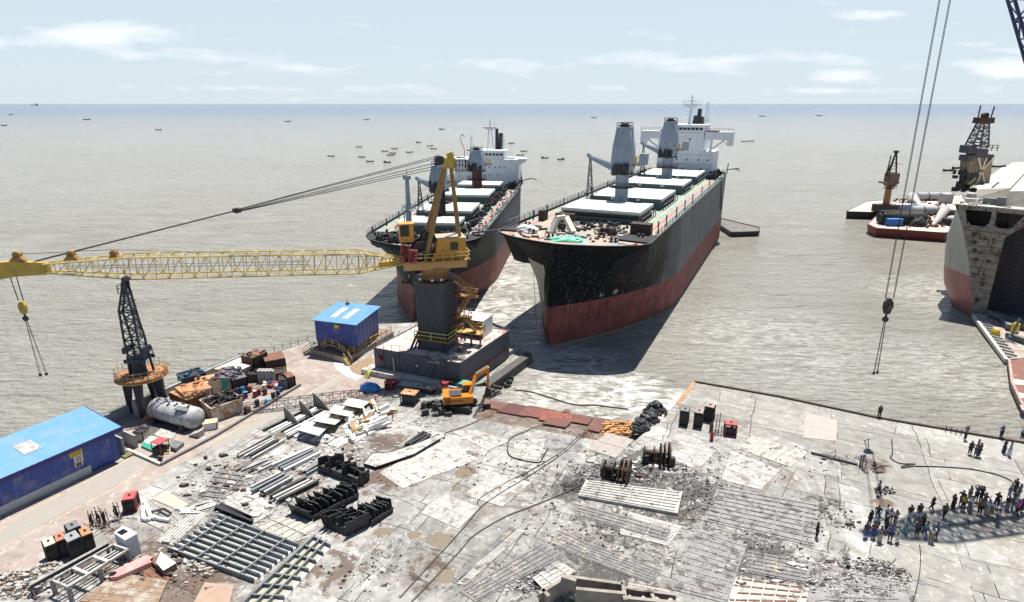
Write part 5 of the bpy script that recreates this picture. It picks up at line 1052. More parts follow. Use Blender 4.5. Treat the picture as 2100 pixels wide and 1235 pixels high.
mb.hexa([q(.6, .2, 0), q(.8, .2, 0), q(.8, 3, 0), q(.6, 3, 0)], [q(.6, .2, 2.2), q(.8, .2, 2.2), q(.8, 3, 2.2), q(.6, 3, 2.2)]); mb.hexa([q(2.2, .6, 0), q(2.4, .6, 0), q(2.4, 3, 0), q(2.2, 3, 0)], [q(2.2, .6, 1.6), q(2.4, .6, 1.6), q(2.4, 3, 1.6), q(2.2, 3, 1.6)]); mb.hexa([q(.8, 2.8, 0), q(2.2, 2.8, 0), q(2.2, 3, 0), q(.8, 3, 0)], [q(.8, 2.8, 2.2), q(2.2, 2.8, 1.7), q(2.2, 3, 1.7), q(.8, 3, 2.2)]); t.part('wall', mb, wall_concrete)
mb = MB(); mb.hexa([q(.2, -.6, .1), q(1.5, -.6, .1), q(1.5, .3, .1), q(.2, .3, .1)], [q(.2, -.6, .2), q(1.5, -.6, .2), q(1.5, .3, .2), q(.2, .3, .2)]); t.part('ramp_plate', mb, M('hazard_olive', (.20, .20, .05), (.03, .03, .03), .6, sc=3))

# ================================================================== SMALL DARK LATTICE CRANE
KX, KY = -47.3, 71.2
t = Thing('lattice_crane', 'dark navy lattice crane on a round yellow-railed platform with four splayed legs', 'crane', (KX, KY, 0))
zk = 4.9
for i, (dx_, dy_) in enumerate([(-1.9, -.9), (.4, -2.1), (2.1, .2), (-.1, 1.9)]):
    mb = MB(); n_ = mathutils.Vector((dx_, dy_, 0)).normalized(); s_ = mathutils.Vector((-n_.y, n_.x, 0)); b_ = mathutils.Vector((KX + dx_, KY + dy_, 0))
    A_ = [b_ + n_ * .2 - s_ * .2, b_ + n_ * .2 + s_ * .2, b_ - n_ * .2 + s_ * .2, b_ - n_ * .2 - s_ * .2]; u_ = mathutils.Vector((KX + dx_ * .95, KY + dy_ * .95, zk))
    B_ = [u_ + n_ * .3 - s_ * .42, u_ + n_ * .3 + s_ * .42, u_ - n_ * .9 + s_ * .42, u_ - n_ * .9 - s_ * .42]; mb.hexa(A_, B_); t.part('leg', mb, navy_paint)
mb = MB(); mb.lathe((KX, KY, zk), [(2.95, 0), (3.05, .05), (3.05, .3), (2.9, .32)], 28); pl_ = t.part('platform', mb, M('platform_rust', (.36, .17, .07), (.24, .11, .05), .8, rust=(.12, .07, .05), ra=.42))
mb = MB(); mb.lathe((KX, KY, zk - .03), [(3.1, 0), (3.1, .12)], 28); t.part('platform_rim', mb, rail_yellow, pl_)
mb = MB()
for k in range(24):
    a_ = 2 * pi * k / 24; b_ = 2 * pi * (k + 1) / 24; p_ = (KX + 2.95 * cos(a_), KY + 2.95 * sin(a_)); q_ = (KX + 2.95 * cos(b_), KY + 2.95 * sin(b_)); mb.bar((*p_, zk + .3), (*p_, zk + 1.35), .05)
    for z in (.85, 1.35): mb.bar((*p_, zk + z), (*q_, zk + z), .045)
t.part('platform_railing', mb, rail_yellow, pl_)
mb = MB(); mb.lathe((KX - .3, KY, zk + .3), [(1.1, 0), (.85, .5), (.8, 2.2)], 16); t.part('slewing_base', mb, navy_paint)
# mast: vertical truss section, wide below, then raked top
def mast_pts(z): return None
mb = MB(); K = lambda x, y, z: (KX + x, KY + y, z)
lv_ = [(-.95, 1.05, 7.3), (-1.05, 1.0, 9.4), (-1.2, .75, 12.9), (.05, .45, 16.2), (.35, .5, 17.2)]
lv_ = [(a_ * .85, b_ * .85, c_ * 1.02 + .4) for a_, b_, c_ in lv_]   # (left x, right x, z)
for y in (-.7, .7):
    for (l0, r0, z0), (l1, r1, z1) in zip(lv_, lv_[1:]):
        yy0 = y * (1 if z0 < 13 else .6); yy1 = y * (1 if z1 < 13 else .45)
        mb.bar(K(l0, yy0, z0), K(l1, yy1, z1), .2); mb.bar(K(r0, yy0, z0), K(r1, yy1, z1), .2)
        n_ = 2 if z1 - z0 < 2.2 else 3
        for k in range(n_ + 1):
            f_ = k / n_; f2 = min(1, (k + 1) / n_); Lk = lambda f, u, v: u + (v - u) * f
            a_, b_ = K(Lk(f_, l0, l1), Lk(f_, yy0, yy1), Lk(f_, z0, z1)), K(Lk(f_, r0, r1), Lk(f_, yy0, yy1), Lk(f_, z0, z1)); mb.bar(a_, b_, .11)
            if k < n_: mb.bar(a_, K(Lk(f2, r0, r1), Lk(f2, yy0, yy1), Lk(f2, z0, z1)), .09); mb.bar(b_, K(Lk(f2, l0, l1), Lk(f2, yy0, yy1), Lk(f2, z0, z1)), .09)
for l0, r0, z0 in lv_: 
    yy = .7 if z0 < 13 else .4
    for x in (l0, r0): mb.bar(K(x, -yy, z0), K(x, yy, z0), .12)
for sx in (-1, 1): mb.bar(K(sx * .9, -.7, 7.8), K(sx * 1.1 + .1, -.7, zk + .3), .22); mb.bar(K(sx * .9, .7, 7.8), K(sx * 1.1 + .1, .7, zk + .3), .22); mb.bar(K(sx * .9, -.7, 7.8), K(-sx * .8, -.7, zk + 1), .1)
t.part('mast', mb, navy_paint)
mb = MB(); mb.box(KX - 1.25, KX + 1.45, KY - 1.1, KY - .9, 7.0, 7.5); mb.box(KX - 1.25, KX + 1.45, KY + .9, KY + 1.1, 7.0, 7.5); mb.box(KX - 1.15, KX + 1.35, KY - .9, KY + .9, 7.3, 7.4); mb.rail([K(1.3, -1, 7.5), K(1.3, 1, 7.5)], 1, 1, .04); mb.box(KX - 1.4, KX - 1.0, KY - .8, KY + .8, 8.2, 8.9); mb.box(KX + 1, KX + 1.4, KY - .8, KY + .8, 8.2, 8.9)
t.part('counter_frame', mb, navy_paint)
mb = MB(); mb.lathe(K(.4, -.4, 17.7), [(.3, 0), (.3, .8)], 10, ax=(0, 1, 0)); mb.box(KX - .3, KX + .7, KY - .35, KY + .35, 15.9, 16.1); mb.rail([K(-.6, -.4, 15.9), K(-.6, .4, 15.9)], 1.1, .8, .04); mb.bar(K(-.6, -.4, 16.9), K(.2, -.4, 16.9), .05); mb.bar(K(.2, 0, 15.2), K(1.2, 0, 15.0), .08); mb.bar(K(.4, 0, 17.8), K(.35, 0, 18.8), .06); t.part('mast_head', mb, black_steel); mb = MB(); mb.lattice(K(.9, 0, 10.2), K(.65, 0, 14.4), .5, .4, 7, .035, .025); t.part('ladder_cage', mb, black_steel)

# ================================================================== RIGHT-HAND CRANE BOOM AND HOOK (base stands off the right edge)
tip = Yp(2024, -330, 66.0)
sh = lambda z: (-sin(SUN_AZ) / math.tan(SUN_EL) * z, -cos(SUN_AZ) / math.tan(SUN_EL) * z)
foot = (66.0, 53.5, 3.2)
t = Thing('crawler_crane', 'blue lattice crane boom entering at the top right corner', 'crane', (foot[0], foot[1], 0))
d1 = mathutils.Vector(foot) - mathutils.Vector(tip)
mb = MB(); tv = mathutils.Vector(tip); fv = mathutils.Vector(foot); mb.lattice(tv, tv + (fv - tv) * .14, 1.2, 2.9, 5, .16, .08); mb.lattice(tv + (fv - tv) * .14, tv + (fv - tv) * .9, 2.9, 2.9, 26, .16, .08); mb.lattice(tv + (fv - tv) * .9, fv, 2.9, 1.4, 4, .16, .08)
t.part('lattice_boom', mb, M('boom_blue', (.02, .035, .12), (.015, .025, .08), .5))
mb = MB(); mb.box(foot[0] - 2, foot[0] + 6, foot[1] - 2.2, foot[1] + 2.2, 1.5, 3.8); t.part('machinery_house', mb, M('boom_blue', (0, 0, 0)))
for o_ in (-2.4, 2.4):
    mb = MB(); mb.box(foot[0] - 3, foot[0] + 5, foot[1] + o_ - .55, foot[1] + o_ + .55, .0, 1.3); mb.tube((foot[0] - 3, foot[1] + o_ - .55, .65), (foot[0] - 3, foot[1] + o_ + .55, .65), .65, n=12); t.part('track', mb, rubber)
mb = MB(); mb.bar(tuple(tip), (tip[0] - 2.0, tip[1] + .2, tip[2] + .5), .6, .9); mb.lathe((tip[0] - 2.2, tip[1] - .4, tip[2] + .3), [(.7, 0), (.7, .9)], 14, ax=(0, 1, 0)); t.part('boom_head', mb, M('boom_blue', (0, 0, 0)))
ht = Yp(1984, -250, 66.0)
t = Thing('hook_block', 'black hook block with yellow stripes and long slings hanging over the water on the right', 'hook block', (ht[0], ht[1], 20))
bb = Yp(1821, 628, 66.0); ee = Yp(1796, 762, 66.0)
ln_ = ((bb[0] - ht[0]) / (ht[2] - bb[2]), 0)
hook(t, ht, bb[2], ee[2], 1.2, .6, burnt_steel, 1.0, lean=ln_, slack=.55)
mb = MB()
for k in range(3): mb.bar((bb[0] - .1 + k * .22, 65.79, bb[2] - .45), (bb[0] + .12 + k * .22, 65.79, bb[2] + .15), .1, .03)
t.part('warning_stripe', mb, yellow_paint)

# ================================================================== BARGES, DISMANTLED HULL, MOORED CRANES
def barge(name, label, pts, z0, z1, mhull, mdeck, loc=None, lip=.25):
    cx_ = sum(p[0] for p in pts) / len(pts); cy_ = sum(p[1] for p in pts) / len(pts)
    t = Thing(name, label, 'barge', (cx_, cy_, WZ)); n_ = len(pts)
    base = [(p[0] + (cx_ - p[0]) * .03, p[1] + (cy_ - p[1]) * .03) for p in pts]
    mb = MB(); mb.add([(x, y, z0) for x, y in base] + [(x, y, z1) for x, y in [xy(p) for p in pts]], [tuple(range(n_))[::-1], tuple(range(n_, 2 * n_))] + [(i, (i + 1) % n_, n_ + (i + 1) % n_, n_ + i) for i in range(n_)])
    t.part('hull', mb, mhull)
    mb = MB(); ins = [(x + (cx_ - x) * .02, y + (cy_ - y) * .02) for x, y in [xy(p) for p in pts]]; mb.prism(ins, z1, z1 + .02); t.part('deck', mb, mdeck)
    mb = MB()
    for i in range(n_): a_, b_ = pts[i], pts[(i + 1) % n_]; mb.bar((a_[0], a_[1], z1), (b_[0], b_[1], z1), lip, lip)
    t.part('gunwale', mb, mhull); return t
barge_red = M('barge_red', (.22, .045, .035), (.14, .03, .03), .6, streak=(.12, .06, .05), sa=.42)
ZB = .9
bpts = [G(1779, 460, ZB), G(1796, 468, ZB), G(1940, 478, ZB), G(1960, 470, ZB), G(1975, 400, ZB), G(1912, 404, ZB), G(1832, 412, ZB)]
barge('barge', 'red-sided cargo barge moored left of the cut-open hull', bpts, WZ - 1, ZB, barge_red, rusty_deck_mat())
bpts = [G(1736, 434, ZB * .7), G(1806, 436, ZB * .7), G(1850, 408, ZB * .7), G(1776, 414, ZB * .7)]
barge('barge', 'black barge with a rusty sand-coloured deck behind the red barge', bpts, WZ - 1, ZB * .7, burnt_steel, M('sandy_deck', (.50, .38, .30), (.42, .45, .46), .8, sc=.3))
def Bz(px, py): return G(px, py, ZB + .03)
c = Bz(1814, 434)
t = Thing('pedestal_crane', 'brown pedestal crane standing at the left end of the red barge', 'crane', c)
mb = MB(); mb.obox((c[0], c[1]), .2, 7, 5, ZB, 2.6 + ZB); t.part('plinth', mb, dark_rust)
mb = MB(); mb.tube((c[0], c[1], 3.4), (c[0], c[1], 9.6), 1.15, 1.0, 14); t.part('column', mb, brown_yellow)
mb = MB(); mb.lathe((c[0], c[1], 9.2), [(1.8, 0), (1.8, .2)], 14); mb.rail([(c[0] - 1.7, c[1] - 1.7, 9.4), (c[0] + 1.7, c[1] - 1.7, 9.4), (c[0] + 1.7, c[1] + 1.7, 9.4)], 1.1, 1.2, .06); t.part('ring_platform', mb, dark_rust)
mb = MB(); mb.obox((c[0] + .3, c[1]), .2, 3.6, 3, 11.6, 14.6); mb.obox((c[0] - .4, c[1]), .2, 5.4, 3.6, 11.0, 11.6); mb.hexa([(c[0] - 1, c[1] - 1, 9.8), (c[0] + 1, c[1] - 1, 9.8), (c[0] + 1, c[1] + 1, 9.8), (c[0] - 1, c[1] + 1, 9.8)], [(c[0] - 1.8, c[1] - 1.8, 11), (c[0] + 1.8, c[1] - 1.8, 11), (c[0] + 1.8, c[1] + 1.8, 11), (c[0] - 1.8, c[1] + 1.8, 11)]); t.part('machinery_house', mb, M('crane_brown', (.22, .13, .09), (.14, .09, .07), .7))
mb = MB(); mb.bar((c[0] - 1.5, c[1] - .6, 13.5), (c[0] + .1, c[1], 21.8), .4); mb.bar((c[0] + 1.2, c[1] - .6, 14.5), (c[0] + .3, c[1], 21.8), .4); mb.bar((c[0] - 1.5, c[1] + .6, 13.5), (c[0] + .1, c[1], 21.8), .3); mb.bar((c[0] - 1.8, c[1] + .1, 13.5), (c[0] - 1.4, c[1], 20.6), .3)
for k in range(6): z = 14.8 + k * 1.1; mb.bar((c[0] - 1.2 + k * .2, c[1], z), (c[0] + 1.1 - k * .12, c[1], z), .18)
mb.bar((c[0], c[1], 18), (c[0] + 3, c[1], 17.6), .15); mb.box(c[0] - .5, c[0] + .8, c[1] - .5, c[1] + .5, 21.5, 22.3); t.part('a_frame', mb, dark_rust)
# cargo on the barge
def cyl_on(name, label, cat, px, py, L_, r, ang, mat, z=None, bands=None, group=None):
    c = Bz(px, py); z = ZB + r + .05 if z is None else z; t = Thing(name, label, cat, (c[0], c[1], ZB), group); d_ = mathutils.Vector((cos(ang), sin(ang), 0)); a_ = mathutils.Vector((c[0], c[1], z)) - d_ * L_ / 2
    mb = MB(); mb.lathe(a_, [(r * .6, -r * .25), (r, 0), (r, L_), (r * .6, L_ + r * .25)], 18, ax=d_); t.part('shell', mb, mat, smooth=False)
    mb = MB()
    for k in (.3, .7): mb.lathe(a_ + d_ * L_ * k, [(r * 1.04, 0), (r * 1.04, .35)], 18, ax=d_)
    t.part('band', mb, bands or dark_rust); return t
silver = M('silver', (.36, .38, .41), (.26, .28, .3), .5, rust=(.2, .15, .12), ra=.36)
cyl_on('storage_tank', 'silver tank lying across the middle of the red barge deck', 'tank', 1903, 440, 12, 1.5, .0, silver)
cyl_on('storage_tank', 'silver tank with dark bands at the far side of the red barge', 'tank', 1912, 411, 13, 1.6, .0, silver)
cyl_on('storage_tank', 'blue pipe-like tank at the back edge of the red barge', 'tank', 1918, 404, 14, .9, .0, blue_paint)
c = Bz(1846, 460); t = Thing('fender_stack', 'black rubber fender bundle covered with tyres on the red barge', 'fender', c); mb = MB(); mb.lathe((c[0] - 7, c[1] + .5, 2.9), [(1.6, 0), (2.2, 1), (2.3, 13), (1.6, 14.4)], 16, ax=(1, -.06, 0)); t.part('fender', mb, rubber)
mb = MB()
for k in range(11):
    for a_ in (-2.4, -1.6, -.8, 0.2, 1.0, 1.8): mb.lathe((c[0] - 6.2 + k * 1.25, c[1] + .5 + 2.3 * cos(a_), 2.9 + 2.3 * abs(sin(a_))), [(.5, -.15), (.55, 0), (.5, .15)], 8, ax=(0, cos(a_), abs(sin(a_)) + .01))
t.part('tyre', mb, rubber).__setitem__('kind', 'stuff')
c = Bz(1831, 463); t = Thing('cargo_box', 'bright blue box on the front edge of the red barge', 'box', c); mb = MB(); mb.obox((c[0], c[1]), -.05, 4.4, 2.4, ZB + .03, ZB + 2.2); t.part('body', mb, blue_paint); mb = MB(); mb.obox((c[0], c[1]), -.05, 4.6, 2.6, ZB + 2.203, ZB + 2.35); t.part('lid', mb, M('lid_blue', (.06, .25, .6), None, .5))
c = Bz(1882, 464); single('tarpaulin_heap', heap(MB(), (c[0], c[1], ZB), 2.6, 1.8, 3.0, 12, 9), rubber, 'black wrapped heap beside the tyre fender on the red barge', 'tarpaulin')
c = Bz(1878, 405)
for (x0, y0, x1, y1, r0, r1, lab) in [(1868, 415, 1893, 436, 2.0, .5, 'white tapering duct leaning across the far deck of the red barge'), (1912, 466, 1935, 441, .5, 1.6, 'white tapering duct near the front right corner of the red barge')]:
    mb = MB(); p_, q_ = Bz(x0, y0), Bz(x1, y1); mb.tube((p_[0], p_[1], ZB + r0), (q_[0], q_[1], ZB + r1 + .2), r0, r1, 12); single('duct', mb, light_steel, lab, 'duct')
t = Thing('deck_cabin', 'blue and white deck cabin frame at the left back of the red barge', 'cabin', Bz(1845, 430)); c = Bz(1848, 430)
mb = MB(); mb.obox((c[0], c[1]), .05, 7, 3.5, ZB, ZB + 1.9); t.part('body', mb, M('cabin_blue', (.10, .18, .38), (.3, .33, .38), .6, sc=.9)); mb = MB(); mb.obox((c[0], c[1]), .05, 7.6, 4, ZB + 1.903, ZB + 2.1); t.part('roof', mb, M('cabin_roof', (.35, .4, .5), (.5, .5, .5), .6)); mb = MB(); mb.rail([(c[0] - 3.5, c[1] - 1.8, ZB + 2.1), (c[0] + 3.5, c[1] - 1.8, ZB + 2.1), (c[0] + 3.5, c[1] + 1.8, ZB + 2.1)], 1.2, 1.2, .07); t.part('railing', mb, burnt_steel)
for k, (px, py) in enumerate([(1938, 416), (1948, 440), (1948, 462)]):
    c = Bz(px, py); mb = MB(); mb.obox((c[0], c[1]), .1 * k, 3.4, 3.4, ZB, ZB + [3.4, 1.6, 2.2][k])
    if k == 0: mb.obox((c[0], c[1]), .1, 3.8, 3.8, ZB + 3.403, ZB + 3.6)
    single('deck_house' if k == 0 else 'steel_crate', mb, [light_steel, black_steel, black_steel][k], ['pale box-shaped deck house at the back right of the red barge', 'low black steel crate on the right side of the red barge', 'black latticed crate at the front right of the red barge'][k], 'crate')
rr = random.Random(5); mb = MB()
for k in range(150):
    c = Bz(rr.uniform(1815, 1940), rr.uniform(408, 468)); mb.obox((c[0], c[1]), rr.uniform(0, 3), rr.uniform(.4, 1.8), rr.uniform(.2, .7), ZB + .02, ZB + rr.uniform(.2, .9))
single('barge_debris', mb, dark_rust, 'loose scrap scattered over the red barge deck', 'scrap', kind='stuff')
# dark work barge at the stern of the right ship
bpts = [G(1479, 451, -1.), G(1557, 470, -1.), G(1556, 478, -1.), G(1500, 480, -1.), G(1477, 465, -1.)]
barge('barge', 'small dark flat barge lying beside the stern of the larger ship', [(x, y) for x, y, z in bpts], WZ - .6, -1.0 + .4, black_steel, M('pale_deck', (.20, .18, .16), (.10, .09, .08), .8, rust=(.05, .04, .04), ra=.45), lip=.5)

# third hull: cut open, seen into the hold
u3 = R(42.0); dx3, dy3 = sin(u3), cos(u3); ZK = 19.5
K0 = G(1958, 418, ZK)      # top left corner of the cut
def H3(p, s, z): return (K0[0] + p * dy3 + s * dx3, K0[1] - p * dx3 + s * dy3, z)
t = Thing('cut_ship', 'half dismantled grey and pink hull cut open at the right edge', 'ship', (K0[0], K0[1], WZ))
m, n, l, bs = nodes_of('hull_grey_pink'); pos = n.new('ShaderNodeNewGeometry').outputs['Position']; sp = n.new('ShaderNodeSeparateXYZ'); l.new(pos, sp.inputs[0])
st = noise(n, l, mapping(n, l, pos, (.6, .6, .08)), 1., 7, .75); g_ = mixc(n, l, mapr(n, l, st, .4, .65), (.42, .42, .38), (.30, .30, .28)); r_m = mixc(n, l, mapr(n, l, st, .4, .62), (.42, .17, .15), (.28, .12, .11))
col = mixc(n, l, mth(n, l, 'GREATER_THAN', sp.outputs[2], 6.0), r_m, g_); l.new(col, bs.inputs['Base Color']); bs.inputs['Roughness'].default_value = .5; hull3 = m
sec0 = [(19.5, 0), (18, .7), (16.2, 1.6), (12.5, 3.0), (9.3, 4.1), (4.6, 5.3), (2, 6.1), (-2.1, 7.0), (-3, 7.4)]
sec1 = [(19.5, -.25), (18, -.3), (16.2, -.45), (12.5, -.85), (9.3, -.75), (4.6, -.1), (2, .4), (-2.1, 2.5), (-3, 3.4)]
mb = MB(); st_ = [(0, 0), (1.5, .30), (3.2, .6), (5, .84), (7.5, 1), (12, 1), (50, .6), (95, .5)]
for s_, k in st_:
    for (z, e0_), (_, e1_) in zip(sec0, sec1): mb.v.append(H3(e0_ + (e1_ - e0_) * k, s_, z))
n_ = len(sec0)
for i in range(len(st_) - 1):
    for j in range(n_ - 1): a_ = i * n_ + j; mb.f.append((a_, a_ + 1, a_ + n_ + 1, a_ + n_))
t.part('hull_side', mb, hull3, smooth=True)
cut_m = M('cut_face', (.20, .185, .15), (.29, .275, .235), .8, rust=(.12, .06, .04), ra=.47, rsc=.7)
mb = MB()
def strip3(z0, z1, pa, pb, pc, pd, s_=0.0, th=.25): mb.hexa([H3(pa, s_, z0), H3(pb, s_, z0), H3(pb, s_ + th, z0), H3(pa, s_ + th, z0)], [H3(pc, s_, z1), H3(pd, s_, z1), H3(pd, s_ + th, z1), H3(pc, s_ + th, z1)])
def eL(z):
    for a_, b_ in zip(sec0, sec0[1:]):
        if b_[0] <= z <= a_[0]: return a_[1] + (b_[1] - a_[1]) * (z - a_[0]) / (b_[0] - a_[0]) + .02
def eR(z): return 8.75 if z < 14 else 8.75 + (z - 14) * .9
zl_ = [-1.2, .5, 2.4, 4.3, 6.2, 8.1, 10, 12, 14, 15.7]
for z0, z1 in zip(zl_, zl_[1:]): strip3(z0, z1, eL(z0), eR(z0), eL(z1), eR(z1))
strip3(18.6, 19.45, eL(18.6), 30, eL(19.45), 30); strip3(15.7, 18.6, eL(15.7), eL(15.7) + .9, eL(18.6), eL(18.6) + 1.4); strip3(15.7, 18.6, 6.0, 6.8, 6.0, 6.8); strip3(15.7, 18.6, 9.3, 10.6, 10.9, 13.2)
for (p0, p1) in ((2.7, 6.0), (6.8, 10.0)):   # bevelled corners of the two big openings
    for (pa, pb, z0, z1) in ((p0, p0 + .6, 15.7, 16.4), (p1 - .6, p1, 15.7, 16.4)): mb.add([H3(pa, 0, z0), H3(pb, 0, z0), H3(pa if pa == p0 else pb, 0, z1), H3(pa, .2, z0), H3(pb, .2, z0), H3(pa if pa == p0 else pb, .2, z1)], [(0, 1, 2), (5, 4, 3), (0, 3, 4, 1), (1, 4, 5, 2), (2, 5, 3, 0)])
cf = t.part('cut_frame', mb, cut_m)
stm = M('stiff_pale', (.33, .31, .26), (.18, .11, .07), .8)
for z in [-.8, .6, 2.0, 3.4, 4.8, 6.2, 7.6, 9.0, 10.4, 11.8, 13.2, 14.6]:
    mb = MB(); mb.bar(H3(eL(z) + .1, -.15, z), H3(eR(z) - .05, -.15, z), .25, .14); t.part('frame_stiffener', mb, stm, cf)
for k in range(12):
    p_ = .9 + k * 1.1; mb = MB(); mb.bar(H3(p_, -.1, 18.65), H3(p_, -.1, 19.4), .14); t.part('deck_rib', mb, M('rib_rust', (.30, .20, .13), (.45, .42, .36), .8), cf)
for a_, b_ in (((2.2, 15.0), (6.2, 15.4)), ((8.4, 15.0), (12.8, 18.5)), ((6.4, 0), (6.9, 15.0))):
    mb = MB(); mb.bar(H3(a_[0], -.14, a_[1]), H3(b_[0], -.14, b_[1]), .25); t.part('girder', mb, stm, cf)
for (px, py) in [(1997, 481), (1998, 497), (1999, 514), (2002, 533), (1998, 565), (2004, 615), (2035, 493), (2032, 510), (2025, 537), (2016, 583)]:
    d = mathutils.Vector(ray(px, py)); c_ = mathutils.Vector((0, 0, CAMZ)); nn_ = mathutils.Vector((dx3, dy3, 0)); k = (mathutils.Vector(H3(0, -.12, 5)) - c_).dot(nn_) / d.dot(nn_)
    mb = MB(); mb.lathe(c_ + d * k, [(.40, 0), (.40, .1)], 12, ax=(dx3, dy3, 0)); t.part('lightening_hole', mb, burnt_steel, cf)
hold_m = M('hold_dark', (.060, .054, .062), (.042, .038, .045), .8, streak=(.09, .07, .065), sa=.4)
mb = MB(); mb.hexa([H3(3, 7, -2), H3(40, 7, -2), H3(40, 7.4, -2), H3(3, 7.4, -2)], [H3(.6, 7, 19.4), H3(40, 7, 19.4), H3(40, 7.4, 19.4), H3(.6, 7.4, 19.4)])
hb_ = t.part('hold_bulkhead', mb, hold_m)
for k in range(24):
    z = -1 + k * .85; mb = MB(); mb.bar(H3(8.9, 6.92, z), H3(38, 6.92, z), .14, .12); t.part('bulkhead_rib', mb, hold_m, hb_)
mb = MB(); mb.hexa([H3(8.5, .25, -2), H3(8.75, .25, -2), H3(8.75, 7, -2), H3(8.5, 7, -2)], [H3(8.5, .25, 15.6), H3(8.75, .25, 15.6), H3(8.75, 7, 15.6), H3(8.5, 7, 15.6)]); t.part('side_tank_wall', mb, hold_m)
mb = MB(); mb.hexa([H3(-.1, -.2, 19.35), H3(40, -.2, 19.35), H3(40, 95, 19.35), H3(-.3, 95, 19.35)], [H3(-.1, -.2, 19.55), H3(40, -.2, 19.55), H3(40, 95, 19.55), H3(-.3, 95, 19.55)]); t.part('deck', mb, M('deck_pale_green', (.46, .50, .44), (.40, .36, .28), .8, rust=(.32, .2, .13), ra=.42))
hc = M('hatch_cream', (.62, .56, .46), (.52, .46, .37), .7, sc=.3, rust=(.35, .24, .16), ra=.38, rsc=.4)
for k, (p0, p1, s0_) in enumerate([(2.1, 7.2, 11), (7.6, 13.2, 4), (13.6, 20, 2)]):
    mb = MB(); z0, z1 = 19.55, 21.4 + k * .8
    mb.hexa([H3(p0 - .6, s0_ - 1, z0), H3(p1, s0_ - 1, z0), H3(p1, 88, z0), H3(p0 - .6, 88, z0)], [H3(p0, s0_, z1), H3(p1, s0_, z1 + .7), H3(p1, 88, z1 + .7), H3(p0, 88, z1)]); hcv = t.part('hatch_cover', mb, hc)
    mb = MB(); mb.hexa([H3(p0 + 2, s0_ + 1, z1 + .28), H3(p0 + 2.4, s0_ + 1, z1 + .34), H3(p0 + 2.4, s0_ + 14, z1 + .34), H3(p0 + 2, s0_ + 14, z1 + .28)], [H3(p0 + 2, s0_ + 1, z1 + .42), H3(p0 + 2.4, s0_ + 1, z1 + .46), H3(p0 + 2.4, s0_ + 14, z1 + .46), H3(p0 + 2, s0_ + 14, z1 + .42)]); t.part('hatch_seam', mb, dark_rust, hcv)
for (p_, s_, w_, d_, h_) in [(5.0, 3.2, 2.0, 1.4, 1.2), (6.8, 2.6, 1.4, 1.4, 1.6), (2.0, 6, 2.2, 1.6, .5), (1.4, 11, 1.6, 2.5, 1.0)]:
    q = H3(p_, s_, 0); mb = MB(); mb.obox((q[0], q[1]), -u3, w_, d_, 19.55, 19.55 + h_); t.part('deck_fitting', mb, grey_steel if h_ > 1 else light_steel)
rr = random.Random(8); mb = MB()
for k in range(80):
    q = H3(rr.uniform(.2, 8), rr.uniform(.3, 12), 0); mb.obox((q[0], q[1]), rr.uniform(0, 3), rr.uniform(.3, 1.6), rr.uniform(.1, .4), 19.55, 19.55 + rr.uniform(.1, .4))
t.part('deck_scrap', mb, light_steel)['kind'] = 'stuff'
mb = MB(); mb.add([H3(6.6, 1, -4), H3(7.4, -3, -4), H3(14.2, -25, -4), H3(40, -25, -4), H3(40, 1, -4), H3(6.4, 1, -1.2), H3(7.2, -3, -1.2), H3(14.0, -25, -1.5), H3(40, -25, -1.5), H3(40, 1, -1.2)], [(4, 3, 2, 1, 0), (5, 6, 7, 8, 9)] + [(i, i + 5, (i + 1) % 5 + 5, (i + 1) % 5)[::-1] for i in range(5)])
t.part('double_bottom', mb, M('bottom_pale', (.36, .33, .29), (.26, .22, .19), .8, rust=(.22, .10, .06), ra=.44))
for k in range(15):
    s_ = -1 - k * 1.6; pp = 7.3 + max(0, -s_ - 3) * .308; mb = MB(); mb.bar(H3(pp, s_, -1.1), H3(pp + 2.0, s_ - .3, -1.1), .2, .35); t.part('bottom_frame', mb, light_steel)
mb = MB(); mb.bar(H3(7.2, -3, -1.1), H3(14.0, -25, -1.35), .5, .6); t.part('bilge_strake', mb, cream_steel)
for a_, b_ in (((9, -.5, -.4), (15, -6, -.3)), ((11, -1, -.5), (13, -8, -.5)), ((13, -12, -.8), (17, -15, -.6))):
    mb = MB(); mb.bar(H3(*a_), H3(*b_), .9, .8); t.part('loose_girder', mb, grey_steel)
c = H3(13.5, -14, 0); mb = MB(); mb.tube((c[0], c[1], -1.4), (c[0] + .8, c[1], 2.8), .2); mb.lathe((c[0], c[1], -1.4), [(.9, 0), (.4, .5), (.3, 1)], 10); single('mooring_post', mb, grey_steel, 'grey leaning post standing on the low bottom plates of the cut hull', 'post')
for k, (p_, s_) in enumerate([(13.8, -8.2), (11.4, -12.6)]):
    c = H3(p_, s_, 0); mb = MB(); mb.obox((c[0], c[1]), .4, 1.1, .8, -1.2, .4 - .6 * k); mb.obox((c[0], c[1]), .4, .7, .5, .4 - .6 * k, .6 - .6 * k); single('yellow_bin', mb, sign_y, ['taller yellow bin on the bottom plates in the mouth of the cut hull', 'low yellow bin nearest the water on the cut hull bottom plates'][k], 'bin')
bpts = [G(2068, 742, -1.3), G(2074, 790, -1.3), G(2092, 830, -1.3), G(2130, 890, -1.3), G(2260, 860, -1.3), G(2200, 735, -1.3)]
t = barge('pontoon', 'rust-red pontoon with white edges at the right side', [xy(p) for p in bpts], WZ - 1, -.9, M('pontoon_side', (.42, .36, .31), (.22, .12, .09), .8), M('pontoon_red', (.20, .07, .05), (.14, .06, .04), .7, rust=(.4, .36, .32), ra=.42, rsc=.3), lip=.35)
for k in range(4):
    q = [G(2076 + 8 * k, 778 + k * 26, -.86), G(2120, 782 + k * 30, -.86), G(2130, 792 + k * 30, -.86), G(2080 + 8 * k, 788 + k * 26, -.86)]; mb = MB(); mb.prism([xy(p) for p in q], -.878, -.85); t.part('cross_strip', mb, white_steel)
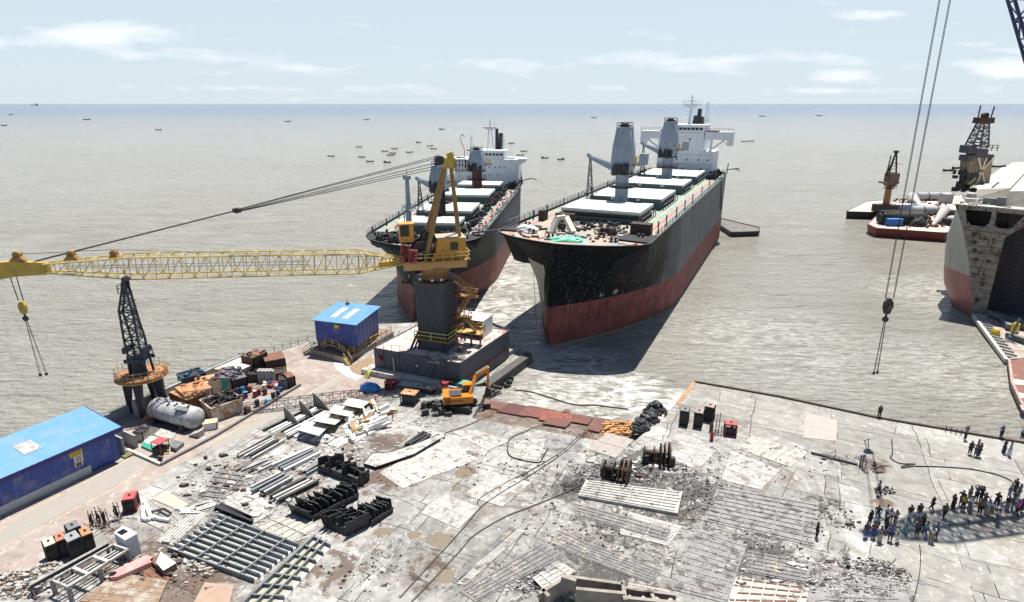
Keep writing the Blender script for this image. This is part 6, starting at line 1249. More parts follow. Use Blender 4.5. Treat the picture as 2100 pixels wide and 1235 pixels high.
# crane on the cut hull deck
q0_ = H3(.8, 26, 0); c = (q0_[0], q0_[1], ZK)
t = Thing('deck_crane', 'dark lattice-topped deck crane leaning behind the cut hull', 'crane', c); 
def Y3(px, py): return Yp(px, py, c[1])
mb = MB(); a_, b_ = Y3(2000, 378), Y3(2008, 318); mb.hexa([(a_[0] - 2.6, c[1] - 1.5, a_[2]), (a_[0] + 2.0, c[1] - 1.5, a_[2]), (a_[0] + 2.0, c[1] + 1.5, a_[2]), (a_[0] - 2.6, c[1] + 1.5, a_[2])], [(b_[0] - 3.0, c[1] - 1.5, b_[2]), (b_[0] + 2.0, c[1] - 1.5, b_[2]), (b_[0] + 2.0, c[1] + 1.5, b_[2]), (b_[0] - 3.0, c[1] + 1.5, b_[2])]); t.part('pedestal', mb, M('ped_tan', (.34, .26, .17), (.22, .15, .10), .7, streak=(.1, .07, .05), sa=.45))
mb = MB(); a_, b_ = Y3(1996, 375), Y3(2005, 322)
for o_ in (-2.2, -.6, 1.2): mb.bar((a_[0] + o_, c[1] - 1.8, a_[2]), (b_[0] - o_, c[1] - 1.8, b_[2]), .3)
t.part('brace', mb, cream_steel)
mb = MB(); a_ = Y3(2000, 318)
for (px, py, w_, h_) in [(1984, 306, 1.6, 1.6), (2003, 314, 2.6, 1.8), (2020, 322, 1.5, 1.3), (1981, 324, 1.2, 1.2)]: q = Y3(px, py); mb.box(q[0] - w_ / 2, q[0] + w_ / 2, c[1] - 1.6, c[1] + 1.4, q[2] - h_ / 2, q[2] + h_ / 2)
mb.rail([(a_[0] - 3, c[1] - 2, a_[2] + 1), (a_[0] + 3, c[1] - 2, a_[2] + 1)], 1.2, 1.3, .07); t.part('machinery_house', mb, M('mach_navy', (.035, .045, .075), (.08, .07, .07), .6))
mb = MB(); a_, b_ = Y3(2003, 300), Y3(2018, 246); mb.lattice((a_[0], c[1], a_[2]), (b_[0], c[1], b_[2]), 3.4, 1.4, 7, .2, .1, 2.4, 1.4); t.part('lattice_mast', mb, grey_steel)
mb = MB(); q = Y3(2017, 250); mb.box(q[0] - 1.7, q[0] + 1.6, c[1] - 1, c[1] + 1, q[2] - .3, q[2] + .9); mb.lathe((q[0], c[1] - .5, q[2] + 1.3), [(.6, 0), (.6, 1)], 12, ax=(0, 1, 0)); mb.bar((q[0] - 1.4, c[1], q[2] + .8), (q[0] - 1.4, c[1], q[2] + 3.4), .2); mb.bar((q[0] + 1.4, c[1], q[2] + .8), (q[0] + 1.6, c[1], q[2] + 3.2), .2); t.part('mast_head', mb, dark_rust)
mb = MB(); rr = random.Random(3)
for k in range(34): q = Y3(rr.uniform(1962, 1990), rr.uniform(350, 392)); mb.obox((q[0], q[1] + rr.uniform(-2, 2)), rr.uniform(0, 3), rr.uniform(.3, 1.3), rr.uniform(.2, .5), q[2] - .6, q[2] + rr.uniform(0, .6))
for k in range(16): q = Y3(rr.uniform(1960, 1998), 392); q2 = Y3(rr.uniform(1975, 2002), rr.uniform(345, 370)); mb.bar(q, q2, .14)
t.part('tangled_gear', mb, black_steel)['kind'] = 'stuff'
for k, (x0, x1, y) in enumerate([(1934, 1957, 350), (2020, 2030, 348), (2005, 2027, 355)]): pass
# ================================================================== YARD: BOXES, BINS, TANK
V3 = mathutils.Vector
def front(A_, B_, depth):      # ground corners of a box from its front bottom edge in the photo
    a_, b_ = V3(G(*A_)), V3(G(*B_)); u_ = (b_ - a_).normalized(); v_ = V3((-u_.y, u_.x, 0)); return a_, b_, b_ + v_ * depth, a_ + v_ * depth
def hex4(mb, q, z0, z1, top=None): top = top or q; return mb.hexa([(p[0], p[1], z0) for p in q], [(p[0], p[1], z1) for p in top])
def inset(q, k): c = (q[0] + q[1] + q[2] + q[3]) / 4; return [p + (c - p) * k for p in q]
def rack(A_, B_, depth, h, roofm, label, group=None, name='gas_rack', bodym=None, mid=None):
    q = front(A_, B_, depth); bodym = bodym or burnt_steel
    t = Thing(name, label, 'rack', tuple(q[0]), group)
    mb = MB()
    for p in q: mb.bar((p.x, p.y, 0), (p.x, p.y, h), .12)
    for z in (.12, h - .1):
        for i in range(4): mb.bar((q[i].x, q[i].y, z), (q[(i + 1) % 4].x, q[(i + 1) % 4].y, z), .1)
    t.part('frame', mb, bodym)
    mb = MB(); hex4(mb, inset(q, .3 if bodym is red_paint else .12), .1, h * (.5 if bodym is red_paint else .82)); t.part('panel', mb, burnt_steel)
    n_ = 4
    for k in range(n_):
        f = (k + .5) / n_; p = q[0] + (q[1] - q[0]) * f; v_ = (q[3] - q[0]).normalized() * .12
        mb = MB(); mb.tube((p.x + v_.x, p.y + v_.y, .15), (p.x + v_.x, p.y + v_.y, h * .7), .11, n=8); mb.tube((p.x + v_.x, p.y + v_.y, h * .7), (p.x + v_.x, p.y + v_.y, h * .78), .05, n=6); t.part('gas_bottle', mb, black_steel)
    mb = MB(); hex4(mb, inset(q, -.04), h, h + .07); r_ = t.part('roof', mb, roofm)
    c = (q[0] + q[2]) / 2; mb = MB(); mb.lathe((c.x, c.y - .04, h + .14), [(.12, 0), (.12, .07)], 8, ax=(0, 1, 0)); t.part('lifting_lug', mb, black_steel, r_)
    return t
g5 = 'black gas racks standing together by the road'
rr_red = M('roof_redrust', (.36, .10, .07), (.42, .17, .10), .7)
rack((102, 1157), (123, 1148), 1.2, 1.75, M('roof_tan', (.62, .52, .38), (.5, .36, .22), .8), 'leftmost black gas rack with a tan and white roof by the road', g5)
rack((125, 1147), (143, 1140), 1.2, 1.8, rr_red, 'black gas rack with a red roof in the cluster by the road', g5)
rack((150, 1122), (172, 1112), 1.2, 1.75, grey_steel, 'black gas rack at the back with a dark slate roof', g5)
rack((149, 1149), (174, 1137), 1.3, 1.85, M('roof_grey', (.27, .27, .27), (.2, .2, .2), .7), 'front black gas rack with a mid-grey roof in the road cluster', g5)
rack((177, 1134), (196, 1126), 1.3, 1.7, orange_rust, 'rightmost black gas rack of the road cluster with a brown rusty roof', g5)
g3 = 'black gas racks on the right quay'
rack((1393, 872), (1409, 875), 1.1, 2.0, grey_steel, 'left tall black gas rack with blue-grey roof on the right quay', g3)
rack((1422, 876), (1438, 879), 1.1, 2.0, M('roof_dusty2', (.3, .25, .24), (.22, .17, .16), .8), 'middle tall black gas rack on the right quay', g3)
rack((1443, 863), (1460, 867), 1.2, 2.0, M('roof_pinkish', (.33, .22, .2), (.25, .2, .18), .8), 'rear tall black gas rack with a pinkish roof on the right quay', g3)
rack((822, 829), (851, 833), 1.5, 1.5, orange_rust, 'wide black gas rack with orange bits on top between tarp and excavator')
rack((256, 1054), (280, 1050), 1.3, 1.5, M('roof_pinkred', (.42, .07, .075), (.3, .06, .06), .7), 'red gas rack with a bright red roof beside the haul road', bodym=M('rack_dullred', (.22, .03, .03), (.12, .025, .02), .7))
rack((1485, 893), (1509, 896), 1.0, 1.5, M('roof_pinkred', (0, 0, 0)), 'red frame machine with a pink-red roof right of the black gas racks', bodym=red_paint, name='red_rack')
rack((790, 800), (803, 802), .9, 1.3, red_paint, 'small red rack beside the blue tarpaulin heap', bodym=red_paint, name='red_rack')
for k, (x, y, lab) in enumerate([(1459, 903, 'single red gas bottle standing in front of the red roofed machine'), (1458, 885, 'dark gas bottle on a stand behind the single red bottle'), (1500, 890, 'small dark wheel lying beside the red roofed machine')]):
    c = G(x, y); mb = MB(); mb.lathe(c, [(.2, 0), (.22, .1), (.22, 1.0), (.12, 1.15), (.06, 1.2), (.06, 1.3)], 10); single('gas_bottle', mb, [red_paint, black_steel, black_steel][k], lab, 'gas bottle')
t = Thing('pipe_stand', 'dark pipe stands and hoses between the gas bottles and the red machine', 'stand', G(1472, 890)); c = G(1472, 890)
for dx_, dy_, h_ in [(-.3, 0, 1.9), (.2, .4, 2.6), (.3, -.3, 1.2), (.0, .8, 2.2)]:
    mb = MB(); mb.bar((c[0] + dx_, c[1] + dy_, 0), (c[0] + dx_, c[1] + dy_, h_), .08); mb.bar((c[0] + dx_ - .4, c[1] + dy_, .04), (c[0] + dx_ + .4, c[1] + dy_, .04), .08); mb.bar((c[0] + dx_, c[1] + dy_, h_ * .6), (c[0] + dx_ + .5, c[1] + dy_ - .2, h_ * .55), .05); t.part('post', mb, grey_steel)
# bins and rusty tanks along the sea wall
def bin_(name, lab, A_, B_, depth, h, mat, topm=None, cat='bin', flare=0, openp=False, top_in=0, fill=None, z0=0, group='rusty boxes and bins stored along the sea wall', ribs=True):
    q = front(A_, B_, depth); t = Thing(name, lab, cat, (q[0].x, q[0].y, z0), group); qt = inset(q, -flare)
    mb = MB(); hex4(mb, q, z0, z0 + h, qt); t.part('body', mb, mat)
    if ribs:
        mb = MB(); n_ = max(2, int((q[1] - q[0]).length / .8))
        for k in range(n_ + 1):
            f = k / n_; a_ = q[0] + (q[1] - q[0]) * f; b_ = qt[0] + (qt[1] - qt[0]) * f; mb.bar((a_.x, a_.y, z0), (b_.x, b_.y, z0 + h), .09)
        n_ = max(2, int((q[2] - q[1]).length / .8))
        for k in range(n_ + 1):
            f = k / n_; a_ = q[1] + (q[2] - q[1]) * f; b_ = qt[1] + (qt[2] - qt[1]) * f; mb.bar((a_.x, a_.y, z0), (b_.x, b_.y, z0 + h), .09)
        t.part('rib', mb, mat)
    if openp:
        mb = MB()
        for i in range(4): mb.bar((qt[i].x, qt[i].y, z0 + h + .06), (qt[(i + 1) % 4].x, qt[(i + 1) % 4].y, z0 + h + .06), .14, .2)
        t.part('rim', mb, topm or mat); mb = MB(); hex4(mb, inset(qt, .08), z0 + h + .002, z0 + h + .012); t.part('inside', mb, burnt_steel)
    elif topm: mb = MB(); hex4(mb, inset(qt, -.015), z0 + h, z0 + h + .06); t.part('lid', mb, topm)
    if fill:
        rr = random.Random(int(A_[0])); mb = MB()
        for k in range(fill[1]):
            f, g = rr.random(), rr.random(); p = qt[0] + (qt[1] - qt[0]) * f + (qt[3] - qt[0]) * g; a_ = rr.uniform(0, 3)
            if k % 2: mb.bar((p.x, p.y, z0 + h + .1), (p.x + rr.uniform(-1, 1), p.y + rr.uniform(-.8, .8), z0 + h + rr.uniform(.1, .5)), .09)
            else: mb.obox((p.x, p.y), a_, rr.uniform(.2, .9), rr.uniform(.15, .5), z0 + h, z0 + h + rr.uniform(.1, .45))
        t.part('scrap_fill', mb, fill[0])['kind'] = 'stuff'
    return t
bin_('scrap_bin', 'white rust-streaked scrap bin with sloping end, nearest the road', (440, 866), (496, 846), 3.2, 1.9, rusty_white, rusty_white, flare=.12, openp=True, fill=(dark_rust, 50))
bin_('steel_box', 'brown rusty steel box nearest the dark lattice crane', (352, 832), (388, 849), 2.4, 1.9, rust_steel, orange_rust, 'box', fill=(orange_rust, 10))
bin_('steel_box', 'pale rusty box with orange top between the two front bins', (385, 846), (440, 828), 3.6, 2.3, rusty_white, orange_rust, 'box', fill=(orange_rust, 12))
bin_('steel_box', 'long box with bright orange rusted top behind the front bins', (410, 818), (462, 806), 2.6, 2.0, rusty_white, M('top_orange', (.55, .30, .15), (.42, .2, .1), .85), 'box', fill=(dark_rust, 12))
bin_('open_skip', 'blue and black open skip against the sea wall', (380, 800), (424, 786), 2.4, 1.6, navy_paint, M('skip_blue', (.02, .07, .14), None, .5), 'skip', openp=True, fill=(M('skip_blue', (0, 0, 0)), 8))
bin_('steel_box', 'box heaped with purple-grey scrap and a green cloth hanging down its side', (440, 806), (478, 806), 3.4, 2.2, rusty_white, M('purple_scrap', (.17, .15, .18), (.1, .09, .1), .9), 'box', fill=(M('purple_scrap', (0, 0, 0)), 60))
bin_('steel_box', 'black-sided open box right of the green cloth', (481, 808), (510, 800), 2.8, 2.0, burnt_steel, M('purple_scrap', (0, 0, 0)), 'box', openp=False, fill=(burnt_steel, 20))
bin_('steel_box', 'tan steel box with a clean white top beside the sea wall', (444, 782), (482, 792), 4.4, 1.9, rusty_white, M('top_white', (.7, .66, .58), (.58, .5, .4), .7, rust=(.35, .18, .08), ra=.34), 'box', fill=(orange_rust, 3))
bin_('steel_box', 'tall dark rusty box farthest back against the sea wall', (500, 768), (524, 774), 2.6, 3.0, dark_rust, rust_steel, 'box', fill=(burnt_steel, 14))
bin_('steel_box', 'dark brown corrugated rusty container at the far end of the row', (548, 772), (588, 764), 3.0, 2.3, M('dark_brown', (.07, .035, .03), (.045, .025, .02), .8), rust_steel, 'box')
bin_('steel_box', 'low dark rusty trough in front of the far container', (563, 781), (588, 777), 1.8, 1.0, dark_rust, rust_steel, 'box', openp=True)
bin_('steel_box', 'grey squat bin near the end of the dark kerb', (574, 799), (592, 797), 1.7, 1.3, grey_steel, dark_rust, 'box', openp=True)
bin_('steel_box', 'rounded dark brown bin at the tip of the dark kerb', (592, 797), (607, 793), 1.9, 1.6, dark_rust, rust_steel, 'box')
bin_('steel_box', 'dark green open tub behind the red and white drums', (511, 785), (532, 783), 1.8, 1.1, M('tub_green', (.04, .07, .06), None, .6), black_steel, 'tub', openp=True, fill=(black_steel, 10))
bin_('battery_box', 'white box with a yellow top standing beside the white tank', (421, 884), (446, 880), 1.1, .9, white_steel, M('yellowish', (.7, .55, .15), (.6, .58, .5), .6), 'box', group=None)
mb = MB(); a_ = V3(G(468, 808)); 
for k in range(5): mb.bar((a_.x - .4 + k * .18, a_.y - .25, 2.3), (a_.x - .2 + k * .1, a_.y - .75 - .05 * k, .2), .2, .05)
mb.obox((a_.x + .1, a_.y - .95), .2, 1.0, .6, 0, .25)
single('cloth', mb, green_paint, 'green cloth hanging down the side of the purple-grey heaped box', 'cloth')
t = Thing('tube_bundle', 'bundle of upright grey pipes between tall rusty box and far container', 'pipes', G(548, 785)); c = G(548, 785)
for k in range(9): mb = MB(); mb.tube((c[0] - 1 + (k % 5) * .5, c[1] + (k // 5) * .5, 0), (c[0] - 1 + (k % 5) * .5, c[1] + (k // 5) * .5, 1.9), .24, n=10); t.part('pipe', mb, light_steel)
# horizontal white tank
t = Thing('storage_tank', 'big white horizontal tank lying beside the dark lattice crane', 'tank', G(355, 893))
a_, b_ = V3(G(317, 862)) + V3((0, .8, 1.4)), V3(G(399, 886)) + V3((0, .8, 1.4)); d_ = (b_ - a_).normalized(); L_ = (b_ - a_).length
tk = M('tank_white', (.45, .46, .47), (.34, .355, .37), .6, sc=.8, rust=(.22, .15, .11), ra=.40, rsc=1.2, streak=(.2, .15, .12), sa=.42)
mb = MB(); mb.lathe(a_, [(.3, -.35), (.9, -.26), (1.25, 0), (1.35, .3), (1.35, L_ - .3), (1.25, L_), (.9, L_ + .26), (.3, L_ + .35)], 24, ax=d_); t.part('shell', mb, tk, smooth=True)
mb = MB()
for f in (.12, .5, .88): mb.lathe(a_ + d_ * L_ * f, [(1.38, 0), (1.38, .12)], 24, ax=d_)
t.part('band', mb, light_steel)
for k in range(9):
    f = .08 + .1 * k; p = a_ + d_ * L_ * f + V3((random.uniform(-.5, .5), random.uniform(-.4, .4), 1.27)); mb = MB(); mb.bar(p, p + V3((random.uniform(-.3, .3), .2, .3)), .12); mb.obox((p.x, p.y), k, .35, .2, p.z - .1, p.z + .12); t.part('nozzle', mb, dark_rust)
for f in (.15, .85):
    p = a_ + d_ * L_ * f; mb = MB(); mb.obox((p.x, p.y - .2), atan2(d_.y, d_.x), .5, 2.6, 0, .75); t.part('saddle', mb, burnt_steel)
p = a_ + d_ * L_ * .78; mb = MB(); mb.bar(p + V3((-.9, -.4, 1.35)), p + V3((.9, -.8, 1.25)), .9, .12); t.part('side_plate', mb, grey_steel)
p = a_ - d_ * .3; mb = MB(); mb.tube(p + V3((0, -.6, -1.1)), p + V3((-1.0, -.9, -1.15)), .3, n=10); t.part('drain_stub', mb, M('stub_orange', (.5, .2, .08), None, .7))
p = G(410, 892); mb = MB(); mb.hexa([(p[0] - 1.1, p[1] - .5, .1), (p[0] + .3, p[1] - .8, .1), (p[0] + .6, p[1], .1), (p[0] - .8, p[1] + .4, .1)], [(p[0] - 1.1, p[1] - .5, .2), (p[0] + .3, p[1] - .8, .8), (p[0] + .6, p[1], .8), (p[0] - .8, p[1] + .4, .3)]); single('steel_sheet', mb, light_steel, 'small bent pale plate lying at the right end of the white tank', 'plate')
bin_('white_drum_tank', 'pale round-cornered tub beside the end of the long blue shed', (277, 905), (295, 906), 1.2, 1.1, light_steel, dark_rust, 'tub', openp=True, group=None)
c = G(313, 810); mb = MB(); mb.lathe(G(288, 850), [(.7, 0), (.7, 1.9), (.6, 2.0)], 14); single('silo', mb, light_steel, 'pale upright tank standing between the legs of the dark lattice crane', 'tank')
# drums
drm = {}
def drum(px, py, mat, mlid, label, lying=None, group='oil drums by the dark kerb'):
    c = G(px, py); t = Thing('drum', label, 'drum', c, group)
    ax = (0, 0, 1) if lying is None else (cos(lying), sin(lying), 0); b_ = V3(c) + (V3((0, 0, 0)) if lying is None else V3((0, 0, .3)))
    mb = MB(); mb.lathe(b_, [(.30, 0), (.31, .02), (.29, .04), (.29, .29), (.305, .31), (.29, .33), (.29, .58), (.305, .6), (.29, .62), (.29, .86), (.31, .88), (.30, .9)], 14, ax=ax); t.part('shell', mb, mat)
    mb = MB(); mb.lathe(b_ + V3(ax) * .9, [(.27, 0), (.27, .01)], 14, ax=ax); t.part('lid', mb, mlid)
dk = M('drum_dark', (.03, .03, .035), (.06, .04, .035), .5); dr_ = M('drum_red', (.26, .035, .04), (.15, .03, .03), .7, rust=RUST, ra=.42); dw = M('drum_white', (.5, .46, .43), None, .7, rust=RUST, ra=.42); db = M('drum_blue', (.02, .055, .19), (.02, .04, .12), .7, rust=RUST, ra=.38); dt = M('drum_teal', (.05, .3, .5), None, .5); dbr = M('drum_brown', (.14, .045, .035), (.08, .04, .03), .7)
for (x, y, a_, b_, lab, ly) in [(505, 847, dk, rust_steel, 'dark drum close to the white rusty bin corner', None), (511, 849, dbr, dk, 'brown-topped dark drum leaning by the white rusty bin', None), (528, 833, dk, db, 'black drum with a blue lid alone beside the kerb', None), (543, 827, dt, dw, 'light blue drum lying on its side near the kerb', .3), (561, 817, dk, grey_steel, 'black upright drum in front of the blue lying ones', None), (571, 813, db, dk, 'blue drum in front, half tilted near the kerb', None), (580, 803, db, dt, 'bright blue drum lying nearest the kerb end', 2.6), (544, 809, dbr, dk, 'dark brown drum behind the black upright one', None), (524, 814, dr_, dw, 'red and white drum left of the dark brown drum', None), (531, 810, dbr, dr_, 'brown-red drum between the red and dark brown drums', None), (497, 822, dr_, dk, 'red drum with a white band beside the white rusty bin', None), (504, 816, db, dt, 'blue drum beside the white rusty bin', None), (488, 808, db, dk, 'blue drum under the green cloth', None), (499, 806, dt, db, 'teal-blue drum behind the blue ones at the bin corner', None),
    (538, 797, dr_, dw, 'front left red drum of the red and white drum heap', .5), (546, 793, dw, dr_, 'white drum lying in the red and white heap', 2.2), (554, 797, dr_, dr_, 'bright red drum in the middle of the heap', 1.2), (560, 790, dr_, dw, 'red drum with white lid at the back right of the heap', .2), (551, 789, db, dw, 'lone blue drum lying among the red and white ones', .1), (565, 799, dw, dr_, 'white-bodied drum at the right end of the heap', 1.7), (543, 801, dw, dw, 'all white drum at the front of the heap', None), (513, 804, dr_, dr_, 'small crimson drum left of the heap', None)]:
    drum(x, y, a_, b_, lab, ly)
# red compressor, frames, ladder and wheel beside the long shed
t = Thing('compressor', 'red compressor with a red roof beside the end of the long blue shed', 'compressor', G(320, 930))
q = front((314, 932), (332, 936), 1.2); mb = MB(); hex4(mb, q, .3, .8); t.part('base', mb, dark_rust); mb = MB(); 
for p in q: mb.bar((p.x, p.y, 0), (p.x, p.y, 1.5), .08)
t.part('frame', mb, red_paint); mb = MB(); qq = inset(q, -.1); hex4(mb, qq, 1.5, 1.6); t.part('roof', mb, M('roof_pinkred', (0, 0, 0)))
c = G(328, 946); mb = MB(); mb.lathe((c[0], c[1], .35), [(.35, 0), (.35, .15)], 14, ax=(.3, 1, .2)); mb.bar((c[0] - 1.2, c[1] - .1, .08), (c[0], c[1], .1), .14); mb.bar((c[0], c[1], .35), (c[0] + .5, c[1], .5), .1); single('cable_reel', mb, black_steel, 'black cable reel on the road edge below the red compressor', 'reel')
t = Thing('steel_ladder', 'small yellow-striped steel ladder beside the red compressor', 'ladder', G(345, 935)); a_, b_ = V3(G(338, 935)) , V3(G(340, 920)) + V3((0, 0, 1.0)); mb = MB(); w_ = V3((.5, .2, 0)); mb.bar(a_, b_, .08); mb.bar(a_ + w_, b_ + w_, .08)
for k in range(7): p = a_.lerp(b_, k / 6); mb.bar(p, p + w_, .12, .05)
t.part('ladder', mb, M('ladder_yellow', (.5, .5, .2), (.3, .3, .25), .6))
for i, (p0, p1, p2, p3, mt, lab, z1) in enumerate([((296, 910), (326, 922), (322, 932), (290, 918), green_paint, 'green sheet behind the red compressor', .25), ((330, 880), (362, 890), (350, 905), (315, 893), light_steel, 'flat pale blue-grey plate in front of the white tank', .1), ((300, 893), (335, 900), (318, 915), (285, 905), cream_steel, 'flat cream plate between the tub and the white tank', .08), ((345, 905), (378, 915), (362, 928), (340, 920), grey_steel, 'dark heap of flat machine plates right of the red compressor', .5)]):
    mb = MB(); mb.prism([xy(G(*p)) for p in (p0, p1, p2, p3)], .02 + .01 * i, z1); single('steel_sheet', mb, mt, lab, 'plate')
# blue tarpaulin heap, pallets and bags by the ledge
c = G(760, 800); single('tarpaulin_heap', heap(MB(), (c[0], c[1], 0), 1.55, .9, 1.1, 14, 12, -.1, 6), blue_tarp, 'heap wrapped in bright blue tarpaulin in front of the grey caisson', 'tarpaulin')
t = Thing('plank_stack', 'wide stack of grey boards lying along the ledge of the grey caisson', 'stack', G(840, 795)); 
for k in range(4):
    q = front((812 + k * 2, 795 + k), (852 + k * 2, 801 + k), 1.3); mb = MB(); hex4(mb, q, .12 * k + .3, .12 * k + .40); t.part('board', mb, [grey_steel, light_steel, dark_rust, light_steel][k])
mb = MB(); hex4(mb, front((812, 795), (852, 801), 1.3), 0, .3); t.part('base_stack', mb, grey_steel)
bin_('pallet_stack', 'dark pallet stack with pale sheets on top at the right of the board stack', (856, 805), (888, 809), 1.1, .7, dark_rust, light_steel, 'stack', group=None, fill=(light_steel, 10))
for x, y, mt, lab in [(808, 788, M('roof_pinkred', (0, 0, 0)), 'red covered hose reel by the ledge of the grey caisson'), (912, 790, red_paint, 'red open tub on the ledge near the caisson corner'), (930, 787, dark_rust, 'dark red tub next to the caisson corner'), (889, 803, red_paint, 'tiny red can at the end of the pallet stack')]:
    c = G(x, y, .8 if y < 792 and x > 850 else 0); mb = MB(); s_ = .65 if x < 880 or x > 900 else .2; mb.lathe(c, [(s_ * .8, 0), (s_, .6 * s_ * 1.4), (s_ * .95, .62 * s_ * 1.4)], 10); single('tub', mb, mt, lab, 'tub')
c = G(947, 800); bin_('green_tank', 'small teal-green tank behind the excavator cab', (935, 803), (955, 806), 1.4, 1.2, M('teal', (.02, .25, .2), (.03, .18, .15), .6), M('teal_top', (.05, .33, .27), None, .6), 'tank', group=None)
t = Thing('steps', 'lime yellow steel steps up to the ledge at the caisson left corner', 'steps', G(755, 770)); t.part('treads', steps('s', G(758, 762, .8), G(751, 775), .7, black_steel), M('lime', (.55, .55, .1), None, .6))

# ================================================================== EXCAVATOR
ex = G(945, 836); t = Thing('excavator', 'orange tracked excavator at the head of the rusty slip', 'excavator', ex); ea = R(-17)
def E_(x, y, z, a_=ea): return (ex[0] + x * cos(a_) - y * sin(a_), ex[1] + x * sin(a_) + y * cos(a_), z)
for o_ in (-1.15, 1.15):
    mb = MB(); prof = [(-1.9, .45), (-1.6, .1), (1.6, .1), (1.9, .45), (1.6, .85), (-1.6, .85)]
    vs = [E_(x, o_ - .28, z) for x, z in prof] + [E_(x, o_ + .28, z) for x, z in prof]; mb.add(vs, [tuple(range(6)), tuple(range(6, 12))[::-1]] + [(i, i + 6, (i + 1) % 6 + 6, (i + 1) % 6) for i in range(6)])
    for k in range(14): x = -1.6 + k * .246; mb.hexa([E_(x, o_ - .3, .84), E_(x + .14, o_ - .3, .84), E_(x + .14, o_ + .3, .84), E_(x, o_ + .3, .84)], [E_(x, o_ - .3, .90), E_(x + .14, o_ - .3, .90), E_(x + .14, o_ + .3, .90), E_(x, o_ + .3, .90)])
    t.part('track', mb, rubber)
mb = MB(); mb.lathe((ex[0], ex[1], .8), [(.7, 0), (.7, .35)], 14); mb.obox((ex[0], ex[1]), ea, 2, 1.8, .4, .8); t.part('undercarriage', mb, black_steel)
ha = R(8); H_ = lambda x, y, z: E_(x, y, z, ha)
def hb3(mb, x0, x1, y0, y1, z0, z1, t_=0): return mb.hexa([H_(x0, y0, z0), H_(x1, y0, z0), H_(x1, y1, z0), H_(x0, y1, z0)], [H_(x0 + t_, y0 + t_, z1), H_(x1 - t_, y0 + t_, z1), H_(x1 - t_, y1 - t_, z1), H_(x0 + t_, y1 - t_, z1)])
mb = MB(); hb3(mb, -2.1, 1.6, -1.25, 1.25, 1.15, 2.1); hb3(mb, -2.3, -1.3, -1.25, 1.25, 1.15, 2.25); bd_ = t.part('body', mb, orange_paint)
mb = MB(); hb3(mb, -1.5, .1, -1.0, .6, 2.1, 2.3); t.part('engine_cover', mb, black_steel, bd_)
mb = MB(); hb3(mb, .3, 1.6, .25, 1.25, 2.1, 3.0, .08); t.part('cab', mb, glass_dark); mb = MB(); hb3(mb, .3, 1.65, .22, 1.28, 3.0, 3.1); t.part('cab_roof', mb, orange_paint)
mb = MB()
for k in range(6): x = -1.5 + k * .32; mb.hexa([H_(x, -1.27, 1.5), H_(x + .2, -1.27, 1.5), H_(x + .2, -1.25, 1.5), H_(x, -1.25, 1.5)], [H_(x, -1.27, 1.75), H_(x + .2, -1.27, 1.75), H_(x + .2, -1.25, 1.75), H_(x, -1.25, 1.75)])
t.part('side_lettering', mb, black_steel, bd_)
rA = V3(H_(1.3, -.2, 2.0)); rB = V3(Yp(976, 771, rA.y + 1.4)); rC = V3(Yp(1001, 757, rA.y + 2.6)); rD = V3(Yp(1000, 797, rA.y + 2.9))
mb = MB(); mb.bar(rA, rB, .34, .62); mb.bar(rB, rC, .32, .5); t.part('boom', mb, orange_paint); mb = MB(); mb.bar(rC + V3((0, 0, .3)), rD, .3, .42); t.part('stick', mb, orange_paint)
mb = MB(); mb.tube(rA + V3((.3, -.2, -.1)), rA.lerp(rB, .75) + V3((.1, -.2, -.3)), .09); mb.tube(rB + V3((0, 0, .4)), rC + V3((-.1, 0, .45)), .08); t.part('ram', mb, M('ram_teal', (.2, .4, .4), None, .3))
mb = MB(); mb.hexa([rD + V3((-.5, -.5, -1.1)), rD + V3((.6, -.5, -1.0)), rD + V3((.6, .5, -1.0)), rD + V3((-.5, .5, -1.1))], [rD + V3((-.25, -.5, .1)), rD + V3((.35, -.5, .2)), rD + V3((.35, .5, .2)), rD + V3((-.25, .5, .1))]); 
for k in range(4): p = rD + V3((-.5, -.4 + k * .27, -1.1)); mb.bar(p, p + V3((-.2, 0, -.25)), .08)
t.part('bucket', mb, black_steel)

# ================================================================== PANELS, BLOCKS, BEAMS
def quad(pxs): return [V3(G(*p)) for p in pxs]
def bil(q, u, v): return (q[0] * (1 - u) + q[1] * u) * (1 - v) + (q[3] * (1 - u) + q[2] * u) * v
def panel(label, pxs, nr, nc, mat, rh=.14, ribm=None, z=.0, th=.06, curl=0, name='scrap_section', group='cut deck panels lying on the yard', jag=.0, rw=.10):
    q = quad(pxs); t = Thing(name, label, 'panel', tuple(q[0]), group); rr = random.Random(int(pxs[0][0] * 7 + pxs[0][1]))
    n_ = 9; mb = MB(); E0 = [bil(q, k / n_, rr.uniform(0, jag)) for k in range(n_ + 1)]; E1 = [bil(q, 1 - k / n_, 1 - rr.uniform(0, jag)) for k in range(n_ + 1)]
    mb.prism([(p.x, p.y) for p in E0 + E1], z + .012, z + th); t.part('plate', mb, mat)
    for k in range(nr):
        v = (k + .5) / nr; a_, b_ = bil(q, rr.uniform(0, .04 + jag), v), bil(q, 1 - rr.uniform(0, .04 + jag), v); mb = MB(); mb.bar((a_.x, a_.y, z + th + rh * .28 - .004), (b_.x, b_.y, z + th + rh * .28 - .004), rw * 1.3, rh * .55); t.part('rib', mb, ribm if ribm is rust_steel else mat)
    for k in range(nc):
        u = (k + .5) / nc; a_, b_ = bil(q, u, .03), bil(q, u, .97); mb = MB(); mb.bar((a_.x, a_.y, z + th + rh * .35), (b_.x, b_.y, z + th + rh * .35), rw, rh * .75); t.part('girder', mb, mat)
    return t
panel_grey = M('panel_grey', (.27, .268, .26), (.17, .165, .16), .8, rust=(.10, .085, .08), ra=.46, rsc=1.0)
panel_pale = M('panel_pale', (.44, .43, .40), (.31, .295, .275), .8, rust=(.15, .12, .10), ra=.43, rsc=1.2)
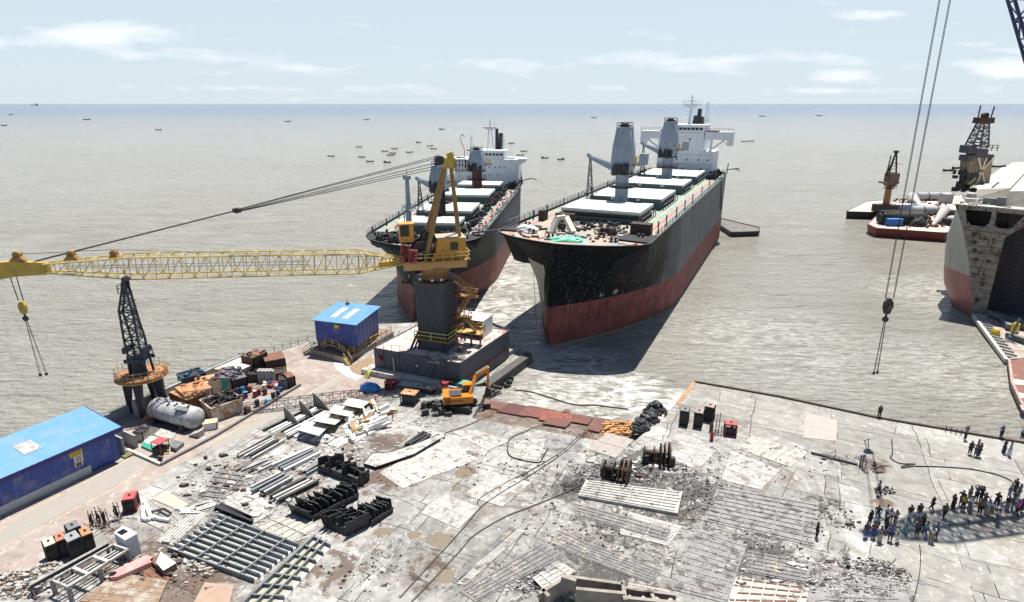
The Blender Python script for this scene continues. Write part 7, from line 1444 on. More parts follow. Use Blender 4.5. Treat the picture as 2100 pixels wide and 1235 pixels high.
panel_dark = M('panel_dark', (.20, .19, .185), (.12, .115, .115), .8, rust=(.36, .31, .25), ra=.42, rsc=.9)
panel('long ribbed grey panel just below the nearer rusty winch', [(1201, 990), (1399, 1014), (1389, 1058), (1185, 1021)], 7, 3, panel_pale, .16, th=.32)
panel('scorched long panel with square cells below the pale ribbed panel', [(1178, 1031), (1376, 1086), (1370, 1114), (1178, 1057)], 4, 6, panel_dark, .12, light_steel)
panel('narrow pale strip panel with punched holes in the bottom middle', [(1064, 1085), (1078, 1090), (955, 1202), (933, 1196)], 3, 5, panel_pale, .08)
panel('dark narrow strip panel beside the punched strip', [(1047, 1080), (1060, 1084), (938, 1196), (926, 1192)], 2, 5, panel_dark, .08)
panel('long dark mottled panel running to the bottom edge centre', [(1112, 1112), (1160, 1139), (975, 1236), (943, 1214)], 5, 5, panel_dark, .09, panel_grey)
panel('short dark panel right of the long mottled one', [(1153, 1089), (1216, 1118), (1189, 1144), (1122, 1114)], 5, 3, panel_dark, .1, panel_grey)
panel('broad dark panel between the short one and the bottom wreck', [(1218, 1118), (1358, 1170), (1331, 1197), (1187, 1143)], 6, 5, panel_dark, .09, panel_grey)
panel('very wide grey ribbed panel under the lone man at its right corner', [(1472, 998), (1680, 1034), (1671, 1122), (1443, 1068)], 9, 4, panel_grey, .14, panel_pale)
panel('tall grid panel at bottom right of centre', [(1425, 1083), (1532, 1118), (1489, 1238), (1378, 1210)], 11, 6, panel_grey, .10, panel_pale)
panel('dark scorched grid panel right of the tall grid panel', [(1533, 1130), (1655, 1152), (1655, 1199), (1527, 1174)], 6, 5, panel_dark, .12, panel_grey)
panel('partly rusty grid panel on the bottom edge', [(1508, 1180), (1660, 1205), (1652, 1240), (1492, 1240)], 4, 6, panel_pale, .12, rust_steel, jag=.1)
panel('pale strip panel right of the gas racks', [(1542, 894), (1659, 928), (1620, 958), (1512, 921)], 1, 8, M('panel_white', (.40, .385, .35), (.31, .29, .26), .85, rust=(.17, .15, .125), ra=.43), .05, th=.05)
panel('small square cream and pink panel on the right quay', [(1651, 848), (1717, 862), (1715, 905), (1647, 898)], 1, 5, M('panel_cream', (.36, .325, .285), (.31, .285, .25), .85), .03, th=.04)
panel('flat light panel in the left middle with a torn left end', [(775, 968), (905, 906), (985, 944), (826, 1003)], 2, 3, panel_pale, .04, th=.05, jag=.05)
panel('broad flat plate left of the sloping slip plates', [(1080, 905), (1125, 893), (1190, 905), (1180, 950)], 1, 2, panel_grey, .02, th=.03)
panel('wide pinkish plate above the nearer winch', [(1205, 922), (1245, 888), (1300, 903), (1262, 940)], 2, 1, M('panel_pink', (.34, .295, .265), (.27, .24, .22), .85), .05)
panel('pale seam-lined plate left of the big black blocks', [(448, 1028), (510, 1000), (570, 1046), (520, 1075)], 6, 2, panel_pale, .06)
panel('rumpled pale panel right of the seam-lined plate', [(520, 1078), (585, 1052), (660, 1080), (600, 1120)], 6, 1, M('panel_white', (0, 0, 0)), .12, jag=.12)
panel('narrow slatted white panel above the big grillage', [(391, 1047), (428, 1054), (356, 1119), (321, 1111)], 1, 6, panel_pale, .10, white_steel, rw=.16)
panel('tan and white sheet on the road edge above the slatted panel', [(342, 1009), (388, 1036), (366, 1047), (312, 1024)], 1, 1, M('tan_sheet', (.42, .37, .29), (.36, .33, .28), .8), .02, th=.08)
panel('grid of thin black frames lying left of the beam stacks', [(446, 965), (512, 975), (466, 1030), (403, 1022)], 6, 3, burnt_steel if False else panel_dark, .22, light_steel, th=.04)
panel('plate with curled far edge beside the beam rows', [(497, 985), (543, 968), (600, 985), (540, 1010)], 3, 2, panel_grey, .1)
panel('large rough panel covered in burnt lumps at the bottom right', [(1672, 1150), (1850, 1190), (1868, 1240), (1672, 1240)], 3, 2, panel_grey, .1, burnt_steel, jag=.1)
panel('rust-brown plank deck in the bottom left corner', [(240, 1178), (345, 1196), (322, 1250), (165, 1238)], 5, 5, M('plank_rust', (.27, .19, .13), (.17, .105, .07), .85, sc=.9, rust=(.34, .30, .25), ra=.45), .05, th=.25)
panel('rusted flat plates beside the bottom left plank deck', [(262, 1160), (300, 1150), (352, 1190), (320, 1200)], 2, 2, rust_steel, .08, th=.15)
panel('thin brown sheet lying on the lower yard below the big grillage', [(420, 1195), (480, 1200), (470, 1240), (395, 1240)], 1, 1, M('brown_sheet', (.30, .2, .14), (.34, .26, .2), .85), .02, th=.04)
pgw = M('panel_worn', (.40, .39, .37), (.29, .28, .265), .85, rust=(.2, .17, .14), ra=.45, rsc=.8)
for lab, pp, nr in [('large worn plate with long seams left of the hooked cable loop', [(925, 885), (975, 882), (1045, 905), (1000, 925)], 2), ('large worn plate inside the hooked cable loop', [(1055, 905), (1120, 900), (1105, 945), (1050, 940)], 3), ('worn plate with a dark border in the yard centre', [(910, 1012), (985, 1042), (940, 1085), (862, 1052)], 1), ('wide worn plate between the two rows of long hoses', [(1010, 970), (1090, 990), (1030, 1040), (950, 1015)], 1), ('long worn plate right of the farther rusty winch', [(1395, 905), (1470, 925), (1430, 965), (1370, 940)], 3), ('broad worn plate above the wide grey ribbed panel', [(1500, 925), (1600, 965), (1560, 1005), (1480, 985)], 4), ('worn grey plate left of the tall grid panel', [(1290, 1050), (1400, 1080), (1370, 1120), (1270, 1095)], 4)]:
    panel(lab, pp, nr, 1, pgw, .05, th=.05)
# white grillage of beams on a plate
def grillage(label, pxs, nb, gs, h, matb, matp, matw=None, flange=False):
    q = quad(pxs); t = Thing('steel_grillage', label, 'grillage', tuple(q[0])); mb = MB(); mb.prism([(p.x, p.y) for p in q], .015, .08); t.part('base_plate', mb, matp)
    for k in range(nb):
        v = k / (nb - 1); a_, b_ = bil(q, -.01, v), bil(q, 1.01, v); mb = MB(); mb.bar((a_.x, a_.y, .08 + h / 2), (b_.x, b_.y, .08 + h / 2), .05, h); mb.bar((a_.x, a_.y, .10 + h), (b_.x, b_.y, .10 + h), .12, .04); t.part('beam', mb, matb)
    for u in gs:
        a_, b_ = bil(q, u, -.02), bil(q, u, 1.0); mb = MB(); mb.bar((a_.x, a_.y, .10 + h * .55), (b_.x, b_.y, .10 + h * .55), .06, h * 1.05); mb.bar((a_.x, a_.y, .16 + h * 1.07), (b_.x, b_.y, .16 + h * 1.07), .12, .04); t.part('girder', mb, matb)
    if matw:
        qi = [bil(q, .14, .06), bil(q, .86, .06), bil(q, .86, .94), bil(q, .14, .94)]; mb = MB(); mb.prism([(p.x, p.y) for p in qi], .082, .13); t.part('trapped_water', mb, matw)
    return t
gril = M('gril_grey', (.20, .215, .22), (.13, .14, .145), .6, rust=(.42, .41, .39), ra=.34, rsc=2)
grillage('large grey grillage of long beams on a white plate, lower left', [(448, 1063), (611, 1122), (521, 1194), (346, 1130)], 9, (.13, .36, .6, .86), .34, gril, white_steel, M('stale_water', (.44, .43, .38), (.38, .37, .32), .25, bump=0))
grillage('long narrow grillage running off the bottom edge beside the large one', [(642, 1106), (678, 1124), (566, 1250), (488, 1250)], 8, (.02, .08, .42, .72), .32, gril, white_steel, M('stale_water2', (.38, .36, .27), (.32, .31, .24), .25, bump=0))
# black cut blocks with standing webs
def block(label, pxs, nx, ny, h, seed, group='burnt black hull blocks in the middle left'):
    q = quad(pxs); rr = random.Random(seed); t = Thing('hull_block', label, 'hull block', tuple(q[0]), group)
    def web(a_, b_, h0):
        n_ = max(4, int((b_ - a_).length / .3)); hh = 1.; tops = []
        ln_v = V3((rr.uniform(-.25, .25), rr.uniform(-.25, .25), 0))
        for k in range(n_ + 1): hh = min(1.05, max(.45, hh + rr.choice([0, 0, .03, -.06, -.12, .12, .25, -.02]))); tops.append((a_.lerp(b_, k / n_), h0 * hh))
        pts = [(a_.x, a_.y, .02)]; 
        up = []
        for k, (p, z) in enumerate(tops):
            up.append((p.x, p.y, z))
            if k < n_: p2 = tops[k][0].lerp(tops[k + 1][0], .85); up.append((p2.x, p2.y, z * rr.uniform(.93, 1)))
        mb = MB(); nrm = V3((-(b_ - a_).y, (b_ - a_).x, 0)).normalized() * .035
        for (x0, y0, z0), (x1, y1, z1) in zip(up, up[1:]): mb.hexa([(x0 - nrm.x, y0 - nrm.y, .02), (x1 - nrm.x, y1 - nrm.y, .02), (x1 + nrm.x, y1 + nrm.y, .02), (x0 + nrm.x, y0 + nrm.y, .02)], [(x0 - nrm.x, y0 - nrm.y, z0), (x1 - nrm.x, y1 - nrm.y, z1), (x1 + nrm.x, y1 + nrm.y, z1), (x0 + nrm.x, y0 + nrm.y, z0)])
        mb.v = [(x + ln_v.x * z, y + ln_v.y * z, z) for x, y, z in mb.v]
        return mb
    ly = (bil(q, 0, 1) - bil(q, 0, 0)).length > (bil(q, 1, 0) - bil(q, 0, 0)).length; nc = max(4, nx, ny) + 2
    for k in range(nc + 1):   # close-set ragged frames across the block, low strakes along it
        f = k / nc; e0, e1 = rr.uniform(-.06, .03), rr.uniform(.97, 1.06)
        t.part('web_plate', web(bil(q, e0, f) if ly else bil(q, f, e0), bil(q, e1, f) if ly else bil(q, f, e1), h * rr.uniform(.8, 1.1)), burnt_steel)
    for f in (0, .5, 1): t.part('strake', web(bil(q, f, 0) if ly else bil(q, 0, f), bil(q, f, 1) if ly else bil(q, 1, f), h * (.45 if f != .5 else .8)), burnt_steel)
    for k in range(nx): 
        a_, b_ = bil(q, (k + .5) / nx, .05), bil(q, (k + .5) / nx, .95); mb = MB(); mb.bar((a_.x, a_.y, h * .45), (b_.x, b_.y, h * .45), .3, .06); t.part('stringer', mb, black_steel)
    return t
block('burnt black egg-crate block with leaning webs, farthest of the black blocks', [(654, 968), (690, 955), (757, 985), (738, 998)], 5, 3, 1.9, 3)
block('black ragged block row left of the middle black blocks', [(600, 1052), (642, 1068), (735, 1022), (700, 1012)], 2, 6, 1.5, 4)
block('front black block with an open U shape', [(664, 1080), (712, 1100), (760, 1076), (715, 1060)], 3, 3, 1.7, 6)
block('small black ragged block right of the open U block', [(728, 1068), (762, 1080), (806, 1050), (775, 1042)], 2, 4, 1.5, 7)
# beams lying in rows
def beams(label, a0, b0, dpx, n, w, h, mat, group='bundles of cut steel beams lying on the yard', name='beam_bundle', matd=None, jit=.1):
    A_, B_ = V3(G(*a0)), V3(G(*b0)); t = Thing(name, label, 'beams', tuple(A_), group); D_ = V3(G(a0[0] + dpx[0], a0[1] + dpx[1])) - A_; rr = random.Random(int(a0[0] + a0[1]))
    for k in range(n):
        f = k / max(1, n - 1); o_ = D_ * f; d_ = (B_ - A_); a_ = A_ + o_ + d_ * rr.uniform(0, jit); b_ = B_ + o_ - d_ * rr.uniform(0, jit); a_ = a_ + V3((rr.uniform(-.2, .2), rr.uniform(-.16, .16), 0)); b_ = b_ + V3((rr.uniform(-.2, .2), rr.uniform(-.16, .16), 0)); mb = MB(); z = .015
        mb.bar((a_.x, a_.y, z + .02), (b_.x, b_.y, z + .02), w * 1.6, .04); mb.bar((a_.x, a_.y, z + h / 2), (b_.x, b_.y, z + h / 2), w * .35, h); mb.bar((a_.x, a_.y, z + h), (b_.x, b_.y, z + h), w, .05); t.part('beam', mb, mat if k % 3 else (matd or mat))
    return t
beams('topmost bundle of grey beams near the road, left of the tilted white plates', (485, 937), (560, 898), (28, 8), 5, .28, .35, light_steel, matd=black_steel)
beams('second bundle of short beams under the topmost bundle', (487, 966), (545, 940), (34, 6), 6, .25, .25, light_steel, matd=grey_steel)
beams('paired long beams with pale webs right of the second bundle', (558, 962), (640, 922), (26, 10), 4, .3, .45, gril, matd=white_steel)
beams('narrow beam pair beside the farthest black block', (618, 972), (652, 950), (14, 5), 3, .25, .3, gril)
beams('tall dark-edged beams in the centre of the beam area', (512, 1010), (580, 974), (28, 9), 4, .3, .5, gril, matd=light_steel)
beams('long beams with a black front edge left of the black block row', (550, 1027), (635, 985), (22, 8), 4, .3, .45, light_steel, matd=black_steel)
beams('long dark rail beams pointing down right toward the big grillage', (448, 1035), (525, 1070), (-6, 6), 3, .3, .35, burnt_steel)
beams('ribbed white bundle under the tilted white plates', (540, 885), (640, 835), (60, 18), 8, .3, .2, white_steel, matd=burnt_steel)
beams('striped white plate ribs left of the white wreckage', (592, 896), (620, 880), (95, 22), 9, .5, .12, white_steel, matd=light_steel)
beams('burnt beam bundle leaning on the curved pale plate', (825, 918), (870, 890), (30, 8), 4, .35, .4, burnt_steel)
beams('loose pale strips across the road edge near the slatted panel', (358, 1046), (395, 1048), (14, 8), 3, .25, .2, white_steel)
beams('row of flat pale flame-cut pieces above the slatted panel', (388, 1046), (440, 1030), (8, 6), 3, .5, .15, light_steel, jit=.3)
beams('two dark straight rails on the right quay ending at small posts', (1666, 930), (1760, 955), (2, 2), 1, .25, .15, burnt_steel, jit=0)
# fins and tilted plates
gf = 'triangular bracket plates standing left of the tilted white plates'
for k, (a_, b_, c_) in enumerate([((585, 861), (614, 872), 1.9), ((617, 848), (645, 857), 1.9), ((644, 832), (676, 842), 1.9)]):
    A_, B_ = V3(G(*a_)), V3(G(*b_)); n_ = V3((-(B_ - A_).y, (B_ - A_).x, 0)).normalized() * .05; m1 = A_.lerp(B_, .35)
    P_ = [A_ + V3((0, 0, .02)), B_ + V3((0, 0, .02)), A_.lerp(B_, .7) + V3((0, 0, c_ * .45)), m1 + V3((0, 0, c_ * .78)), A_ + V3((0, 0, c_))]; mb = MB(); mb.add([p - n_ for p in P_] + [p + n_ for p in P_], [(0, 1, 2, 3, 4), (9, 8, 7, 6, 5)] + [(i, i + 5, (i + 1) % 5 + 5, (i + 1) % 5) for i in range(5)])
    single('steel_bracket', mb, M('bracket_olive', (.17, .165, .15), (.12, .115, .105), .7), ['front left standing triangular bracket plate', 'middle standing triangular bracket plate', 'rear standing triangular bracket plate, nearest the road'][k], 'bracket', gf)
wp = M('plate_cream', (.60, .59, .51), (.50, .48, .42), .6)
for k, P_ in enumerate([[(624, 862), (675, 874), (654, 894), (610, 882)], [(658, 846), (704, 857), (687, 871), (642, 863)], [(685, 830), (731, 840), (715, 854), (674, 846)], [(715, 815), (759, 824), (740, 837), (703, 830)]]):
    zs_ = (.25, .25, 1.25, 1.25); pts = [G(p[0], p[1], z) for p, z in zip(P_, zs_)]; mb = MB(); mb.slab(pts, .06); o = single('tilted_sheet', mb, M('plate_grey', (.42, .42, .42), (.36, .36, .36), .5) if k == 0 else wp, ['frontmost tilted plate, grey with a bright spot', 'second tilted cream plate from the front', 'third tilted cream plate from the front', 'rearmost tilted cream plate'][k], 'plate', 'tilted cream plates in a row')
    a_, b_ = V3(pts[0]), V3(pts[1]); mb = MB(); mb.bar(b_ - (b_ - a_) * .1 - V3((0, 0, .1)), b_ + (b_ - a_) * .22 - V3((0, 0, .3)), .3, .35); single('plate_support', mb, brown_yellow, ['tan support under the grey tilted plate', 'tan support under the second tilted plate', 'tan support under the third tilted plate', 'tan support under the rearmost tilted plate'][k], 'support')
t = Thing('white_wreckage', 'tangle of white cut frames and plates right of the tilted plates', 'wreckage', G(745, 880)); rr = random.Random(21)
qw = quad([(700, 872), (770, 838), (800, 868), (722, 912)]); 
mb = MB(); mb.prism([(p.x, p.y) for p in qw], .02, .12); t.part('base_plate', mb, white_steel)
for k in range(46):
    p = bil(qw, rr.random(), rr.random()); a_ = R(28) + rr.choice([0, 0, pi / 2]) + rr.uniform(-.2, .2); l_ = rr.uniform(.6, 2.2); z = rr.uniform(.1, .7); mb = MB()
    mb.bar((p.x, p.y, z), (p.x + l_ * cos(a_), p.y + l_ * sin(a_), z + rr.uniform(-.1, .5)), rr.uniform(.08, .5), rr.uniform(.08, .5)); t.part('cut_frame', mb, white_steel if k % 4 else brown_yellow)
for p_ in ((805, 860), (770, 830)):
    a_ = V3(G(*p_)); mb = MB(); mb.bar((a_.x, a_.y, .1), (a_.x + .1, a_.y, 1.3), .15); mb.bar((a_.x - .3, a_.y, 1.3), (a_.x + .5, a_.y, 1.3), .2, .15); t.part('stub_post', mb, orange_rust)
t = Thing('curved_plate', 'curved pale hull plate with a thick black underside right of the wreckage', 'plate', G(800, 950)); P_ = [(746, 950), (764, 930), (800, 928), (850, 912), (900, 892), (905, 897), (850, 930), (770, 957)]
mb = MB(); mb.prism([xy(G(*p, .45)) for p in P_], .35, .45); t.part('plate', mb, panel_pale); mb = MB(); mb.prism([xy(G(x - 1, y - 1, .3)) for x, y in P_], .02, .349); t.part('underside', mb, burnt_steel)
# table frame, box and slab at the bottom left
t = Thing('table_frame', 'long grey steel table frame on legs in the bottom left corner', 'frame', G(160, 1190)); hq = 1.4
q = [V3(G(*p, hq)) for p in [(106, 1190), (140, 1205), (262, 1128), (232, 1118)]]
mb = MB()
for i in range(4): a_, b_ = q[i], q[(i + 1) % 4]; mb.bar(a_, b_, .15, .2)
t.part('top_frame', mb, light_steel)
for f in (.3, .5, .7):
    a_, b_ = q[0] + (q[1] - q[0]) * f, q[3] + (q[2] - q[3]) * f; mb = MB(); mb.bar(a_ - V3((0, 0, .3)), b_ - V3((0, 0, .3)), .14, .14); t.part('rail', mb, light_steel)
for f in (.33, .66):
    a_, b_ = q[0] + (q[3] - q[0]) * f, q[1] + (q[2] - q[1]) * f; mb = MB(); mb.bar(a_ + V3((0, 0, .05)), b_ + V3((0, 0, .05)), .22, .1); t.part('crossbar', mb, cream_steel)
for p in (q[0], q[1], q[1].lerp(q[2], .5), q[2], q[3]): mb = MB(); mb.bar((p.x, p.y, 0), (p.x, p.y, hq), .24); t.part('leg', mb, grey_steel)
t = Thing('low_trestle', 'black and white slatted conveyor rail behind the grey table frame', 'rail', G(150, 1150)); a_, b_ = V3(G(62, 1203, .9)), V3(G(222, 1116, 1.1))
mb = MB(); mb.bar(a_, b_, .3, .3); t.part('rail', mb, black_steel); mb = MB()
for k in range(60): p = a_.lerp(b_, k / 60) + V3((0, 0, .17)); mb.obox((p.x, p.y), -1.0, .34, .06, p.z, p.z + .03)
t.part('slat', mb, light_steel)
for f in (.01, .5, .98): p = a_.lerp(b_, f); mb = MB(); mb.bar((p.x, p.y, 0), (p.x, p.y, p.z), .2); mb.bar((p.x, p.y, .9 * p.z), (p.x + .6, p.y - .5, 0), .12); t.part('leg', mb, black_steel)
q = front((246, 1140), (268, 1148), 1.7); q2 = [V3(G(244, 1133)), V3(G(266, 1148)), V3(G(290, 1134)), V3(G(262, 1118))]
t = Thing('white_box', 'tall white steel box with a square black hole in its top, lower left', 'box', tuple(q2[0])); mb = MB(); hex4(mb, q2, 0, 2.0); t.part('body', mb, M('box_bluewhite', (.50, .53, .58), (.42, .44, .48), .6, rust=(.3, .2, .15), ra=.3)); mb = MB(); hex4(mb, inset(q2, -.05), 2.0, 2.1); t.part('lid', mb, M('lid_white', (.74, .73, .68), None, .6)); c = bil(q2, .35, .45); mb = MB(); mb.obox((c.x, c.y), -.5, .8, .6, 2.102, 2.115); t.part('hole', mb, glass_dark)
t = Thing('red_slab', 'pink-red and white tapered steel slab below the white box', 'slab', G(260, 1170)); P_ = [(222, 1178), (232, 1170), (300, 1138), (314, 1142), (312, 1152), (240, 1183), (226, 1184)]
mb = MB(); mb.prism([xy(G(*p, .6)) for p in P_], .1, .6); t.part('slab', mb, M('slab_pink', (.46, .16, .15), (.6, .45, .42), .6, sc=.5)); c = G(231, 1177, .6); mb = MB(); mb.lathe((c[0], c[1], .602), [(.28, 0), (.28, .02)], 14); t.part('eye_hole', mb, glass_dark)
t = Thing('bent_bracket', 'white bent bracket plate on a dark base right of the pink slab', 'bracket', G(335, 1170)); q = quad([(310, 1160), (322, 1148), (364, 1168), (338, 1185)]); mb = MB(); hex4(mb, q, .02, .6); t.part('base', mb, rust_steel); mb = MB(); mb.slab([tuple(q[3] + V3((0, 0, .7))), tuple(q[2] + V3((0, 0, .65))), tuple(q[2] + (q[1] - q[2]) * .7 + V3((0, 0, 1.1))), tuple(q[3] + (q[0] - q[3]) * .5 + V3((0, 0, .9)))], .06); t.part('plate', mb, white_steel)
t = Thing('white_pipe', 'white bent pipes forming a V beside the road', 'pipe', G(310, 1055))
def ppath(pts, z=.2): return [G(x, y, z) for x, y in pts]
for P_ in ([(292, 1040), (294, 1064), (302, 1066), (312, 1060)], [(298, 1032), (308, 1058), (318, 1063)], [(312, 1058), (328, 1064), (348, 1067)]):
    mb = MB(); mb.path(ppath(P_), .19, 8); t.part('pipe', mb, white_steel)
mb = MB(); 
for k, P_ in enumerate([[(308, 1050), (335, 1042), (352, 1052), (338, 1062), (308, 1050)], [(322, 1046), (346, 1058)], [(334, 1042), (318, 1060)]]): mb.path(ppath(P_, .1), .07, 4)
single('bent_pipes', mb, black_steel, 'small black open frame beside the white bent pipes', 'frame')
# hose stands beside the road
gh = 'hose trolleys with upright coils beside the road'
for k, (x, y) in enumerate([(192, 1082), (206, 1074), (219, 1078), (243, 1064)]):
    c = V3(G(x, y)); t = Thing('hose_stand', ['leftmost upright hose stand by the road', 'second hose stand from the left, slightly behind', 'third hose stand with a thick dark coil', 'rightmost hose stand nearest the red rack'][k], 'stand', tuple(c), gh); rr = random.Random(k)
    mb = MB()
    for o_ in (-.3, .3): mb.bar((c.x + o_, c.y, 0), (c.x + o_ * .6, c.y, 1.9), .05); mb.bar((c.x + o_, c.y, .0), (c.x + o_, c.y - .7, 1.0), .05)
    mb.bar((c.x - .35, c.y, 1.4), (c.x + .35, c.y, 1.4), .05); t.part('frame', mb, rust_steel)
    mb = MB()
    for j in range(9): a_ = rr.uniform(.9, 1.7); mb.path([(c.x + rr.uniform(-.12, .12), c.y - .1, a_), (c.x + rr.uniform(-.25, .25), c.y - .14, a_ - .5), (c.x + rr.uniform(-.15, .15), c.y - .1, a_ - .9)], .05, 5)
    t.part('hose_coil', mb, burnt_steel)
rr = random.Random(33); mb = MB()
for k in range(26): a_ = G(rr.uniform(200, 285), rr.uniform(1062, 1092), .05); mb.bar(a_, (a_[0] + rr.uniform(-1.4, 1.4), a_[1] + rr.uniform(-.9, .9), .05 + rr.uniform(0, .1)), .04)
single('loose_rods', mb, rust_steel, 'thin rusty rods strewn round the hose stands by the road', 'rods', kind='stuff')
# winches
def bigwinch(label, A_, B_, rad, seed):
    a_, b_ = V3(G(*A_)), V3(G(*B_)); d_ = (b_ - a_).normalized(); L_ = (b_ - a_).length; t = Thing('winch', label, 'winch', tuple(a_), 'rusty ship winches'); z = rad * .95
    up = V3((0, 0, z)); mb = MB(); mb.tube(a_ + up, b_ + up, .16, n=8); mb.lathe(a_ + up + d_ * .25, [(.3, 0), (.3, L_ * .3)], 14, ax=d_); t.part('shaft', mb, dark_rust)
    for f, r_, w_ in ((.02, rad * .62, .12), (.38, rad * .6, .14), (.62, rad * .95, .16), (.78, rad, .12), (.93, rad * 1.05, .2)):
        mb = MB(); mb.lathe(a_ + up + d_ * (L_ * f), [(r_ * .8, 0), (r_, .01), (r_, w_), (r_ * .8, w_ + .01)], 20, ax=d_)
        mb.lathe(a_ + up + d_ * (L_ * f), [(r_ * .35, -.05), (r_ * .35, w_ + .06)], 12, ax=d_); t.part('flange', mb, dark_rust if f not in (.78,) else rust_steel)
    mb = MB(); mb.bar(a_ + V3((0, 0, .12)), b_ + V3((0, 0, .12)), .9, .24); t.part('bed', mb, dark_rust)
    rr = random.Random(seed); mb = MB()
    for k in range(9): p = a_ + d_ * L_ * rr.uniform(.05, .9) + V3((rr.uniform(-.5, .5), rr.uniform(-.6, .4), 0)); mb.obox((p.x, p.y), rr.uniform(0, 3), rr.uniform(.3, .8), rr.uniform(.2, .5), .1, rr.uniform(.5, z * 1.1))
    t.part('gear_case', mb, burnt_steel)
    for f in (.08, .5, .7): p = a_ + d_ * L_ * f; mb = MB(); mb.hexa([p + V3((-.3, -.3, .2)), p + V3((.3, -.3, .2)), p + V3((.3, .3, .2)), p + V3((-.3, .3, .2))], [p + V3((-.12, -.12, z)), p + V3((.12, -.12, z)), p + V3((.12, .12, z)), p + V3((-.12, .12, z))]); t.part('bearing', mb, rust_steel)
bigwinch('nearer rusty winch with big gear wheels above the ribbed panels', (1236, 976), (1290, 988), 1.25, 1)
bigwinch('farther rusty winch standing by the black scrap pile', (1318, 945), (1373, 950), 1.2, 2)
# wrecked girders on the bottom edge
t = Thing('girder_wreck', 'tall cut girder wreck on the bottom edge centre', 'wreckage', G(1200, 1235)); gw = M('girder_brown', (.20, .17, .145), (.30, .27, .23), .8, rust=(.07, .05, .045), ra=.42)
for (a_, b_, h_) in [((1105, 1250), (1150, 1222), 1.6), ((1150, 1222), (1180, 1232), 2.0), ((1180, 1240), (1280, 1250), 1.6), ((1150, 1210), (1275, 1228), 1.5), ((1275, 1222), (1280, 1262), 1.5), ((1280, 1246), (1400, 1258), 1.0), ((1265, 1222), (1385, 1238), .9), ((1110, 1240), (1125, 1256), 1.6), ((1335, 1236), (1345, 1256), .9)]:
    A_, B_ = V3(G(*a_)), V3(G(*b_)); n_ = V3((-(B_ - A_).y, (B_ - A_).x, 0)).normalized() * .05; mb = MB(); mb.hexa([A_ - n_, B_ - n_, B_ + n_, A_ + n_], [A_ - n_ + V3((0, 0, h_)), B_ - n_ + V3((0, 0, h_)), B_ + n_ + V3((0, 0, h_)), A_ + n_ + V3((0, 0, h_))]); mb.bar(A_ + V3((0, 0, h_)), B_ + V3((0, 0, h_)), .3, .06); t.part('web_plate', mb, gw)
for k in range(8): p = V3(G(1170 + k * 28, 1238 + k * 2)); mb = MB(); mb.bar((p.x, p.y, .6), (p.x + .5, p.y + .5, .65), .3, .1); t.part('stiffener', mb, panel_pale)
panel('torn pale ribbed plate leaning at the left end of the bottom wreck', [(1090, 1190), (1150, 1160), (1185, 1180), (1120, 1222)], 4, 2, panel_pale, .12, gw, jag=.08, z=.3)
panel('thin pale striped plate right of the bottom girder wreck', [(1290, 1196), (1375, 1212), (1370, 1234), (1285, 1216)], 3, 6, M('panel_cream', (0, 0, 0)), .1, dark_rust)
# things by the slip: plates, logs, scrap heap
sr1 = M('slip_red', (.24, .065, .042), (.12, .045, .035), .7, rust=(.07, .045, .04), ra=.49, rsc=1.6); sr2 = M('slip_brown', (.16, .065, .045), (.10, .05, .04), .6, rust=(.22, .12, .09), ra=.4)
gs = 'rusty plates lying on the slip at the water line'
def UP(px, py):   # photo point on the sloping slip
    z = -.5
    for _ in range(30): p = G(px, py, z); z = z * .5 + gz(p[0], p[1]) * .5
    return p
for k, (P_, mt, lab) in enumerate([([(992, 818), (1046, 828), (1030, 842), (985, 834)], sr2, 'first dark brown slip plate beside the excavator'), ([(1050, 828), (1105, 838), (1078, 855), (1018, 844)], M('slip_maroon', (.12, .05, .045), (.09, .04, .035), .45), 'wide maroon slip plate right of the first one'), ([(1085, 832), (1140, 842), (1122, 861), (1062, 850)], sr1, 'bright rust-red slip plate in the middle of the row'), ([(1112, 842), (1178, 851), (1168, 870), (1105, 862)], M('slip_bright', (.32, .09, .055), (.17, .055, .04), .7, sc=3, rust=(.08, .04, .035), ra=.47, rsc=2), 'brightest red slip plate right of the middle one'), ([(1170, 832), (1180, 830), (1166, 848), (1152, 846)], sr2, 'narrow brown plate sticking toward the water'), ([(1180, 850), (1216, 858), (1206, 872), (1170, 866)], sr1, 'crimson patterned slip plate near the orange pieces'), ([(1220, 858), (1250, 862), (1228, 888), (1206, 882)], sr2, 'dark slip plate just left of the orange pieces'), ([(1130, 858), (1175, 864), (1160, 878), (1112, 870)], sr2, 'dark rusty plate on the upper side of the slip middle')]):
    Q_ = [UP(*p) for p in P_]; mb = MB(); mb.hexa([(x, y, z - .06) for x, y, z in Q_][::-1], [(x, y, z + .05 + .012 * k) for x, y, z in Q_][::-1]); single('rusty_sheet', mb, mt, lab, 'plate', gs)
mb = MB(); rr = random.Random(4)
for k in range(70):
    x, y, z = UP(rr.uniform(1236, 1300), rr.uniform(866, 892)); mb.obox((x, y), rr.uniform(-.5, .5) + .3, rr.uniform(.4, 1.1), rr.uniform(.12, .3), z + .03, z + rr.uniform(.12, .3))
single('orange_scrap', mb, M('orange_logs', (.50, .25, .07), (.26, .10, .04), .7, sc=3), 'spread of orange rusted pieces at the right end of the slip', 'scrap', kind='stuff')
t = Thing('timber_rack', 'dark planks and scrap at the water edge right of the excavator bucket', 'planks', G(1020, 795, -.6))
for k in range(6):
    a_, b_ = UP(1004 + k * 3, 806 - k * 4), UP(1030 + k * 3, 812 - k * 4); mb = MB(); mb.bar((a_[0], a_[1], a_[2] + .3), (b_[0], b_[1], b_[2] + .35), .22, .12); t.part('plank', mb, cream_steel if k % 2 else dark_rust)
mb = MB(); rr = random.Random(9)
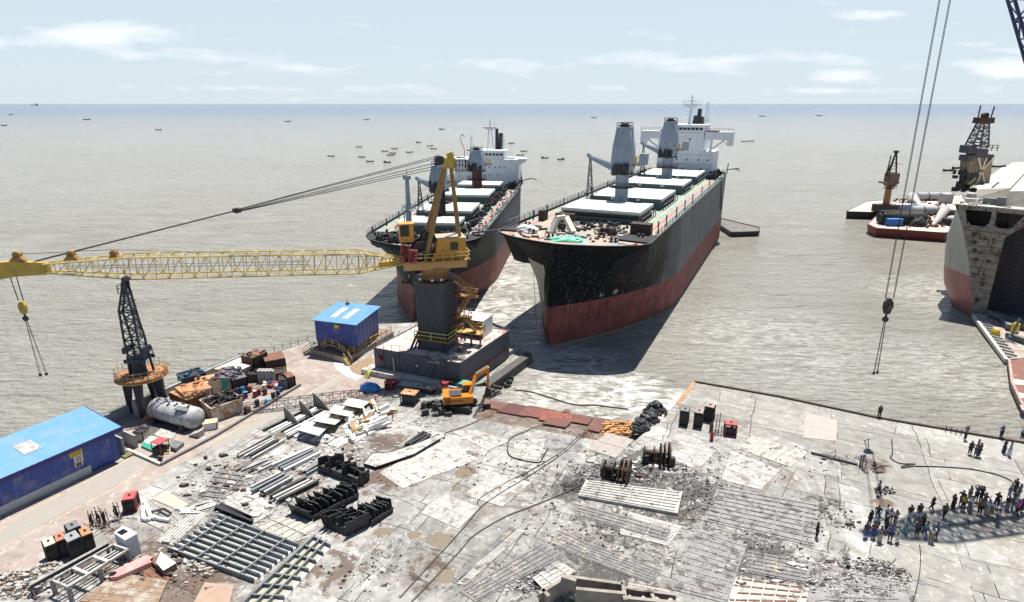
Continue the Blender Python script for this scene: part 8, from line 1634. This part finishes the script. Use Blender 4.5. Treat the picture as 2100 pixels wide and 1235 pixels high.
for k in range(24): x, y, z = G(rr.uniform(1018, 1054), rr.uniform(778, 795), WZ); mb.obox((x, y), rr.uniform(0, 3), rr.uniform(.3, 1.), rr.uniform(.2, .4), z - .2, z + rr.uniform(.2, .7))
t.part('burnt_scrap', mb, burnt_steel)['kind'] = 'stuff'
rr = random.Random(14); mb = MB()
for (x, y, rx, ry, n_, hh) in [(1343, 848, 20, 8, 110, 1.6), (1328, 864, 20, 7, 80, 1.2), (1312, 880, 16, 8, 70, 1.1)]:
    for k in range(n_):
        f, a_ = math.sqrt(rr.random()), rr.uniform(0, 6.28); c = G(x + rx * f * cos(a_), y + ry * f * sin(a_)); z = (1 - f) * hh + rr.uniform(-.1, .2)
        if k % 2: mb.lathe((c[0], c[1], max(.1, z)), [(.28, 0), (.42, .05), (.42, .2), (.28, .25)], 9, ax=(rr.uniform(-.6, .6), rr.uniform(-.6, .6), 1))
        else: mb.obox((c[0], c[1]), a_, rr.uniform(.3, .9), rr.uniform(.2, .5), max(0, z - .3), max(.15, z + .2))
    heap(mb, G(x, y), rx * .042, ry * .09, hh * .8, 12, 3, 0, 4)
single('scrap_heap', mb, burnt_steel, 'black heap of tyres and scrap at the corner of slip and right quay', 'scrap', kind='stuff')
rr = random.Random(15); mb = MB()
for k in range(36): c = G(rr.uniform(872, 925), rr.uniform(832, 856)); a_ = rr.uniform(0, 3); mb.obox((c[0], c[1]), a_, rr.uniform(.3, 1.2), rr.uniform(.15, .5), .0, rr.uniform(.2, 1.0))
single('scrap_heap', mb, black_steel, 'dark heap of cut pieces just left below the excavator', 'scrap', kind='stuff')
# loose debris over the yard
def scatter(label, n_, zones, mat, smin, smax, hmax, seed, name='scrap_debris'):
    rr = random.Random(seed); mb = MB(); tw_ = sum(z[4] for z in zones)
    for (cx, cy, rx, ry, wt) in zones:
        for k in range(int(n_ * wt / tw_)):
            f, a_ = rr.random() ** .6, rr.uniform(0, 6.28); c = G(cx + rx * f * cos(a_), cy + ry * f * sin(a_)); s_ = rr.uniform(smin, smax); an = rr.gauss(.5, .6)
            c = (c[0], c[1], gz(c[0], c[1]))
            if k % 7 == 0: mb.bar((c[0], c[1], c[2] + .04), (c[0] + s_ * 3 * cos(an), c[1] + s_ * 3 * sin(an), c[2] + .04 + rr.uniform(0, hmax * .5)), rr.uniform(.02, .06))
            else:
                q_ = []; m_ = 4
                for j in range(m_): r_ = s_ * rr.uniform(.3, 1); q_.append((c[0] + r_ * cos(an + j * 1.57), c[1] + r_ * .6 * sin(an + j * 1.57)))
                mb.prism(q_, c[2] + .005, c[2] + .02 + rr.uniform(.01, hmax))
    single(name, mb, mat, label, 'scrap', kind='stuff')
scatter('burnt black crumbs and cut-offs scattered across the yard', 2600, [(1300, 970, 130, 22, 3), (1190, 1000, 40, 16, 1.4), (1430, 1010, 60, 40, 1.5), (1560, 1140, 130, 60, 1.4), (1760, 1190, 110, 45, 4), (1250, 1080, 200, 60, 1.5), (1080, 960, 200, 60, 1.2), (760, 1180, 120, 50, .4), (560, 1000, 150, 70, 1), (1560, 950, 150, 40, .8), (1700, 1060, 60, 40, .6), (1120, 1200, 60, 30, 1.2)], burnt_steel, .04, .22, .12, 1)
scatter('grey flakes and slivers of cut plate over the yard', 2000, [(1300, 975, 130, 22, 1.5), (1760, 1190, 110, 45, 2.5), (480, 1000, 120, 70, 2), (560, 1090, 120, 40, 1), (1420, 1100, 300, 80, 1.5), (350, 1150, 90, 50, .8), (700, 900, 110, 40, 1), (1030, 1190, 100, 40, .7)], light_steel, .05, .28, .1, 2)
scatter('rusty brown scraps scattered on the left of the yard', 500, [(330, 1180, 120, 50, 2), (60, 1200, 80, 30, 1.2), (620, 960, 150, 60, 1), (1200, 880, 120, 20, 1), (800, 960, 80, 40, .8)], rust_steel, .05, .26, .1, 3)
scatter('tangle of pale bent bars in the bottom left corner', 260, [(35, 1200, 55, 30, 2), (110, 1170, 30, 14, 1), (415, 1165, 30, 22, .7)], M('bent_pale', (.42, .40, .37), (.25, .2, .17), .7), .1, .5, .4, 4)
scatter('rubble on the right quay near the two posts', 120, [(1790, 960, 26, 14, 1), (1815, 1008, 24, 8, 1), (1700, 940, 16, 5, .6), (1740, 1075, 22, 12, .6)], black_steel, .06, .4, .2, 5)
scatter('larger torn plates and bars lying loose among the beam rows on the left', 150, [(520, 1000, 140, 60, 2), (690, 920, 90, 40, 1), (420, 1130, 120, 40, 1), (880, 890, 90, 30, .5), (1300, 960, 110, 22, .6), (1560, 1170, 90, 40, .6)], panel_pale, .3, .9, .25, 6)
scatter('dark torn plates and bars lying loose over the yard', 130, [(500, 990, 140, 60, 1.5), (690, 930, 90, 40, .7), (370, 1170, 110, 40, 1), (1290, 965, 110, 22, .8), (1740, 1180, 110, 40, 1), (1150, 1200, 60, 25, .5)], dark_rust, .25, .7, .3, 7)
# ropes and hoses on the ground
def hose(label, pts, r=.05, z=.07, mat=None, name='hose', orig=(0, 0), k=1., dens=1):
    P_ = [(orig[0] + x / k, orig[1] + y / k) for x, y in pts]; Q_ = []
    for i in range(len(P_) - 1):
        p0 = P_[max(i - 1, 0)]; p1 = P_[i]; p2 = P_[i + 1]; p3 = P_[min(i + 2, len(P_) - 1)]
        for j in range(6):
            t_ = j / 6; Q_.append(tuple(.5 * ((2 * p1[c]) + (-p0[c] + p2[c]) * t_ + (2 * p0[c] - 5 * p1[c] + 4 * p2[c] - p3[c]) * t_ ** 2 + (-p0[c] + 3 * p1[c] - 3 * p2[c] + p3[c]) * t_ ** 3) for c in (0, 1)))
    Q_.append(P_[-1]); mb = MB(); W_ = [G(x, y, z) for x, y in Q_]; mb.path([(x, y, z_ + max(gz(x, y), WZ)) if z_ > 0 else (x, y, z_) for x, y, z_ in W_], r, 5); single(name, mb, mat or cable_mat, label, 'hose')
o_ = (820, 760)
hose('hooked black cable looping above the centre plates', [(780, 265), (690, 315), (600, 355), (575, 400), (595, 460), (735, 490), (765, 455), (790, 415)], .07, orig=o_, k=2.6)
hose('thin dark hose curving from the slip to the yard centre', [(1000, 310), (930, 370), (850, 440), (700, 530), (560, 600), (430, 680), (415, 710)], .05, orig=o_, k=2.6)
hose('long black hose running from the slip to the bottom edge', [(985, 335), (870, 440), (700, 555), (560, 640), (440, 720), (380, 790), (320, 860), (230, 960), (100, 1100), (0, 1210)], .06, orig=o_, k=2.6)
hose('second long black hose from the nearer winch to the bottom edge', [(1050, 515), (990, 590), (880, 650), (700, 725), (560, 780), (400, 875), (330, 950), (200, 1090), (60, 1235)], .06, orig=o_, k=2.6)
hose('dark line running from the excavator along the yard seam', [(500, 215), (430, 260), (340, 300), (250, 330), (240, 350)], .05, orig=o_, k=2.6)
hose('dark hose curving over the right quay towards the crowd', [(660, 5), (665, 110), (650, 145), (720, 185), (835, 190), (770, 200), (735, 210), (745, 220), (830, 208), (1100, 215), (1320, 240), (1520, 295), (1640, 380)], .06, orig=(1650, 900), k=3.687)
hose('straight dark cable from the crowd down to a round plate', [(870, 800), (878, 900), (865, 1050), (820, 1235)], .035, orig=(1650, 900), k=3.687)
hose('floating dark rope across the surf off the slip', [(610, 105), (700, 115), (800, 145), (930, 182), (1050, 186), (1220, 208)], .12, WZ + .05, dark_rust, 'floating_rope', (820, 760), 2.6)
mb = MB(); mb.tube(b.W(10.8, 121, b.zd), G(1100, 668, WZ), .05, n=4) if False else mb.tube(a.W(-9, 99, a.zd), G(1100, 668, WZ + .1), .04, n=4); single('mooring_line', mb, cable_mat, 'thin mooring line hanging from the left side of the larger ship bow', 'rope')
c = G(1889, 1194); mb = MB(); mb.prism(blob(1889, 1194, 9, 7, 14), .01, .04); single('round_plate', mb, grey_steel, 'small round grey plate on the quay at the end of the straight cable', 'plate')
for k, (x, y) in enumerate([(1763, 956), (1768, 955)]):
    c = G(x, y); mb = MB(); mb.bar(c, (c[0], c[1], 1.3), .12); mb.bar((c[0] - .15, c[1], 1.3), (c[0] + .15, c[1], 1.3), .14, .2); mb.obox((c[0], c[1]), 0, .4, .4, 0, .05); single('bollard_post', mb, grey_steel, ['left of the two short grey posts on the right quay', 'right of the two short grey posts on the right quay'][k], 'post')
t = Thing('stool', 'small round four-legged stool or trestle left of the black gas rack', 'trestle', G(805, 822)); c = G(805, 824); mb = MB()
for a_ in range(4): mb.bar((c[0] + .5 * cos(a_ * 1.57), c[1] + .4 * sin(a_ * 1.57), 0), (c[0], c[1], 1.3), .05)
t.part('legs', mb, grey_steel)
for k, (x0, y0, x1, y1) in enumerate([(1939, 886, 1981, 895)]):
    a_, b_ = V3(G(x0, y0)), V3(G(x1, y1)); mb = MB()
    for j in range(5): p = a_.lerp(b_, j / 4); mb.bar(p, p + V3((0, 0, .8)), .07)
    single('stub_posts', mb, dark_rust, 'row of thin rusty stubs on the edge of the right quay', 'posts')
# ================================================================== FISHING BOATS
def boat_proto(name, label, hullm, motor):
    t = Thing(name, label, 'boat', (0, 0, WZ), 'small fishing boats anchored far out', frame='local'); mb = MB(); n_ = 11
    for k in range(n_):
        x = -4 + 8 * k / (n_ - 1); s_ = 1 - abs(x / 4) ** 2.6; b_ = max(.05, .95 * s_); kz = .15 + .55 * abs(x / 4) ** 3; top = .75 + .65 * abs(x / 4) ** 2.4
        mb.v += [(x, -b_, top), (x, -b_ * .7, kz * .6), (x, 0, kz * .3 - .1), (x, b_ * .7, kz * .6), (x, b_, top)]
    for k in range(n_ - 1):
        for j in range(4): i = k * 5 + j; mb.f.append((i, i + 5, i + 6, i + 1))
    for k in range(n_ - 1):   # inner floor
        i = len(mb.v); x0, x1 = -4 + 8 * k / (n_ - 1), -4 + 8 * (k + 1) / (n_ - 1); b0 = max(.05, .9 * (1 - abs(x0 / 4) ** 2.6)); b1 = max(.05, .9 * (1 - abs(x1 / 4) ** 2.6)); mb.add([(x0, -b0, .5), (x1, -b1, .5), (x1, b1, .5), (x0, b0, .5)], [(0, 1, 2, 3)])
    t.part('hull', mb, hullm)
    mb = MB()
    for x in (-2.2, -.7, .9, 2.3): b_ = .9 * (1 - abs(x / 4) ** 2.6); mb.box(x - .12, x + .12, -b_, b_, .62, .70)
    t.part('thwart', mb, brown_yellow)
    if motor:
        mb = MB(); mb.box(-2.6, -1.0, -.6, .6, .6, 1.7); mb.box(-2.8, -.8, -.75, .75, 1.7, 1.8); mb.bar((.8, 0, .6), (1.6, 0, 2.8), .08); mb.bar((3.2, 0, 1.2), (3.9, 0, 2.6), .12); t.part('cabin', mb, black_steel)
    return t
bh1 = M('boat_dark', (.03, .025, .022), (.06, .035, .03), .7); bh2 = M('boat_maroon', (.14, .025, .04), None, .6)
P1 = boat_proto('fishing_boat', 'x', bh1, False); P2 = boat_proto('fishing_boat', 'x', bh1, True); P3 = boat_proto('fishing_boat', 'x', bh2, False)
BO = [(679, 321, 1, 'leftmost boat of the fleet left of the smaller ship'), (736, 302, 1, 'upper left boat of the fleet left of the smaller ship'), (742, 323, 1, 'boat midway between the leftmost one and the big lower one'), (759, 332, 1, 'lower left boat of the fleet, third from the left'), (794, 334, 2, 'boat with raised ends at the bottom of the fleet'), (789, 311, 1, 'left boat of the close central cluster'), (809, 306, 1, 'top boat of the close central cluster'), (805, 315, 1, 'middle boat of the close central cluster'), (801, 319, 3, 'bottom boat of the close central cluster'), (840, 313, 1, 'boat alone right of the central cluster'), (858, 293, 2, 'topmost boat of the fleet left of the smaller ship'), (882, 300, 1, 'upper boat of the pair above the orange crane head'), (889, 306, 3, 'lower boat of the pair above the orange crane head'), (964, 309, 1, 'boat just left of the smaller ship bridge'), (1049, 295, 2, 'boat with a cabin right of the smaller ship funnels'), (1067, 319, 3, 'lower of two boats at the smaller ship right wing'), (1074, 311, 1, 'upper of two boats at the smaller ship right wing'), (1117, 325, 2, 'stubby boat with cabin between the two ships'), (1150, 328, 2, 'longer boat with raised stern between the two ships'),
    (752, 246, 1, 'far boat high above the fleet'), (906, 266, 2, 'far boat between the fleet and the smaller ship mast'), (590, 250, 1, 'tiny far boat left of centre near the horizon'), (178, 246, 1, 'tiny far boat at the upper left'), (325, 267, 1, 'faint far boat at left between the crane boom and horizon'), (1526, 291, 1, 'left of the two boats right of the larger ship bridge'), (1540, 290, 3, 'right of the two boats right of the larger ship bridge'), (1563, 239, 1, 'far boat right of the larger ship mast'), (1680, 238, 1, 'small far boat at upper right'), (1218, 242, 1, 'tiny far boat left of the larger ship cranes'), (8, 258, 1, 'tiny boat at the extreme left edge'), (22, 236, 1, 'tiny far boat in the upper left corner of the sea'), (1660, 224, 1, 'very far boat just under the horizon at right'), (1945, 351, 3, 'long red boat left of the deck crane on the cut hull'), (1963, 346, 1, 'dark boat just above the long red one by the cut hull'), (2018, 357, 3, 'red boat behind the deck crane of the cut hull'), (2046, 343, 1, 'dark boat right of the deck crane of the cut hull'), (1447, 247, 1, 'tiny far boat beside the larger ship mast')]
used = set()
for i, (x, y, k, lab) in enumerate(BO):
    P_ = {1: P1, 2: P2, 3: P3}[k]; p = G(x, y, WZ); rz = random.uniform(-.35, .35) + (pi if i % 3 == 0 else 0)
    if k not in used: o = P_.o; used.add(k); o.location = p; o.rotation_euler = (0, 0, rz); o['label'] = lab
    else: o = dup(P_.o, p, rz, lab)
    s_ = {True: 1.15, False: .75}[x > 1900]; d_ = hypot(p[0], p[1]); o.scale = (min(max(s_, d_ / 900), 2.2),) * 3
t = Thing('distant_ship', 'hazy ship on the horizon at the far left', 'ship', G(70, 216.5, WZ)); c = G(70, 216.5, WZ); mb = MB(); mb.hexa([(c[0] - 70, c[1], WZ), (c[0] + 70, c[1], WZ), (c[0] + 70, c[1] + 20, WZ), (c[0] - 70, c[1] + 20, WZ)], [(c[0] - 80, c[1], 9), (c[0] + 80, c[1], 9), (c[0] + 80, c[1] + 20, 9), (c[0] - 80, c[1] + 20, 9)]); t.part('hull', mb, grey_steel); mb = MB(); mb.box(c[0] + 30, c[0] + 58, c[1] + 2, c[1] + 18, 9, 30); mb.bar((c[0] + 40, c[1] + 10, 30), (c[0] + 40, c[1] + 10, 42), 4); t.part('superstructure', mb, grey_steel)
# ================================================================== PEOPLE
def skin_mesh(name, verts, edges, radii, sub=1):
    me = bpy.data.meshes.new(name); me.from_pydata(verts, edges, []); o = bpy.data.objects.new(name, me); C.objects.link(o)
    md = o.modifiers.new('s', 'SKIN'); md.use_smooth_shade = True
    for i, r_ in enumerate(radii): me.skin_vertices[0].data[i].radius = (r_, r_) if not isinstance(r_, tuple) else r_
    me.skin_vertices[0].data[0].use_root = True
    m2 = o.modifiers.new('u', 'SUBSURF'); m2.levels = sub; m2.render_levels = sub
    dg = bpy.context.evaluated_depsgraph_get(); dg.update(); r = bpy.data.meshes.new_from_object(o.evaluated_get(dg)); bpy.data.objects.remove(o); r.name = name; r.materials.clear(); r.materials.append(None); return r
def pose(kind):
    # pelvis, spine, chest, neck, head; arms; legs (x right, y = facing direction -y)
    J = [(0, 0, .93), (0, 0, 1.12), (0, 0, 1.36), (0, 0, 1.50), (0, -.02, 1.60), (0, -.02, 1.70)]; Rr = [.13, .115, .14, .055, .10, .075]
    Ed = [(0, 1), (1, 2), (2, 3), (3, 4), (4, 5)]
    st = {'stand': (.03, -.03), 'walk': (-.30, .30), 'akimbo': (.04, .0), 'up': (.02, 0), 'out': (0, 0), 'phone': (0, .02)}[kind]
    legs = []
    for s_, dy in ((-1, st[0]), (1, st[1])):
        b0 = len(J); lift = .05 if dy > .2 else 0
        J += [(s_ * .10, 0, .86), (s_ * .11, dy * .45 - .03, .48), (s_ * .11, dy + .0, .09 + lift), (s_ * .12, dy - .16, .035 + lift * .4)]; Rr += [.10, .06, .042, .038]; Ed += [(0, b0), (b0, b0 + 1), (b0 + 1, b0 + 2), (b0 + 2, b0 + 3)]; legs.append(b0)
    arms = []
    for s_ in (-1, 1):
        b0 = len(J)
        if kind == 'up': P_ = [(s_ * .2, 0, 1.42), (s_ * .36, -.05, 1.62), (s_ * .14, -.03, 1.80), (s_ * .06, -.03, 1.80)]
        elif kind == 'out' or (kind == 'phone' and s_ == 1): P_ = [(s_ * .2, 0, 1.42), (s_ * .3, -.12, 1.22), (s_ * .2, -.34, 1.32), (s_ * .17, -.42, 1.37)]
        elif kind == 'akimbo': P_ = [(s_ * .2, 0, 1.42), (s_ * .40, .06, 1.18), (s_ * .20, -.03, 1.0), (s_ * .16, -.06, .97)]
        elif kind == 'walk': P_ = [(s_ * .2, 0, 1.42), (s_ * .25, s_ * .12, 1.15), (s_ * .25, s_ * .16 - .1, .92), (s_ * .24, s_ * .16 - .16, .84)]
        else: P_ = [(s_ * .2, 0, 1.42), (s_ * .25, .02, 1.14), (s_ * .24, -.06, .90), (s_ * .23, -.09, .81)]
        J += P_; Rr += [.065, .047, .035, .03]; Ed += [(2, b0), (b0, b0 + 1), (b0 + 1, b0 + 2), (b0 + 2, b0 + 3)]
        h0 = J[b0 + 3]; d_ = V3(P_[3]) - V3(P_[2]); d_.normalize()
        for f in (-.02, .0, .02): J.append(tuple(V3(h0) + d_ * .07 + V3((f, f * .5, 0)))); Rr.append(.010); Ed.append((b0 + 3, len(J) - 1))
        arms.append(b0)
    J.append((0, -.115, 1.585)); Rr.append(.012); Ed.append((4, len(J) - 1))   # nose
    return J, Rr, Ed, legs, arms
PM = {}
for kd in ('stand', 'walk', 'akimbo', 'up', 'out', 'phone'):
    J, Rr, Ed, legs, arms = pose(kd); body = skin_mesh('person_body_' + kd, J, Ed, Rr)
    A0, A1 = arms; iv = [0, 1, 2, A0, A0 + 1, A1, A1 + 1]; mp = {v: i for i, v in enumerate(iv)}
    P_ = [J[v] for v in iv]; P_.insert(0, (0, 0, .88)); sh_ = skin_mesh('shirt_' + kd, P_, [(0, 1), (1, 2), (2, 3), (3, 4), (4, 5), (3, 6), (6, 7)], [(.17, .13), (.155, .13), (.15, .125), (.165, .13), .09, .065, .09, .065])
    l0, l1 = legs; P_ = [J[0], J[l0], J[l0 + 1], J[l0 + 2], J[l1], J[l1 + 1], J[l1 + 2]]; P_[3] = tuple(V3(P_[3]) + V3((0, 0, .03))); P_[6] = tuple(V3(P_[6]) + V3((0, 0, .03))); tr = skin_mesh('trousers_' + kd, P_, [(0, 1), (1, 2), (2, 3), (0, 4), (4, 5), (5, 6)], [.15, .12, .085, .065, .12, .085, .065])
    PM[kd] = (body, sh_, tr)
mb = MB(); mb.lathe((0, 0, .14), [(.20, 0), (.19, .3), (.18, .6), (.17, .82)], 12); lungi = bpy.data.meshes.new('lungi'); lungi.from_pydata(mb.v, [], mb.f); lungi.materials.append(None)
mb = MB(); heap(mb, (0, .015, 1.615), .108, .118, .125, 12, 2, 0, 5); hair = bpy.data.meshes.new('hair'); hair.from_pydata(mb.v, [], mb.f); hair.materials.append(None)
CL = dict(black=(.012, .012, .014), navy=(.02, .03, .09), blue=(.03, .08, .35), lblue=(.25, .42, .62), white=(.62, .64, .68), grey=(.22, .24, .27), slate=(.12, .15, .2), maroon=(.15, .03, .04), pink=(.52, .30, .42), magenta=(.50, .06, .28), mauve=(.25, .18, .26), teal=(.08, .38, .40), green=(.03, .09, .05), pgreen=(.42, .52, .40), yellow=(.60, .42, .05), khaki=(.28, .22, .13), tan=(.42, .36, .27), jeans=(.06, .10, .22), brown=(.20, .08, .06), bwhite=(.5, .6, .75))
CM = {k: M('cloth_' + k, v, None, .8, sc=4, bump=0) for k, v in CL.items()}
def person(X, Y_, kind, shirt, trs, label, face=None, head='hair', crop=(1650, 900, 3.687), low='trousers', h=None):
    p = G(crop[0] + X / crop[2], crop[1] + Y_ / crop[2]); face = random.uniform(0, 6.28) if face is None else R(face)
    o = bpy.data.objects.new('person', PM[kind][0]); C.objects.link(o); o.location = (p[0], p[1], .012); o.rotation_euler = (0, 0, face); s_ = (h or random.uniform(.97, 1.05)); o.scale = (s_, s_, s_)
    o['label'] = label; o['category'] = 'person'; o['group'] = 'people standing about on the quay'
    def ch(nm, me, mt): c = bpy.data.objects.new(nm, me); C.objects.link(c); c.parent = o; c.material_slots[0].link = 'OBJECT'; c.material_slots[0].material = mt; return c
    o.material_slots[0].link = 'OBJECT'; o.material_slots[0].material = skinm
    ch('shirt', PM[kind][1], CM[shirt])
    if low == 'lungi': ch('lungi', lungi, CM[trs])
    else: ch('trousers', PM[kind][2], CM[trs])
    ch('hair' if head == 'hair' else ('cap' if head != 'scarf' else 'scarf'), hair, hairm if head == 'hair' else (CM[head] if head in CM else CM['magenta']))
Q = (1380, 770, 2.656)
for a_ in [(88, 748, 'phone', 'black', 'black', 'person in black at the corner of the wide ribbed panel', 80), (553, 425, 'walk', 'slate', 'black', 'person in a grey-blue shirt striding beside the rubble patch', 40),
    (455, 745, 'stand', 'navy', 'jeans', 'person in navy at the left front edge of the left crowd', 20), (488, 655, 'stand', 'black', 'black', 'person in black at the left back of the left crowd', 200), (515, 748, 'stand', 'maroon', 'blue', 'person in a dark maroon shirt and blue trousers, left crowd front', 0), (540, 695, 'akimbo', 'lblue', 'navy', 'person in a light blue shirt just behind the maroon shirt', 180), (543, 622, 'stand', 'black', 'grey', 'person in black at the top left of the left crowd', 150), (563, 782, 'akimbo', 'mauve', 'tan', 'person in a mauve shirt with a tan wrap, front of left crowd', 10), (612, 612, 'out', 'white', 'blue', 'person in white stretching an arm, back of left crowd', 250), (608, 700, 'stand', 'black', 'black', 'person in black with a yellow cap in the middle of left crowd', 30), (640, 640, 'stand', 'white', 'grey', 'person with a magenta headscarf at the back of left crowd', 120), (642, 772, 'stand', 'blue', 'navy', 'person in a bright blue shirt, front right of left crowd', 340), (678, 652, 'akimbo', 'pink', 'grey', 'person in a dusty pink shirt at the right of left crowd', 200), (694, 782, 'stand', 'pgreen', 'white', 'person in pale green with white trousers in front of left crowd', 30),
    (760, 715, 'stand', 'lblue', 'teal', 'person in light blue with a teal lungi between the crowds', 60), (788, 618, 'stand', 'black', 'white', 'person in black with white trousers behind the teal lungi', 0), (858, 600, 'stand', 'black', 'black', 'person in black carrying a bag behind the white shirt', 180), (843, 655, 'walk', 'bwhite', 'grey', 'person in a pale shirt leaning in the middle group', 300), (845, 735, 'akimbo', 'navy', 'black', 'person in navy with spread legs in the middle group', 180), (886, 685, 'stand', 'black', 'black', 'person in black behind the teal shirt', 20), (908, 740, 'walk', 'teal', 'jeans', 'person in a teal shirt and jeans in the middle group', 200), (952, 780, 'stand', 'white', 'khaki', 'person in a white shirt and khaki trousers at the shadow edge', 340), (985, 752, 'stand', 'blue', 'black', 'person in a blue shirt beside the white shirt and khaki trousers', 20),
    (958, 545, 'walk', 'black', 'black', 'person in dark clothes with a yellow cap walking alone', 200), (1050, 603, 'walk', 'green', 'black', 'person in dark green striding alone on bright ground', 160), (1117, 530, 'stand', 'black', 'black', 'person in a long black robe left of the right crowd', 90),
    (1192, 540, 'stand', 'yellow', 'navy', 'person in a yellow shirt seen from behind', 180), (1180, 505, 'out', 'navy', 'black', 'person in navy just behind the yellow shirt', 300), (1238, 470, 'stand', 'pink', 'grey', 'person in pink at the back of the right crowd', 20), (1243, 548, 'walk', 'white', 'grey', 'person in white with a grey lungi right of the yellow shirt', 200), (1292, 470, 'up', 'slate', 'black', 'person with both hands on the head, back of the right crowd', 180), (1328, 475, 'stand', 'black', 'black', 'person in black beside the one with raised hands', 200), (1318, 570, 'akimbo', 'brown', 'black', 'person in a brown-red shirt in the right crowd front', 170), (1350, 520, 'out', 'navy', 'grey', 'person in navy behind the brown-red shirt', 100), (1375, 578, 'stand', 'white', 'tan', 'person in a white shirt with a tan wrap in the right crowd', 180), (1410, 582, 'stand', 'bwhite', 'khaki', 'person in a bluish white shirt and khaki trousers', 190), (1445, 520, 'phone', 'black', 'black', 'person in black bending behind the bluish white shirt', 120), (1450, 648, 'walk', 'pink', 'jeans', 'person in a pink shirt and jeans walking in the lattice shadow', 200), (1525, 540, 'stand', 'black', 'grey', 'person in black with a grey lungi at the right crowd', 0), (1546, 440, 'stand', 'white', 'grey', 'person in white with a yellow cap at the far right back', 200), (1582, 415, 'stand', 'black', 'black', 'person in black at the very back right', 90), (1562, 535, 'stand', 'slate', 'grey', 'person in slate grey close to the magenta shirt', 60), (1598, 585, 'walk', 'magenta', 'black', 'person in a magenta shirt and black trousers at far right', 190), (1638, 550, 'stand', 'blue', 'navy', 'person in blue at the extreme right edge', 200), (1612, 450, 'stand', 'teal', 'grey', 'person in a teal shirt at the far right back', 200), (1592, 490, 'stand', 'grey', 'white', 'person in pale grey in the far right crowd', 20),
    (1247, 118, 'stand', 'black', 'black', 'left person in black of the small group by the quay edge', 180), (1290, 132, 'akimbo', 'grey', 'jeans', 'person in grey in the middle of the small quay edge group', 0), (1300, 108, 'stand', 'navy', 'navy', 'person in blue behind the small quay edge group', 60), (1315, 135, 'stand', 'maroon', 'black', 'person in maroon at the right of the small quay edge group', 200), (1503, 108, 'stand', 'navy', 'navy', 'person with a navy lungi of the pair near the quay edge', 200), (1543, 132, 'stand', 'teal', 'white', 'person in pale teal with a white lungi of the pair', 220)]:
    x, y, kd, s_, tr_, lab, fc = a_
    hd = 'yellow' if 'yellow cap' in lab else ('magenta' if 'headscarf' in lab else 'hair')
    person(x, y, kd, s_, tr_, lab, fc, hd, low='lungi' if ('lungi' in lab or 'robe' in lab or 'wrap' in lab) else 'trousers')
for a_ in [(1122, 230, 'stand', 'black', 'black', 'lone person in black at the far edge of the right quay', 180), (1590, 352, 'up', 'mauve', 'black', 'person raising both arms at the quay edge', 200), (1785, 342, 'out', 'blue', 'black', 'person in blue leaning over the quay edge beam', 180), (1899, 352, 'stand', 'lblue', 'navy', 'person in light blue at the right picture edge on the quay', 180)]:
    person(*a_[:6], a_[6], 'hair', Q)
